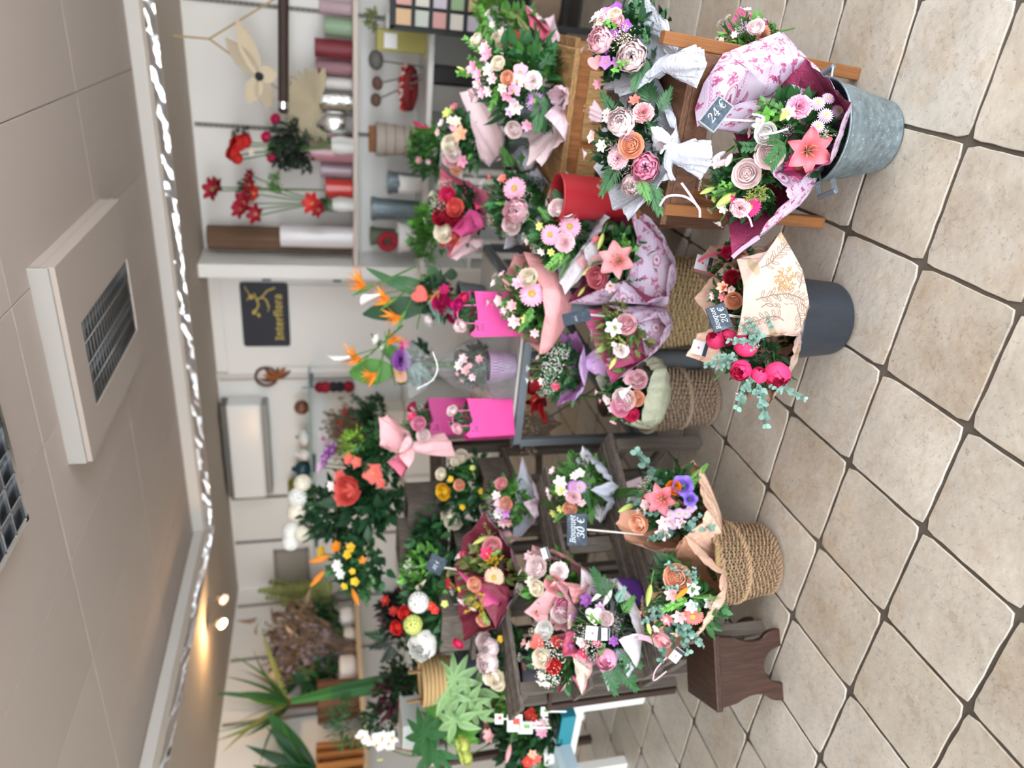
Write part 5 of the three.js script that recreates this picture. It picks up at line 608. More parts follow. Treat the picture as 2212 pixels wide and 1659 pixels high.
bq({ label: 'bouquet with coral rose in white and bright pink pointed papers on the display bench', c: [1105, 75, 3.5], r: 0.16, base: P(1190, 75, 3.6).setY(0.53), stems: [1180, 78, 0.02], fol: [['leaf', 'mid', 0.9], ['fine', 'olive', 0.9]],
  fl: [['rose', 'coral', 1105, 90, 36], ['star', 'white', 1090, 110, 28], ['star', 'pale', 1085, 70, 26], ['rose', 'cream', 1075, 85, 24]], sp: [['palm', 'olive', 1130, 70, 1090, 20, -0.04, -0.04], ['fern', 'olive', 1140, 70, 1115, 30, -0.1, -0.1], ['ruscus', 'fresh', 1090, 80, 1040, 50, 0, 0.02], ['ruscus', 'fresh', 1060, 60, 1035, 10, 0.1, 0.1]],
  wr: [{ o: 'pinkV', i: 'pinkV', n: [1185, 78, 0.0], rim: [[1100, 30, 0.1], [1134, 10, 0.0], [1165, 45, -0.04], [1197, 32, -0.04], [1216, 86, -0.1], [1186, 106, -0.14], [1158, 122, -0.12], [1132, 82, -0.1], [1080, 100, 0.06], [1060, 45, 0.12]], k: { r: 0.03, bulge: 0.02, sag: 0.08, crinkle: 0.03 } }, { o: 'pinkD', n: [1184, 80, -0.08], rim: [[1134, 10, -0.06], [1186, 68, -0.14], [1168, 88, -0.15], [1145, 55, -0.1]], k: { r: 0.015, bulge: 0.01 } }, { o: 'white', n: [1120, 80, 0.0], rim: [[1050, 30, 0.04], [1085, 35, 0.0], [1092, 65, -0.02], [1068, 72, 0.0]], k: { r: 0.02, bulge: 0.01 } }] });
zb('zinc bucket on the display bench under the peach and cream bouquet', P(1085, 325, 3.6), 0.515, 0.72);
bq({ label: 'peach and cream bouquet behind tall white tissue on the display bench', c: [1000, 300, 3.62], r: 0.16, base: P(1085, 325, 3.6).setY(0.53), stems: [1075, 315, 0], fol: [['leaf', 'dark', 0.95, 1020, 295], ['leaf', 'fresh', 0.6], ['fine', 'mid', 0.8]],
  fl: [['star', 'peach', 992, 288, 40], ['rose', 'cream', 973, 312, 32], ['rose', 'pale', 980, 330, 30], ['star', 'pink', 997, 348, 32], ['star', 'lime', 966, 243, 30], ['star', 'cream', 985, 262, 28], ['rose', 'blush', 972, 345, 26], ['rose', 'peach', 985, 362, 24], ['star', 'dusty', 980, 230, 24]], sp: [['ruscus', 'fresh', 1020, 330, 1010, 345, -0.12, -0.14], ['grassy', 'lime', 1000, 270, 950, 235, 0, 0]],
  wr: [{ o: 'white', i: 'white', n: [1082, 330, -0.04], rim: [[994, 201, 0.04], [1018, 190, 0.0], [1040, 250, -0.1], [1082, 290, -0.14], [1078, 335, -0.14], [1058, 360, -0.12], [1040, 350, -0.08], [1052, 310, -0.06], [1020, 260, -0.02]], k: { r: 0.03, bulge: 0.02, sag: 0.06, crinkle: 0.03 } }, { o: 'white', i: 'pinkL', n: [1078, 345, -0.15], rim: [[992, 200, -0.1], [1018, 190, -0.12], [1058, 235, -0.18], [1086, 285, -0.22], [1088, 325, -0.22], [1056, 362, -0.2], [1035, 340, -0.14], [1015, 262, -0.1]], k: { r: 0.02, bulge: 0.02, sag: 0.03, crinkle: 0.03 } }] });
zb('zinc bucket on the display bench under the red and coral rose bouquet', P(1055, 480, 3.65), 0.515, 0.74);
bq({ label: 'bouquet of crimson and coral roses with pink paper on the display bench', c: [980, 460, 3.68], r: 0.16, base: P(1055, 480, 3.65).setY(0.53), stems: [1050, 480, 0], fol: [['leaf', 'deep', 1.0], ['leaf', 'mid', 0.6]],
  fl: [['rose', 'hot', 967, 422, 30], ['rose', 'coral', 983, 449, 32], ['rose', 'dred', 953, 468, 32], ['rose', 'dred', 985, 476, 28], ['rose', 'cream', 958, 501, 36], ['rose', 'coral', 978, 514, 30], ['gyp', 'cream', 957, 403, 44], ['gyp', 'cream', 946, 444, 44], ['star', 'red', 955, 525, 22]], sp: [['ruscus', 'dark', 1000, 440, 975, 395, -0.1, -0.1]],
  wr: [{ o: 'pinkP', i: 'pinkD', n: [1050, 470, -0.02], rim: [[951, 362, 0.1], [1012, 390, 0.0], [1062, 415, -0.06], [1045, 478, -0.14], [1014, 455, -0.16], [973, 497, -0.12], [995, 512, -0.1], [968, 560, -0.04], [955, 500, 0.12], [940, 430, 0.14]], k: { r: 0.03, bulge: 0.015, sag: 0.06, crinkle: 0.03 } }, { o: 'fuch', n: [1045, 478, -0.1], rim: [[1014, 453, -0.18], [974, 497, -0.16], [996, 512, -0.14], [1030, 490, -0.14]], k: { r: 0.015, bulge: 0.01 } }, { o: 'pinkL', n: [1040, 520, 0.0], rim: [[968, 558, -0.02], [985, 562, -0.04], [1033, 538, -0.06], [1010, 520, -0.02]], k: { r: 0.02, bulge: 0.005 } }] });
zb('tall zinc bucket behind the red bucket holding the gerbera and peony bouquet', P(1190, 440, 3.32), 0, 0.62, 'zinc', 0.09);
bq({ label: 'bouquet with one pink gerbera and a pale peony in grey tissue ruffles', c: [1110, 440, 3.28], r: 0.17, base: P(1190, 440, 3.32).setY(0.3), stems: [1180, 440, 0], fol: [['leaf', 'dark', 1.0], ['leaf', 'fresh', 0.6]],
  fl: [['gerbera', 'pink', 1108, 402, 52], ['peonyfull', 'blush', 1116, 456, 56], ['rose', 'pale', 1105, 486, 34], ['star', 'hot', 1094, 492, 28], ['gyp', 'pale', 1130, 430, 44], ['star', 'coral', 1085, 385, 22], ['gyp', 'blush', 1100, 510, 36]], sp: [['palm', 'mid', 1110, 370, 1085, 320, 0, 0], ['palm', 'mid', 1120, 370, 1140, 320, 0, 0], ['ruscus', 'fresh', 1100, 440, 1070, 440, -0.1, -0.1], ['ruscus', 'dark', 1120, 480, 1085, 510, -0.1, -0.1]],
  wr: [{ o: 'grey', i: 'white', n: [1185, 440, -0.02], rim: [[1130, 375, -0.04], [1160, 362, -0.08], [1192, 400, -0.14], [1178, 445, -0.18], [1150, 490, -0.16], [1152, 520, -0.1], [1088, 540, 0.0], [1090, 500, 0.1], [1085, 420, 0.14], [1100, 370, 0.08]], k: { r: 0.03, bulge: 0.03, sag: 0.06, crinkle: 0.04, fold: 0.016 } }, { o: 'white', n: [1150, 350, 0.05], rim: [[1105, 335, 0.0], [1120, 318, 0.0], [1135, 340, -0.02], [1128, 355, 0.0]], k: { r: 0.02 } }] });
bq({ label: 'bouquet with two pink gerberas and a blush carnation in white paper points', c: [1205, 505, 2.98], r: 0.16, base: P(1290, 445, 2.95).setY(0.53), stems: [1280, 470, -0.02], fol: [['leaf', 'dark', 1.0], ['leaf', 'fresh', 0.7], ['fine', 'mid', 0.8]],
  fl: [['gerbera', 'pink', 1185, 506, 46], ['gerbera', 'pink', 1230, 487, 50], ['carnation', 'blush', 1218, 524, 44], ['rose', 'pale', 1207, 450, 34], ['star', 'hot', 1195, 445, 28], ['rose', 'white', 1225, 455, 34], ['star', 'lime', 1205, 560, 24], ['star', 'lime', 1190, 545, 20]], sp: [['palm', 'dark', 1220, 460, 1195, 405, -0.08, -0.06], ['palm', 'dark', 1230, 470, 1260, 420, -0.14, -0.16], ['palm', 'mid', 1200, 480, 1165, 450, -0.06, -0.06], ['fern', 'mid', 1230, 540, 1190, 590, -0.1, -0.1], ['ruscus', 'fresh', 1220, 540, 1180, 580, -0.12, -0.12], ['fern', 'mid', 1240, 540, 1210, 600, -0.08, -0.1]],
  wr: [{ o: 'white', i: 'white', n: [1285, 470, -0.02], rim: [[1214, 361, 0.06], [1248, 385, -0.02], [1274, 428, -0.1], [1318, 470, -0.14], [1300, 500, -0.18], [1262, 538, -0.16], [1208, 610, -0.06], [1195, 560, 0.08], [1180, 470, 0.14], [1195, 400, 0.12]], k: { r: 0.03, bulge: 0.02, sag: 0.08, crinkle: 0.04, fold: 0.012 } }, { o: 'grey', n: [1290, 520, -0.1], rim: [[1260, 540, -0.18], [1207, 610, -0.12], [1220, 636, -0.1], [1276, 580, -0.1]], k: { r: 0.02, bulge: 0.01 } }, { o: 'pinkP', n: [1310, 560, -0.08], rim: [[1265, 560, -0.14], [1240, 560, -0.12], [1290, 620, -0.08], [1310, 590, -0.06]], k: { r: 0.02 } }] });
// ---------------------------------------------------------------- around the steel table
zb('tall grey bucket in front of the steel table holding the salmon-paper bouquet', P(1200, 660, 3.12), 0, 0.66, M.steel, 0.08);
bq({ label: 'salmon-paper bouquet with one large pink gerbera in front of the steel table', c: [1135, 650, 3.12], r: 0.17, base: P(1200, 660, 3.12).setY(0.3), stems: [1190, 660, 0], fol: [['leaf', 'mid', 0.9], ['fine', 'dark', 0.9], ['leaf', 'fresh', 0.6]],
  fl: [['gerbera', 'pink', 1147, 632, 58], ['star', 'pink', 1119, 610, 34], ['rose', 'cream', 1141, 600, 34], ['star', 'blush', 1110, 695, 34], ['star', 'rose', 1105, 660, 28], ['gyp', 'blush', 1095, 670, 40], ['gyp', 'blush', 1135, 590, 40], ['star', 'lime', 1135, 690, 24], ['star', 'blush', 1155, 720, 24]], sp: [['fern', 'fresh', 1150, 670, 1120, 720, -0.12, -0.12], ['ruscus', 'mid', 1150, 660, 1135, 705, -0.15, -0.16], ['fern', 'mid', 1130, 620, 1090, 600, 0, 0]],
  wr: [{ o: 'pinkS', i: 'pinkS', n: [1235, 665, -0.04], rim: [[1111, 549, 0.04], [1130, 545, -0.02], [1172, 622, -0.18], [1178, 680, -0.2], [1165, 764, -0.08], [1130, 735, 0.04], [1095, 690, 0.12], [1085, 600, 0.14]], k: { r: 0.05, bulge: 0.05, sag: 0.04, crinkle: 0.03, fold: 0.01 } }] });
zb('grey metal bucket beside the steel table leg holding the lilac-paper bouquet', P(1300, 790, 3.15), 0, 0.42, M.steel, 0.08);
bq({ label: 'lilac-paper bouquet with white gypsophila beside the steel table', c: [1205, 800, 3.18], r: 0.14, base: P(1300, 790, 3.15).setY(0.15), stems: [1270, 790, 0], fol: [['fine', 'dark', 1.0], ['leaf', 'deep', 0.8]],
  fl: [['gyp', 'white', 1199, 775, 56], ['gyp', 'white', 1190, 800, 50], ['gyp', 'white', 1210, 760, 44], ['rose', 'dred', 1180, 750, 24], ['star', 'hot', 1200, 835, 22], ['gyp', 'white', 1185, 835, 40]], sp: [['fern', 'dark', 1210, 820, 1180, 860, -0.1, -0.1], ['fern', 'dark', 1200, 790, 1170, 830, -0.1, -0.1]],
  wr: [{ o: 'lilac', i: 'lilacD', n: [1268, 788, -0.04], rim: [[1212, 718, 0.04], [1245, 715, -0.06], [1262, 745, -0.14], [1250, 790, -0.16], [1262, 835, -0.14], [1240, 868, -0.08], [1202, 880, 0.0], [1215, 845, 0.04], [1230, 800, 0.06], [1205, 750, 0.1]], k: { r: 0.03, bulge: 0.02, sag: 0.1, crinkle: 0.04, fold: 0.012 } }, { o: 'lilac', n: [1262, 788, -0.06], rim: [[1300, 740, -0.1], [1312, 775, -0.14], [1308, 812, -0.12], [1290, 800, -0.05], [1285, 760, -0.04]], k: { r: 0.022, bulge: 0 } }] });
{ // poinsettia on the floor under the table
  const b = P(1250, 860, 3.45), t = thing('poinsettia', 'red poinsettia in gold-topped pot under the steel table', 'plant', V(b.x, 0.02, b.z)); part('pot', lathe([[0, 0], [0.07, 0], [0.095, 0.3], [0.09, 0.3], [0.06, 0.01], [0, 0.01]]), std('#6d5a48', 0.7), t); const c = P(1165, 855, 3.42).sub(t.position); for (let k = 0; k < 16; k++) { const a = k * 2.4, d = V(Math.cos(a), RR(0.1, 0.6), Math.sin(a)).normalize(), mb = new MB(); leafGrid(mb, M4(V(), d, R() * 6), RR(0.1, 0.16), 0.07, { curl: 0.3 }); part('bract', mb.build(), k % 3 ? lm('red') : (petalMat.dk ??= std('#8f1220', 0.5, { vertexColors: true })), t).position.copy(c.clone().add(V(RR(-0.02, 0.02), RR(-0.04, 0.02), RR(-0.02, 0.02)))); } part('stem', bar(V(0, 0.25, 0), c, 0.01), M.stem, t); part('flower_eyes', new MB().add(octa, new THREE.Matrix4().makeScale(0.02, 0.02, 0.02).setPosition(c.x, c.y + 0.03, c.z + 0.02)).build(), std('#d8b23c', 0.6), t);
}
{ // dried bundle and cardboard box under the table
  const b = PY(1215, 915, 0.45), t = thing('dried_bundle', 'bundle of dried brown stems lying under the steel table', 'dried flowers', b); for (let k = 0; k < 5; k++) sprig('twigs', 'brown', t, V(0, 0, 0), V(RR(-0.1, 0.1), RR(0.15, 0.28), RR(-0.1, 0.1)));
  const c = PY(1200, 985, 0.02), q = thing('cardboard_box', 'beige cardboard box on the floor behind the steel table', 'box', V(c.x - 0.1, 0.003, c.z - 0.9)); part('carton', box(0.5, 0.42, 0.4, 0, 0.21, 0, 0.004), std('#cdb48a', 0.85), q); part('tape', box(0.06, 0.004, 0.4, 0, 0.423, 0), std('#b6976a', 0.5), q);
}
// pink gift bags
const bagLogo = canvasTex(192, 160, (g, w, h) => { g.fillStyle = '#e43f9b'; g.fillRect(0, 0, w, h); g.strokeStyle = g.fillStyle = '#4a1740'; g.lineWidth = 6; g.beginPath(); g.arc(58, 40, 14, 0, 7); g.fill(); for (let k = 0; k < 9; k++) { g.beginPath(); g.moveTo(30 + k * 16, 130); g.quadraticCurveTo(60 + k * 9, 90, 55 + k * 12, 55 + (k % 3) * 18); g.stroke(); } });
function bag(label, x0, x1, yl, yr, D, fl, turn = 0) {
  const bl = P(x1, yl, D), br = P(x1, yr, D), tl = P(x0, (yl + yr) / 2, D), w = bl.distanceTo(br), base = bl.clone().lerp(br, 0.5), h = (x1 - x0) * D / FPX * 1.03, t = thing('gift_bag', label, 'bag', V(base.x, base.y, base.z)); t.rotation.y = YAW + turn; const d = w * 0.55;
  const face = (wid, hh, scal) => { const s = new THREE.Shape(); s.moveTo(-wid / 2 * 0.94, 0); s.lineTo(wid / 2 * 0.94, 0); s.lineTo(wid / 2, hh); if (scal) { s.quadraticCurveTo(wid * 0.25, hh * 0.96, 0, hh * 0.93); s.quadraticCurveTo(-wid * 0.3, hh * 0.9, -wid * 0.42, hh * 1.08); } s.lineTo(-wid / 2, hh); return new THREE.ExtrudeGeometry(s, { depth: 0.002, bevelEnabled: false }); };
  part('front', face(w, h, true).translate(0, 0, d / 2), PAP.bag, t); part('back', face(w, h * 1.02, false).translate(0, 0, -d / 2), PAP.bagD, t); for (const s of [-1, 1]) part('side', face(d, h * 0.98, false).rotateY(Math.PI / 2).translate(s * w * 0.485 - 0.001, 0, 0), PAP.bagD, t); part('bottom', box(w * 0.92, 0.004, d * 0.95, 0, 0.002, 0), PAP.bagD, t);
  part('printed_emblem', new THREE.PlaneGeometry(w * 0.3, w * 0.26).translate(-w * 0.28, h * 0.86, d / 2 + 0.0032), std('#ffffff', 0.4, { map: bagLogo }), t);
  for (const s of [-1, 1]) part('cord_handle', tube([V(-w * 0.2, h * 0.95, s * d / 2), V(-w * 0.15, h * 1.3, s * d / 2), V(w * 0.15, h * 1.3, s * d / 2), V(w * 0.2, h * 0.95, s * d / 2)], 0.003, 16, 5), std('#d9679f', 0.5), t);
  const c = V(0, h * 0.98, 0); clump('leaf', 'dark', t, c, w * 0.45); fl.forEach(([k, col], i) => { const a = i * 2.4, q = w * 0.30; flower(k, col, t, c.clone().add(V(Math.cos(a) * q, RR(0.03, 0.08), Math.sin(a) * q * 0.8)), V(Math.cos(a) * 0.5, 0.8, Math.sin(a) * 0.5 + 0.5).normalize(), w * 0.24, 0.1); });
  return t;
}
const tableTop = (px, py) => depth(PY(px, py, 0.765));
bag('pink gift bag with hot pink roses, next to the salmon-paper bouquet on the table', 1020, 1122, 726, 630, tableTop(1122, 680), [['rose', 'hot'], ['rose', 'pale'], ['star', 'hot'], ['rose', 'mag'], ['star', 'blush']], -0.15);
bag('pink gift bag with small pink roses at the steel table corner', 1008, 1104, 945, 862, tableTop(1104, 900), [['star', 'hot'], ['rose', 'blush'], ['star', 'coral'], ['rose', 'pale']], 0.2);
bag('pink gift bag with framed card and eggs, behind the bag at the table corner', 925, 1022, 945, 862, tableTop(1030, 900) + 0.02, [['rose', 'hot'], ['rose', 'pale'], ['star', 'hot'], ['bud', 'pale'], ['bud', 'pale']], 0.3);
{
  const D = tableTop(1115, 800) + 0.05, t = bq({ label: 'cellophane-wrapped bouquet in lilac gingham pot between the pink bags', c: [1020, 790, D], r: 0.11, base: P(1113, 790, D - 0.02).setY(0.765), fol: [['leaf', 'deep', 1.0], ['leaf', 'dark', 0.9]], pot: ['round', 0.075, 0.055, 0.13, std('#cdaed0', 0.6, { map: rep(weaveMap, 1) })], fl: [['star', 'blush', 1000, 775, 26], ['star', 'rose', 1005, 800, 24], ['star', 'pale', 990, 790, 24], ['star', 'blush', 1020, 815, 20], ['star', 'rose', 1035, 775, 20]],
    wr: [{ o: 'film', n: [940, 795, 0.0], rim: [[1112, 715, 0.02], [1118, 790, -0.1], [1112, 862, 0.0], [1104, 800, 0.1]], k: { r: 0.02, bulge: 0.05, sag: 0.0, crinkle: 0.05, fold: 0.02, per: 10 } }, { o: 'film', n: [940, 795, 0], rim: [[872, 735, 0.0], [870, 800, -0.04], [885, 865, 0.0], [880, 800, 0.05]], k: { r: 0.02, bulge: 0.02, sag: 0, crinkle: 0.04, fold: 0.02, per: 8 } }] });
  ribbon(t, t.position, [P(935, 760, D - 0.1), P(945, 795, D - 0.13), P(935, 820, D - 0.12), P(900, 840, D - 0.1)], 0.005, ribM.white);
}
// two bird-of-paradise arrangements
function strelitzia(parent, base, c, s, dirA) {
  const g = new MB(), o = new MB(); const d = RT.clone().multiplyScalar(Math.cos(dirA)).addScaledVector(UU, Math.sin(dirA)).normalize();
  leafGrid(g, M4(V(), UP, 0), 1, 0.16, { prof: prof.point, curl: 0.05, fold: 1.2, nv: 6 }); for (let k = 0; k < 6; k++) { const m = new THREE.Matrix4().makeTranslation(0, 0.2 + 0.05 * k, 0).multiply(new THREE.Matrix4().makeRotationZ(-0.35 - k * 0.28)).multiply(new THREE.Matrix4().makeRotationY(k * 0.9)); leafGrid(o, m, RR(0.75, 1.0), 0.17, { curl: 0.1, fold: 0.6, tone: RR(0.9, 1.1) }); }
  const b = part('strelitzia', o.build(), pm('orange'), parent); b.position.copy(c.clone().sub(base)); b.quaternion.setFromRotationMatrix(new THREE.Matrix4().makeBasis(V().crossVectors(d, TOW).normalize(), d, TOW)); b.scale.setScalar(s); part('spathe', g.build(), lm('mid'), b); part('stem', unitStem, M.stem, b).scale.set(0.08, 1.6, 0.08);
}
const bigLeaf = (parent, base, a, b, w, col, o = {}) => { const mb = new MB(), d = b.clone().sub(a), y = d.clone().normalize(), z = TOW.clone().add(V(RR(-0.2, 0.2), RR(-0.1, 0.3), 0)), x = V().crossVectors(y, z).normalize(); z.crossVectors(x, y); const m = new THREE.Matrix4().makeBasis(x, y, z).setPosition(a.clone().sub(base)); leafGrid(mb, m, d.length(), w, { nv: 8, curl: o.curl ?? 0.12, fold: o.fold ?? 0.25, prof: o.prof ?? prof.oval, tone: o.tone ?? 1, vari: o.vari }); return part(o.n ?? 'leaf', mb.build(), lm(col), parent); };
for (const [lab, cx, cy, D, ex, fl, leaves] of [
  ['tall bird-of-paradise arrangement with coral heart against the white door', 930, 640, 3.95, [[862, 640, 0.14, 2.2], [878, 668, 0.13, 2.7], [812, 615, 0.15, 2.0], [912, 655, 0.09, -0.2]], [['calla', 'white', 800, 640, 46, { a: 1.8 }], ['heart', 'coral', 905, 636, 40, { a: 1.3, t: 3 }], ['rose', 'fuch', 955, 655, 34], ['rose', 'fuch', 985, 680, 34], ['star', 'fuch', 960, 625, 28], ['star', 'pale', 925, 690, 24], ['anthurium', 'ochre', 945, 648, 40], ['gyp', 'white', 930, 690, 40]], [[930, 655, 782, 680, 0.13, 'deep'], [900, 640, 790, 575, 0.05, 'dark'], [930, 620, 840, 595, 0.05, 'dark'], [950, 610, 925, 575, 0.07, 'dark'], [960, 620, 940, 590, 0.07, 'deep'], [975, 605, 975, 580, 0.07, 'deep']]],
  ['bird-of-paradise arrangement with white callas and purple carnation behind the cellophane bouquet', 890, 785, 4.05, [[800, 765, 0.15, 2.3], [822, 790, 0.13, 2.9], [840, 760, 0.12, 0.2]], [['calla', 'white', 735, 777, 44, { a: 1.9 }], ['star', 'white', 812, 732, 30], ['star', 'white', 838, 726, 30], ['star', 'white', 825, 748, 24], ['carnation', 'violet', 861, 777, 46], ['anthurium', 'peach', 857, 810, 46], ['star', 'fuch', 875, 745, 30], ['star', 'white', 862, 735, 24]], [[850, 800, 752, 806, 0.15, 'mid'], [860, 790, 800, 720, 0.04, 'dark'], [870, 770, 820, 745, 0.05, 'mid'], [900, 800, 860, 830, 0.06, 'dark']]]]) {
  const b = P(1020, cy + 5, D).setY(0.766); const t = bq({ n: 'flower_arrangement', cat: 'arrangement', label: lab, c: [cx, cy, D], r: 0.13, base: b, fol: [['leaf', 'deep', 1.1], ['fine', 'dark', 1.0]], fl, pot: ['round', 0.09, 0.075, 0.14, 'zinc'], sp: [['fern', 'euca', cx, cy, cx + 20, cy + 60, -0.08, -0.1], ['fern', 'euca', cx, cy, cx + 50, cy + 40, -0.08, -0.1]] });
  for (const [x, y, s, a] of ex) strelitzia(t, b, P(x, y, D - 0.05), s, a);
  for (const [a, c, x, y, w, col] of leaves) bigLeaf(t, b, P(a, c, D), P(x, y, D - 0.02), w, col, { fold: 0.12 });
  part('stems', bar(V(0, 0.05, 0), P(cx, cy, D).sub(b), 0.03), M.stem, t);
}
{ // pink bow bouquet at the left of the bags
  const D = 3.75; bq({ label: 'small bouquet tied in crinkled pink paper with bow, beside the bag with eggs', c: [900, 925, D], r: 0.09, base: P(985, 965, D).setY(0.766), fol: [['leaf', 'dark', 0.9]], fl: [['star', 'hot', 890, 900, 26], ['rose', 'pink', 905, 915, 26], ['rose', 'pale', 915, 940, 24]], wr: [{ o: 'pinkP', i: 'pinkP', n: [888, 968, -0.05], rim: [[818, 902, -0.02], [836, 896, -0.04], [880, 940, -0.12], [862, 975, -0.14], [820, 962, -0.04]], k: { r: 0.02, bulge: 0.02, crinkle: 0.04, fold: 0.014 } }, { o: 'pinkP', i: 'pinkD', n: [890, 968, -0.05], rim: [[882, 1010, -0.1], [868, 1032, -0.06], [836, 998, -0.04], [862, 985, -0.1]], k: { r: 0.02, bulge: 0.01, crinkle: 0.04 } }, { o: 'pinkP', n: [888, 966, -0.04], rim: [[985, 985, 0.0], [975, 955, -0.03], [960, 935, 0.0], [940, 960, 0.06]], k: { r: 0.02, bulge: 0.01 } }] });
}
// ---------------------------------------------------------------- bouquets on the grey stand
const onStand = (px, py, k) => PY(px, py, TH[k] + 0.012);
bq({ label: 'round bouquet with lilac daisies over ruffled white paper on the grey stand', c: [1245, 1050, 3.2], r: 0.15, base: onStand(1395, 1060, 0), stems: [1320, 1066, -0.02], fol: [['fine', 'mid', 1.0], ['leaf', 'fresh', 0.8], ['fine', 'dark', 1.0]],
  fl: [['mum', 'lilac', 1251, 1053, 30], ['mum', 'orchid', 1236, 1052, 28], ['mum', 'lilac', 1233, 1068, 30], ['carnation', 'blush', 1236, 1075, 34], ['rose', 'peach', 1232, 1098, 26], ['star', 'white', 1210, 1042, 36], ['star', 'pale', 1215, 1060, 28], ['star', 'lime', 1195, 1110, 24], ['star', 'lime', 1210, 1100, 20]], sp: [['fern', 'mid', 1250, 1040, 1225, 985, 0, 0], ['fern', 'mid', 1240, 1030, 1200, 1010, 0, 0], ['fern', 'dark', 1260, 1050, 1275, 1100, -0.12, -0.12], ['fern', 'fresh', 1240, 1080, 1195, 1130, -0.05, -0.05]],
  wr: [{ o: 'white', i: 'pearl', n: [1320, 1066, -0.02], rim: [[1244, 992, 0.04], [1258, 962, 0.0], [1285, 1005, -0.08], [1318, 1040, -0.14], [1275, 1058, -0.2], [1315, 1085, -0.18], [1296, 1132, -0.08], [1270, 1100, 0.0], [1250, 1060, 0.08]], k: { r: 0.025, bulge: 0.03, sag: 0.06, crinkle: 0.05, fold: 0.014 } }, { o: 'pinkV', n: [1318, 1066, -0.03], rim: [[1385, 1030, -0.05], [1392, 1060, -0.08], [1380, 1085, -0.06], [1362, 1062, 0.0]], k: { r: 0.022, bulge: 0 } }] });
bq({ label: 'small bouquet with lilac and peach flowers over pearly paper on the second step', c: [1090, 1090, 3.55], r: 0.14, base: onStand(1195, 1090, 1), stems: [1160, 1085, 0], fol: [['leaf', 'mid', 0.9], ['fine', 'fresh', 0.9]],
  fl: [['star', 'lilac', 1080, 1090, 34], ['star', 'orchid', 1090, 1108, 30], ['rose', 'peach', 1093, 1088, 24], ['rose', 'blush', 1095, 1156, 30], ['star', 'blush', 1085, 1130, 26], ['star', 'pale', 1072, 1070, 24], ['rose', 'rose', 1083, 1045, 22], ['gyp', 'pale', 1070, 1110, 44], ['star', 'white', 1075, 1112, 24], ['star', 'rose', 1097, 1130, 22]], sp: [['fern', 'mid', 1100, 1070, 1085, 1020, 0, 0]],
  wr: [{ o: 'pinkV', i: 'white', n: [1158, 1088, -0.03], rim: [[1128, 985, 0.0], [1150, 1040, -0.08], [1158, 1075, -0.14], [1130, 1085, -0.18], [1155, 1120, -0.16], [1125, 1160, -0.08], [1105, 1172, 0.0], [1110, 1120, 0.04], [1115, 1040, 0.06]], k: { r: 0.022, bulge: 0.02, sag: 0.05, crinkle: 0.04, fold: 0.014 } }, { o: 'pinkV', n: [1156, 1088, -0.03], rim: [[1190, 1058, -0.05], [1196, 1085, -0.08], [1188, 1112, -0.06], [1180, 1088, 0]], k: { r: 0.02, bulge: 0 } }] });
const b14 = bq({ label: 'bouquet of pale roses in large smooth pink paper on the grey stand', c: [1185, 1270, 3.05], r: 0.15, base: onStand(1330, 1275, 0), stems: [1275, 1270, 0], fol: [['leaf', 'mid', 0.9], ['leaf', 'dark', 0.9]],
  fl: [['rose', 'pale', 1160, 1226, 38], ['carnation', 'pale', 1207, 1233, 40], ['rose', 'rose', 1196, 1262, 32], ['rose', 'blush', 1210, 1272, 28], ['rose', 'pink', 1223, 1308, 40], ['rose', 'pale', 1212, 1324, 36], ['rose', 'cream', 1160, 1270, 28], ['star', 'cream', 1145, 1255, 28], ['star', 'pale', 1150, 1210, 30], ['star', 'blush', 1140, 1200, 26]], sp: [['ruscus', 'mid', 1210, 1260, 1180, 1245, -0.14, -0.16], ['ruscus', 'fresh', 1220, 1290, 1205, 1280, -0.15, -0.16], ['ruscus', 'mid', 1170, 1240, 1140, 1250, 0, 0]],
  wr: [{ o: 'pinkS', i: 'pinkP', n: [1280, 1272, -0.02], rim: [[1150, 1178, 0.06], [1192, 1186, -0.04], [1256, 1224, -0.14], [1268, 1262, -0.17], [1240, 1305, -0.18], [1228, 1268, -0.18], [1198, 1254, -0.14], [1132, 1322, 0.0], [1178, 1358, -0.04], [1150, 1300, 0.12], [1130, 1230, 0.14]], k: { r: 0.03, bulge: 0.02, sag: 0.03, crinkle: 0.016 } }, { o: 'pinkP', i: 'pinkP', n: [1248, 1330, -0.1], rim: [[1198, 1254, -0.16], [1133, 1322, -0.06], [1182, 1360, -0.1], [1224, 1364, -0.14], [1228, 1300, -0.19]], k: { r: 0.015, bulge: 0.012, sag: 0.02, crinkle: 0.014 } }] });
card(b14, b14.position, 1178, 1195, 2.95, 0.045, 0.03, 0.3);
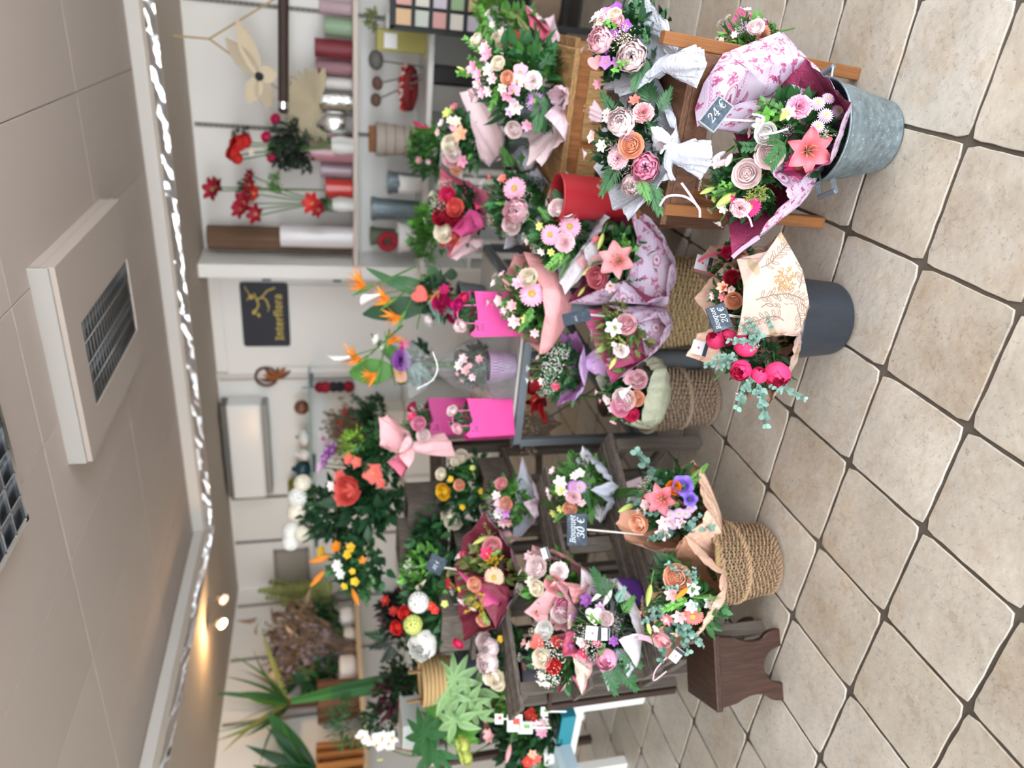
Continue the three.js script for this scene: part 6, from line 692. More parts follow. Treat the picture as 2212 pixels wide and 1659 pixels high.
const b15 = bq({ label: 'bouquet with palm leaves, violet freesias and gift card in whitish paper on the stand', c: [1300, 1360, 2.8], r: 0.15, base: onStand(1405, 1365, 0), stems: [1380, 1365, 0], fol: [['fine', 'deep', 1.0], ['leaf', 'dark', 0.9]],
  fl: [['star', 'violet', 1266, 1296, 34], ['star', 'orchid', 1290, 1272, 30], ['star', 'lilac', 1296, 1312, 26], ['peony', 'pink', 1310, 1420, 46], ['rose', 'pale', 1310, 1336, 26], ['bud', 'white', 1312, 1292, 40, { a: 2.6 }], ['bud', 'white', 1290, 1288, 36, { a: 2.2 }], ['gyp', 'pale', 1275, 1385, 60], ['gyp', 'white', 1285, 1405, 50], ['gyp', 'blush', 1262, 1370, 50], ['star', 'violet', 1325, 1385, 26], ['star', 'hot', 1290, 1388, 24], ['gyp', 'mauve', 1320, 1345, 50], ['heart', 'pale', 1282, 1335, 40, { a: 1.4, t: 3 }]],
  sp: [['palm', 'dark', 1320, 1420, 1375, 1490, -0.1, -0.06], ['palm', 'dark', 1310, 1430, 1330, 1500, -0.12, -0.1], ['palm', 'dark', 1330, 1400, 1385, 1440, -0.14, -0.12], ['palm', 'dark', 1320, 1300, 1280, 1230, -0.08, 0.0], ['palm', 'mid', 1340, 1330, 1370, 1290, -0.14, -0.12], ['ivy', 'fresh', 1300, 1350, 1265, 1325, -0.16, -0.18], ['ivy', 'mid', 1310, 1390, 1290, 1420, -0.16, -0.18], ['palm', 'euca', 1330, 1310, 1350, 1270, -0.14, -0.14]],
  wr: [{ o: 'pearl', i: 'grey', n: [1385, 1365, -0.02], rim: [[1255, 1228, 0.1], [1330, 1250, -0.02], [1355, 1300, -0.1], [1376, 1368, -0.18], [1336, 1382, -0.2], [1375, 1442, -0.16], [1340, 1420, -0.08], [1280, 1440, 0.04], [1250, 1380, 0.12], [1245, 1300, 0.14]], k: { r: 0.03, bulge: 0.02, sag: 0.06, crinkle: 0.03, fold: 0.01 } }, { o: 'white', n: [1360, 1400, -0.04], rim: [[1292, 1436, -0.04], [1314, 1494, -0.04], [1356, 1464, -0.08], [1345, 1425, -0.08]], k: { r: 0.02, bulge: 0.01 } }], rb: [{ m: 'blush', p: [[1378, 1375, -0.18], [1400, 1380, -0.2], [1425, 1395, -0.2]], w: 0.02 }] });
card(b15, b15.position, 1283, 1368, 2.6, 0.05, 0.06, -0.1); card(b15, b15.position, 1308, 1370, 2.59, 0.045, 0.03, 0);
bq({ label: 'star-shaped pink paper bouquet with white roses and gypsophila on the grey stand', c: [1195, 1420, 2.95], r: 0.14, base: onStand(1330, 1415, 0), stems: [1270, 1410, 0], fol: [['leaf', 'dark', 0.9], ['leaf', 'mid', 0.8]],
  fl: [['rose', 'white', 1176, 1362, 34], ['rose', 'cream', 1171, 1422, 34], ['heart', 'coral', 1160, 1391, 34, { a: 1.3, t: 3 }], ['gyp', 'white', 1190, 1395, 60], ['gyp', 'white', 1195, 1415, 60], ['gyp', 'white', 1188, 1458, 56], ['gyp', 'white', 1180, 1465, 50], ['rose', 'red', 1196, 1438, 28], ['star', 'rose', 1160, 1435, 26], ['rose', 'coral', 1202, 1386, 20], ['gyp', 'cream', 1160, 1365, 44]],
  wr: [{ o: 'pinkP', i: 'pinkD', n: [1275, 1410, -0.02], rim: [[1200, 1372, -0.1], [1230, 1360, -0.16], [1258, 1395, -0.16], [1240, 1415, -0.2], [1270, 1440, -0.14], [1258, 1502, -0.06], [1236, 1462, -0.06], [1208, 1498, 0.0], [1180, 1480, 0.1], [1165, 1400, 0.12]], k: { r: 0.02, bulge: 0.02, sag: 0.05, crinkle: 0.02 } }, { o: 'pinkD', n: [1250, 1392, -0.14], rim: [[1225, 1365, -0.2], [1212, 1395, -0.2], [1216, 1418, -0.19], [1250, 1412, -0.2], [1256, 1385, -0.2]], k: { r: 0.018, bulge: 0.015 } }, { o: 'cream', n: [1262, 1425, -0.12], rim: [[1238, 1420, -0.18], [1245, 1468, -0.14], [1257, 1502, -0.1], [1270, 1460, -0.12]], k: { r: 0.01, bulge: 0.01 } }] });
bq({ label: 'burgundy and mauve paper bouquet with peach gerbera and yellow filler on the third step', c: [1050, 1245, 3.35], r: 0.17, base: onStand(1140, 1245, 2), stems: [1110, 1245, 0], fol: [['leaf', 'olive', 0.9], ['leaf', 'mid', 0.9]],
  fl: [['gerbera', 'peach', 1065, 1249, 44], ['filler', 'yellow', 1068, 1212, 60], ['filler', 'yellow', 1030, 1316, 66], ['filler', 'yellow', 1035, 1290, 50], ['filler', 'green', 1050, 1150, 50], ['rose', 'rose', 1064, 1180, 34], ['star', 'hot', 1050, 1195, 34], ['star', 'pink', 1070, 1175, 30], ['bud', 'lime', 1037, 1168, 36, { a: 2.0 }], ['rose', 'peach', 1025, 1262, 26], ['rose', 'peach', 1045, 1340, 26], ['filler', 'green', 1020, 1300, 44], ['rose', 'hot', 990, 1390, 22, { d: 0 }]], sp: [['ruscus', 'fresh', 1060, 1200, 1080, 1190, -0.14, -0.16], ['ruscus', 'fresh', 1040, 1320, 1055, 1350, -0.12, -0.14], ['grassy', 'olive', 1030, 1310, 985, 1290, 0, 0]],
  wr: [{ o: 'mauve', i: 'burg', n: [1118, 1248, 0.0], rim: [[1045, 1105, 0.06], [1075, 1140, -0.06], [1102, 1182, -0.14], [1124, 1250, -0.18], [1110, 1290, -0.17], [1072, 1360, -0.1], [1000, 1388, 0.02], [990, 1330, 0.12], [978, 1230, 0.16], [1000, 1160, 0.14]], k: { r: 0.03, bulge: 0.025, sag: 0.06, crinkle: 0.03, fold: 0.012 } }, { o: 'burg', i: 'fuch', n: [1100, 1275, -0.12], rim: [[1040, 1262, -0.16], [985, 1228, -0.04], [1045, 1310, -0.14], [1072, 1358, -0.13], [1085, 1300, -0.18]], k: { r: 0.02, bulge: 0.01 } }] });
slate('small faded slate tag on a stick above the burgundy bouquet', [[919, 1229], [931, 1196], [970, 1208], [949, 1244]], 3.3, [['35 €', 0.15, 0.6, 110]], [1000, 1232, 0.05]);
// ---------------------------------------------------------------- planted pots and boxes at the left
const woodBox = M.woodG;
const plinth = (label, p, w, mat = M.woodG) => { const t = thing('display_plinth', label, 'plinth', V(p.x, 0.002, p.z)), h = p.y - 0.004; part('top_board', box(w, 0.02, w, 0, h - 0.01, 0, 0.003), mat, t); for (const x of [-1, 1]) for (const z of [-1, 1]) part('leg', box(0.035, h - 0.02, 0.035, x * (w / 2 - 0.02), (h - 0.02) / 2, z * (w / 2 - 0.02)), mat, t); part('lower_board', box(w * 0.9, 0.015, w * 0.9, 0, h * 0.3, 0), mat, t); };
plinth('grey wooden plant table under the cream and yellow rose plant', P(1090, 1050, 3.85), 0.3); plinth('grey wooden plant table under the white ball flowers', P(1010, 1330, 3.65), 0.3); plinth('dark plant table under the shell-pink blooms', P(1170, 1440, 3.4), 0.28, M.woodD); plinth('dark plant table holding the red spotted plant', P(935, 1340, 4.6), 0.3, M.woodD); plinth('dark plant table holding the burgundy-leaved plant', P(960, 1500, 4.9), 0.32, M.woodD);
bq({ n: 'ivy_plant', cat: 'plant', label: 'dark leafy plant filling the gap above the burgundy bouquet', c: [935, 1190, 3.95], r: 0.2, base: P(1040, 1190, 3.95), pot: ['box', 0.12, 0.1, 0.16, woodBox], fol: [['leaf', 'deep', 1.15], ['leaf', 'dark', 1.1, 960, 1160], ['round', 'mid', 0.8, 920, 1230], ['leaf', 'fresh', 0.5, 905, 1245]], fl: [['star', 'lime', 1000, 1128, 18]] }); plinth('grey plant table under the dark leafy plant', P(1040, 1190, 3.95), 0.3);
bq({ n: 'rose_plant', cat: 'plant', label: 'dark-leaved plant with cream and yellow roses on the top step', c: [1000, 1050, 3.85], r: 0.17, base: P(1090, 1050, 3.85), pot: ['box', 0.12, 0.09, 0.14, woodBox], fol: [['leaf', 'dark', 1.05], ['leaf', 'deep', 1.1, 1010, 1075], ['round', 'mid', 0.9]],
  fl: [['rose', 'cream', 996, 987, 28], ['rose', 'cream', 985, 995, 22], ['rose', 'yellow', 958, 1062, 30], ['rose', 'cream', 976, 1119, 42], ['rose', 'cream', 953, 1024, 22], ['rose', 'peach', 992, 1048, 20], ['five', 'yellow', 1040, 1062, 16], ['five', 'yellow', 972, 1035, 16], ['five', 'yellow', 998, 1097, 16], ['five', 'lime', 1020, 1010, 14]] });
const TY = P(948, 1094, 4.15).y, tc = P(930, 1130, 4.25), tall = thing('plant_table', 'tall narrow grey table carrying the coral and yellow plants', 'table', V(tc.x, 0, tc.z)); part('table_top', box(0.95, 0.025, 0.5, 0, TY - 0.015, 0, 0.003), M.woodG, tall); for (const x of [-0.44, 0.44]) for (const z of [-0.21, 0.21]) part('leg', box(0.045, TY - 0.03, 0.045, x, (TY - 0.03) / 2, z, 0.003), M.woodG, tall); part('stretcher', box(0.88, 0.04, 0.03, 0, 0.3, -0.21), M.woodG, tall); tall.rotation.y = 0.5;
bq({ n: 'hibiscus_plant', cat: 'plant', label: 'dark plant with large coral red blooms in grey wooden planter', c: [790, 1040, 4.3], r: 0.26, base: P(948, 1094, 4.15), pot: ['box', 0.1, 0.1, 0.19, woodBox], fol: [['leaf', 'deep', 1.0], ['leaf', 'dark', 1.05], ['big', 'deep', 0.9, 800, 1080], ['leaf', 'lime', 0.42, 768, 958], ['leaf', 'dark', 0.7, 830, 960]],
  fl: [['five', 'coral', 802, 1022, 50], ['rose', 'coral', 751, 1058, 50], ['five', 'coral', 730, 1030, 36], ['five', 'coral', 731, 1081, 40], ['five', 'coral', 749, 990, 28], ['five', 'coral', 767, 998, 28], ['star', 'coral', 823, 1045, 24], ['star', 'violet', 703, 985, 40], ['star', 'violet', 715, 972, 40], ['star', 'orchid', 698, 1000, 34], ['star', 'lilac', 690, 1010, 30], ['filler', 'lilac', 700, 960, 50], ['star', 'pale', 715, 1050, 28]] });
bq({ n: 'hydrangea_plant', cat: 'plant', label: 'white flowering plant with lacy heads behind the coral blooms', c: [690, 1110, 4.5], r: 0.2, base: P(930, 1125, 4.45).setY(TY), pot: ['round', 0.1, 0.08, 0.14, 'zinc'], fol: [['leaf', 'deep', 1.0, 720, 1110], ['leaf', 'dark', 1.0, 770, 1120]], dir: [0, 1, 0.2], fl: [['hydrangea', 'cream', 657, 1045, 40, { d: -0.05 }], ['hydrangea', 'white', 648, 1075, 46, { d: -0.05 }], ['hydrangea', 'cream', 645, 1105, 44, { d: -0.05 }], ['hydrangea', 'white', 635, 1145, 44, { d: -0.05 }], ['hydrangea', 'white', 632, 1168, 40, { d: -0.05 }], ['hydrangea', 'cream', 655, 1150, 36, { d: -0.08 }]] });
bq({ n: 'flame_plant', cat: 'plant', label: 'plant with hanging orange and yellow blossoms in slanted grey planter', c: [760, 1225, 4.2], r: 0.2, base: P(930, 1172, 4.12).setY(TY), pot: ['box', 0.105, 0.1, 0.24, woodBox], fol: [['leaf', 'dark', 1.0], ['leaf', 'fresh', 0.7], ['big', 'deep', 0.9, 800, 1200]],
  fl: [['bud', 'orange', 690, 1208, 46, { a: 1.8 }], ['five', 'yellow', 686, 1196, 40], ['bud', 'orange', 686, 1250, 44, { a: 2.4 }], ['bud', 'orange', 768, 1290, 40, { a: 3.6 }], ['five', 'orange', 722, 1180, 28], ['five', 'yellow', 755, 1182, 24], ['five', 'yellow', 748, 1198, 22], ['five', 'orange', 782, 1210, 18], ['five', 'yellow', 765, 1258, 22], ['five', 'yellow', 742, 1268, 18], ['star', 'white', 728, 1222, 30], ['star', 'white', 735, 1240, 26], ['five', 'yellow', 760, 1235, 16]], sp: [['ivy', 'vari', 800, 1240, 810, 1262, -0.15, -0.18]] });
bq({ n: 'hydrangea_plant', cat: 'plant', label: 'plant with big white and lime ball flowers in grey wooden box', c: [925, 1320, 3.65], r: 0.2, base: P(1010, 1330, 3.65), pot: ['box', 0.12, 0.1, 0.15, woodBox], fol: [['leaf', 'dark', 1.0], ['leaf', 'fresh', 0.8, 925, 1240], ['round', 'mid', 0.8], ['leaf', 'deep', 1.0, 950, 1260]],
  fl: [['hydrangea', 'white', 906, 1301, 48], ['peonyfull', 'white', 917, 1389, 62], ['hydrangea', 'lime', 894, 1348, 44], ['star', 'white', 882, 1218, 30], ['star', 'white', 892, 1232, 30], ['star', 'cream', 898, 1242, 26], ['calla', 'cream', 912, 1262, 30, { a: 2.4 }], ['five', 'red', 930, 1310, 22], ['five', 'red', 938, 1318, 22], ['anthurium', 'red', 982, 1265, 44], ['five', 'lime', 960, 1305, 18], ['rose', 'red', 876, 1325, 26], ['rose', 'red', 858, 1355, 26], ['star', 'lilac', 986, 1312, 18]] });
bq({ n: 'azalea_plant', cat: 'plant', label: 'leafy plant with pale shell-pink blooms in dark pot behind the star bouquet', c: [1085, 1425, 3.4], r: 0.15, base: P(1170, 1440, 3.4), pot: ['round', 0.09, 0.07, 0.12, std('#4a4450', 0.6)], fol: [['leaf', 'dark', 1.0], ['leaf', 'mid', 0.9], ['leaf', 'fresh', 0.5]],
  fl: [['peonyfull', 'pale', 1058, 1400, 44], ['peonyfull', 'pale', 1055, 1430, 48], ['rose', 'cream', 1068, 1462, 38], ['rose', 'pale', 1047, 1385, 32], ['five', 'yellow', 1080, 1380, 18], ['rose', 'cream', 1075, 1475, 28]] });
{ // woven straw basket and grey tub
  const t = thing('straw_basket', 'round woven straw basket with wooden peg handles on a stack', 'basket', P(985, 1462, 3.85)), mb = []; for (let k = 0; k < 9; k++) mb.push(new THREE.TorusGeometry(0.105 + 0.002 * k, 0.011, 6, 36).rotateX(Math.PI / 2).translate(0, 0.012 + k * 0.021, 0)); const s = part('coil', merge(mb), M.straw, t); part('base_plate', cyl(0.1, 0.1, 0.01, 0, 0.006, 0), M.straw, t); for (const x of [-0.11, 0.11]) part('handle', bar(V(x, 0.17, 0.03), V(x, 0.26, 0.03), 0.014), M.woodL, t);
  const u = thing('grey_tub', 'grey metal tub below the straw basket', 'tub', P(985, 1462, 3.85)); u.position.y -= 0.187; part('shell', lathe([[0, 0], [0.12, 0], [0.14, 0.18], [0.145, 0.185], [0.135, 0.185], [0.115, 0.01], [0, 0.01]], 36), std('#6f7a86', 0.5, { metalness: 0.3 }), u);
  plinth('dark table under the grey metal tub', P(985, 1462, 3.85).add(V(0, -0.189, 0)), 0.32, M.woodD);
}
// variegated fatsia
function fatsia(t, base, c, s, col, n = 8, tow = 0.8) { const mb = new MB(), d = UP.clone().multiplyScalar(0.6).addScaledVector(TOW, tow).add(V(RR(-0.5, 0.5), RR(-0.2, 0.2), RR(-0.3, 0.3))).normalize(); for (let k = 0; k < n; k++) { const a = (k / (n - 1) - 0.5) * 4.4; leafGrid(mb, new THREE.Matrix4().makeRotationZ(a), 1, 0.34, { prof: prof.point, curl: 0.18, nv: 5, tone: 1, vari: col === 'vari' }); } const m = part('leaf', mb.build(), lm(col), t); m.position.copy(c.clone().sub(base)); const y = UU.clone().applyAxisAngle(TOW, RR(-1.6, 1.6)), x = V().crossVectors(y, d).normalize(); y.crossVectors(d, x); m.quaternion.setFromRotationMatrix(new THREE.Matrix4().makeBasis(x, y, d)); m.scale.setScalar(s); part('leaf_stalk', bar(V(), m.worldToLocal ? V(0, -0.3, -1.0) : V(), 0.025), M.stem, m); }
{ const D = 3.85, b = P(1085, 1560, D), t = thing('fatsia_plant', 'potted fatsia with large cream-edged hand-shaped leaves', 'plant', b); part('pot', lathe([[0, 0], [0.07, 0], [0.09, 0.14], [0.085, 0.14], [0.06, 0.01], [0, 0.01]]), M.black, t); for (const [x, y, s, c] of [[985, 1470, 0.14, 'vari'], [1015, 1515, 0.14, 'vari'], [1030, 1545, 0.13, 'vari'], [965, 1500, 0.13, 'vari'], [960, 1510, 0.15, 'fresh'], [945, 1550, 0.15, 'mid'], [985, 1560, 0.14, 'vari'], [920, 1590, 0.16, 'dark'], [940, 1620, 0.15, 'dark'], [1000, 1590, 0.13, 'fresh'], [1035, 1490, 0.12, 'vari'], [960, 1580, 0.13, 'fresh'], [975, 1535, 0.12, 'vari']]) fatsia(t, b, P(x, y, D - (c === 'vari' ? 0.14 : 0.02)), s, c); part('stems', bar(V(0, 0.1, 0), P(990, 1540, D + 0.05).sub(b), 0.02), M.stem, t); }
// small pots on the white table
bq({ n: 'kalanchoe_pot', cat: 'plant', label: 'turquoise crate of small flowering pots with red blooms and labels', c: [1150, 1560, 3.72], r: 0.15, base: P(1226, 1560, 3.72), pot: ['round', 0.055, 0.045, 0.09, M.black], fol: [['leaf', 'dark', 1.0], ['leaf', 'fresh', 0.8, 1100, 1510], ['leaf', 'mid', 0.9, 1130, 1540], ['round', 'deep', 0.9, 1180, 1580]],
  fl: [['five', 'red', 1140, 1545, 24], ['five', 'red', 1150, 1552, 24], ['five', 'red', 1147, 1538, 20], ['star', 'blush', 1165, 1568, 30], ['star', 'pink', 1170, 1582, 28], ['star', 'pale', 1175, 1560, 26], ['star', 'peach', 1082, 1525, 28], ['five', 'lime', 1115, 1515, 24], ['star', 'white', 1128, 1490, 22], ['rose', 'pale', 1160, 1490, 18]] });
bq({ n: 'begonia_pot', cat: 'plant', label: 'small potted plant with pink bracts and lime flowers on the white table', c: [1105, 1610, 3.7], r: 0.15, base: P(1205, 1625, 3.72), pot: ['round', 0.055, 0.045, 0.09, M.plast], fol: [['leaf', 'deep', 1.0], ['leaf', 'mid', 0.9, 1150, 1640], ['leaf', 'dark', 0.8]], fl: [['star', 'peach', 1045, 1568, 34], ['star', 'rose', 1055, 1590, 34], ['rose', 'lime', 1002, 1610, 34], ['rose', 'lime', 1008, 1635, 30], ['bud', 'rose', 1098, 1628, 40, { a: 2.9 }], ['five', 'red', 1140, 1650, 28], ['star', 'coral', 1158, 1640, 28], ['star', 'peach', 1150, 1630, 24]] });
for (const [lab, x, y, w, h] of [['white plant label with red flower picture among the small pots', 1112, 1562, 0.085, 0.075], ['second plant label with green picture among the small pots', 1135, 1572, 0.06, 0.07], ['narrow white plant label stuck above the picture labels', 1078, 1553, 0.05, 0.04], ['small blank white plant tag above the turquoise crate', 1176, 1537, 0.045, 0.035]]) { const t = thing('plant_label', lab, 'label', P(x, y, 3.55)); t.quaternion.setFromRotationMatrix(new THREE.Matrix4().makeBasis(RT, UU, TOW)); part('card', box(w, h, 0.002), M.whiteGloss, t); part('picture', box(w * 0.35, h * 0.45, 0.003, w * 0.1, -h * 0.1, 0.0003), std(lab[0] === 's' ? '#7fae58' : '#d24a3a', 0.5), t); part('spike', box(0.008, 0.09, 0.002, 0, -h / 2 - 0.045, 0), M.whiteGloss, t); }
{ const b = P(945, 1552, 4.5), t = thing('white_planter', 'pale grey cube planter between straw basket and orchid', 'planter', b); part('shell', box(0.22, 0.22, 0.22, 0, 0.11, 0, 0.01), std('#cdd2cf', 0.35), t); part('rim', box(0.23, 0.015, 0.23, 0, 0.22, 0, 0.004), std('#d8dbd8', 0.35), t); const s = thing('plant_table', 'simple dark side table under the pale cube planter', 'table', V(b.x, 0, b.z)); part('table_top', box(0.42, 0.03, 0.4, 0, b.y - 0.017, 0), M.woodD, s); for (const x of [-0.18, 0.18]) for (const z of [-0.17, 0.17]) part('leg', box(0.04, b.y - 0.03, 0.04, x, (b.y - 0.03) / 2, z), M.woodD, s); }
{ const D = 4.3, b = P(960, 1625, D), t = thing('white_orchid', 'white moth orchid with a bamboo support stick', 'orchid', b); part('pot', lathe([[0, 0], [0.05, 0], [0.065, 0.12], [0.06, 0.12], [0.04, 0.01], [0, 0.01]]), M.whiteGloss, t); part('stick', bar(V(0, 0.1, 0), P(775, 1600, D).sub(b), 0.008), M.woodL, t); part('flower_spike', tube([V(0, 0.1, 0), P(880, 1632, D).sub(b), P(800, 1600, D).sub(b), P(785, 1590, D).sub(b)], 0.005, 20, 5), M.stem, t); for (const [x, y] of [[783, 1592], [803, 1596], [826, 1594], [848, 1592], [815, 1608], [840, 1606]]) flower('orchid', 'white', t, P(x, y, D - 0.05).sub(b), TOW.clone().add(V(RR(-0.3, 0.3), RR(-0.3, 0.3), 0)).normalize(), 0.095, 0); bigLeaf(t, b, b.clone().add(V(0, 0.1, 0)), b.clone().add(V(0.15, 0.18, 0.05)), 0.07, 'dark'); bigLeaf(t, b, b.clone().add(V(0, 0.1, 0)), b.clone().add(V(-0.15, 0.16, 0.05)), 0.07, 'dark'); flower('bud', 'lime', t, P(828, 1640, D - 0.05).sub(b), UP, 0.04, 0); }
// ---------------------------------------------------------------- goods on the back wall shelf and counter
const SH = 1.376, CT = 0.861;
function slot(x0, y0, x1, y1, z, floorY) { const a = PZ(x1, y0, z), b = PZ(x1, y1, z), t = PZ(x0, (y0 + y1) / 2, z), h0 = floorY ?? PZ(x1, (y0 + y1) / 2, z).y; return { p: V((a.x + b.x) / 2, h0, z), w: Math.abs(a.x - b.x), h: t.y - h0 }; }
function rollOf(label, r, z, mat, core = true, y = SH) { const s = slot(...r, z, y), t = thing('paper_roll', label, 'roll', s.p); part('sheet', lathe([[s.w * 0.16, 0], [s.w / 2 - 0.004, 0], [s.w / 2, 0.003], [s.w / 2, s.h - 0.003], [s.w / 2 - 0.004, s.h], [s.w * 0.16, s.h]], 28), mat, t); if (core) part('core', cyl(s.w * 0.16, s.w * 0.16, s.h * 1.01, 0, s.h / 2, 0, 16, true), M.straw, t); return t; }
const gl = (c, r = 0.25) => std(c, r);
rollOf('tall brown kraft paper roll at the shelf end by the white pillar', [450, 496, 760, 545], -6.0, wood('#8a6a52', 1, 1, 0.9)); rollOf('shiny white film roll in front of the kraft roll', [606, 490, 762, 536], -5.86, gl('#dfdadb', 0.18)); rollOf('pale pink glossy paper roll', [665, 308, 757, 352], -5.9, gl('#c9909a', 0.2)); rollOf('short bright red film roll', [703, 388, 757, 430], -5.88, gl('#c93a32', 0.2)); rollOf('grey wrapping roll beside the red film', [688, 432, 757, 458], -5.92, gl('#8c8a8e', 0.4)); rollOf('mauve clear film roll beside the pink roll', [693, 353, 757, 386], -5.95, gl('#a58e98', 0.25)); rollOf('sage green paper roll', [700, 41, 753, 82], -5.9, gl('#8fa88a', 0.5)); rollOf('dark red crinkled paper roll beside the sage one', [680, 88, 755, 130], -5.9, pp('#7d2330')); rollOf('burgundy tulle roll with clear film beside it', [682, 132, 755, 166], -5.95, pp('#9a7078')); rollOf('white ribbon reel stack', [690, 170, 757, 196], -5.92, gl('#d5d2ce', 0.4)); rollOf('silver metallic foil roll', [678, 202, 757, 236], -5.9, std('#c3c4c2', 0.2, { metalness: 0.9, bumpMap: rep(crinkle, 2), bumpScale: 0.01 })); rollOf('dusty pink roll with dark red cap', [690, 2, 750, 36], -5.9, gl('#b59aa2', 0.5));
{ const s = slot(682, 240, 757, 300, -5.86, SH), t = thing('mirror_vase', 'silver mirror-glass bowl on the paper shelf', 'vase', s.p); part('shell', lathe([[0, 0], [s.w * 0.3, 0], [s.w * 0.5, s.h * 0.3], [s.w * 0.48, s.h * 0.7], [s.w * 0.3, s.h], [s.w * 0.26, s.h], [s.w * 0.4, s.h * 0.6], [s.w * 0.25, 0.02], [0, 0.02]], 32), M.foil, t); }
{ // artificial flowers on the shelf
  const mk = (label, x, y, z, leaves, fls, legs = true) => { const b = PZ(757, y, z).setY(SH), t = thing('artificial_flowers', label, 'artificial flowers', b), D = depth(PZ(x, y, z)); if (legs) part('vase', lathe([[0, 0], [0.04, 0], [0.05, 0.1], [0.035, 0.16], [0.03, 0.16], [0.04, 0.1], [0.03, 0.01], [0, 0.01]]), M.plast, t); for (const [k, col, px, py, r] of leaves) clump(k, col, t, P(px, py, D).sub(b), r * D / FPX); for (const [k, col, px, py, s] of fls) { const p = P(px, py, D - 0.03).sub(b); flower(k, col, t, p, TOW.clone().add(V(0, 0.5, 0)).normalize(), s * D / FPX, 0); part('stem', tube([V(0, 0.12, 0), V(p.x * 0.4, p.y * 0.6, 0.02), p], 0.005, 10, 5), M.stem, t); } return t; };
  mk('dark green artificial leaves with three pink-red balls', 630, 310, -5.75, [['leaf', 'black', 640, 310, 60], ['leaf', 'black', 660, 330, 46], ['leaf', 'black', 620, 330, 46]], [['rose', 'hot', 600, 260, 20], ['rose', 'hot', 580, 298, 20], ['rose', 'hot', 592, 341, 20]]);
  mk('orange-red artificial anthurium on a curved grey stem', 540, 320, -5.7, [['leaf', 'black', 515, 292, 16], ['leaf', 'black', 535, 285, 14]], [['peonyfull', 'red', 525, 315, 34], ['peonyfull', 'red', 538, 308, 30], ['peonyfull', 'red', 512, 335, 30], ['peonyfull', 'red', 520, 345, 24], ['five', 'cream', 545, 330, 18]]);
  mk('cluster of dark red artificial poinsettias beside the kraft roll', 550, 440, -5.7, [['leaf', 'deep', 540, 410, 30], ['leaf', 'mid', 600, 395, 24]], [['star', 'dred', 535, 440, 56], ['star', 'dred', 560, 465, 50], ['star', 'dred', 525, 455, 46], ['star', 'red', 555, 420, 40], ['star', 'dred', 545, 400, 40], ['star', 'wine', 545, 380, 30]]);
  mk('single burgundy artificial bloom near the ceiling border', 468, 412, -5.9, [], [['star', 'dred', 468, 412, 56], ['star', 'wine', 475, 405, 46]]);
  mk('small red artificial poinsettia at shelf height', 685, 445, -5.65, [['leaf', 'deep', 705, 440, 16]], [['star', 'red', 682, 442, 54], ['star', 'dred', 694, 455, 40]]);
}
{ // dried palm fan, hung pole and lotus
  const f = PZ(650, 225, -5.8), t = thing('dried_fan', 'beige dried palm fan behind the pole', 'dried fan', V(f.x, SH, -5.8)); part('stem', bar(V(0, 0, 0), V(0, 0.22, 0), 0.02), M.stemW, t); for (let k = 0; k < 15; k++) { const a = -0.2 + k * 0.25, mb = new MB(); leafGrid(mb, new THREE.Matrix4().makeTranslation(0, 0.25, 0).multiply(new THREE.Matrix4().makeRotationZ(a - 1.55)), 0.26, 0.06, { curl: 0, fold: 0.3, prof: prof.strap }); part('segment', mb.build(), ctrMat.fan ??= std('#b9ab8f', 0.8, { vertexColors: true }), t); }
  const a = PZ(612, -20, -5.7), b = PZ(612, 246, -5.7), h = PZ(452, 84, -5.7), q = thing('hanging_pole', 'dark wooden pole with its end highlight added as a foil band, hung on tan cords', 'pole', V(h.x, a.y, -5.7)), L = (v) => v.clone().sub(q.position); part('pole', bar(L(a), L(b), 0.07, 0.07, 0.03), M.woodD, q); part('tip', bar(L(b.clone().lerp(a, 0.02)), L(b.clone().lerp(a, 0.14)), 0.072, 0.072, 0.03), M.foil, q); part('cord', merge([bar(L(h), L(PZ(606, -10, -5.7)), 0.012), bar(L(h), L(PZ(606, 195, -5.7)), 0.012), bar(L(h), L(V(h.x, HS, -5.7)), 0.012)]), M.rope, q);  // foil band near the pole end stands in for a white highlight
  const c = PZ(560, 165, -5.66), w = thing('dried_lotus', 'cream dried leaf windmill with dark centre hung on the cord', 'dried flower', c); for (const [an, l] of [[0.35, 0.36], [0.75, 0.3], [2.7, 0.2], [3.4, 0.22], [5.0, 0.12]]) { const mb = new MB(); leafGrid(mb, new THREE.Matrix4().makeRotationZ(an - 1.57), l, 0.12, { prof: prof.oval, curl: 0.1 }); part('leaf', mb.build(), ctrMat.lot ??= std('#d3c3a8', 0.8, { vertexColors: true }), w); } part('center', new THREE.SphereGeometry(0.03, 12, 8), M.dark, w);
}
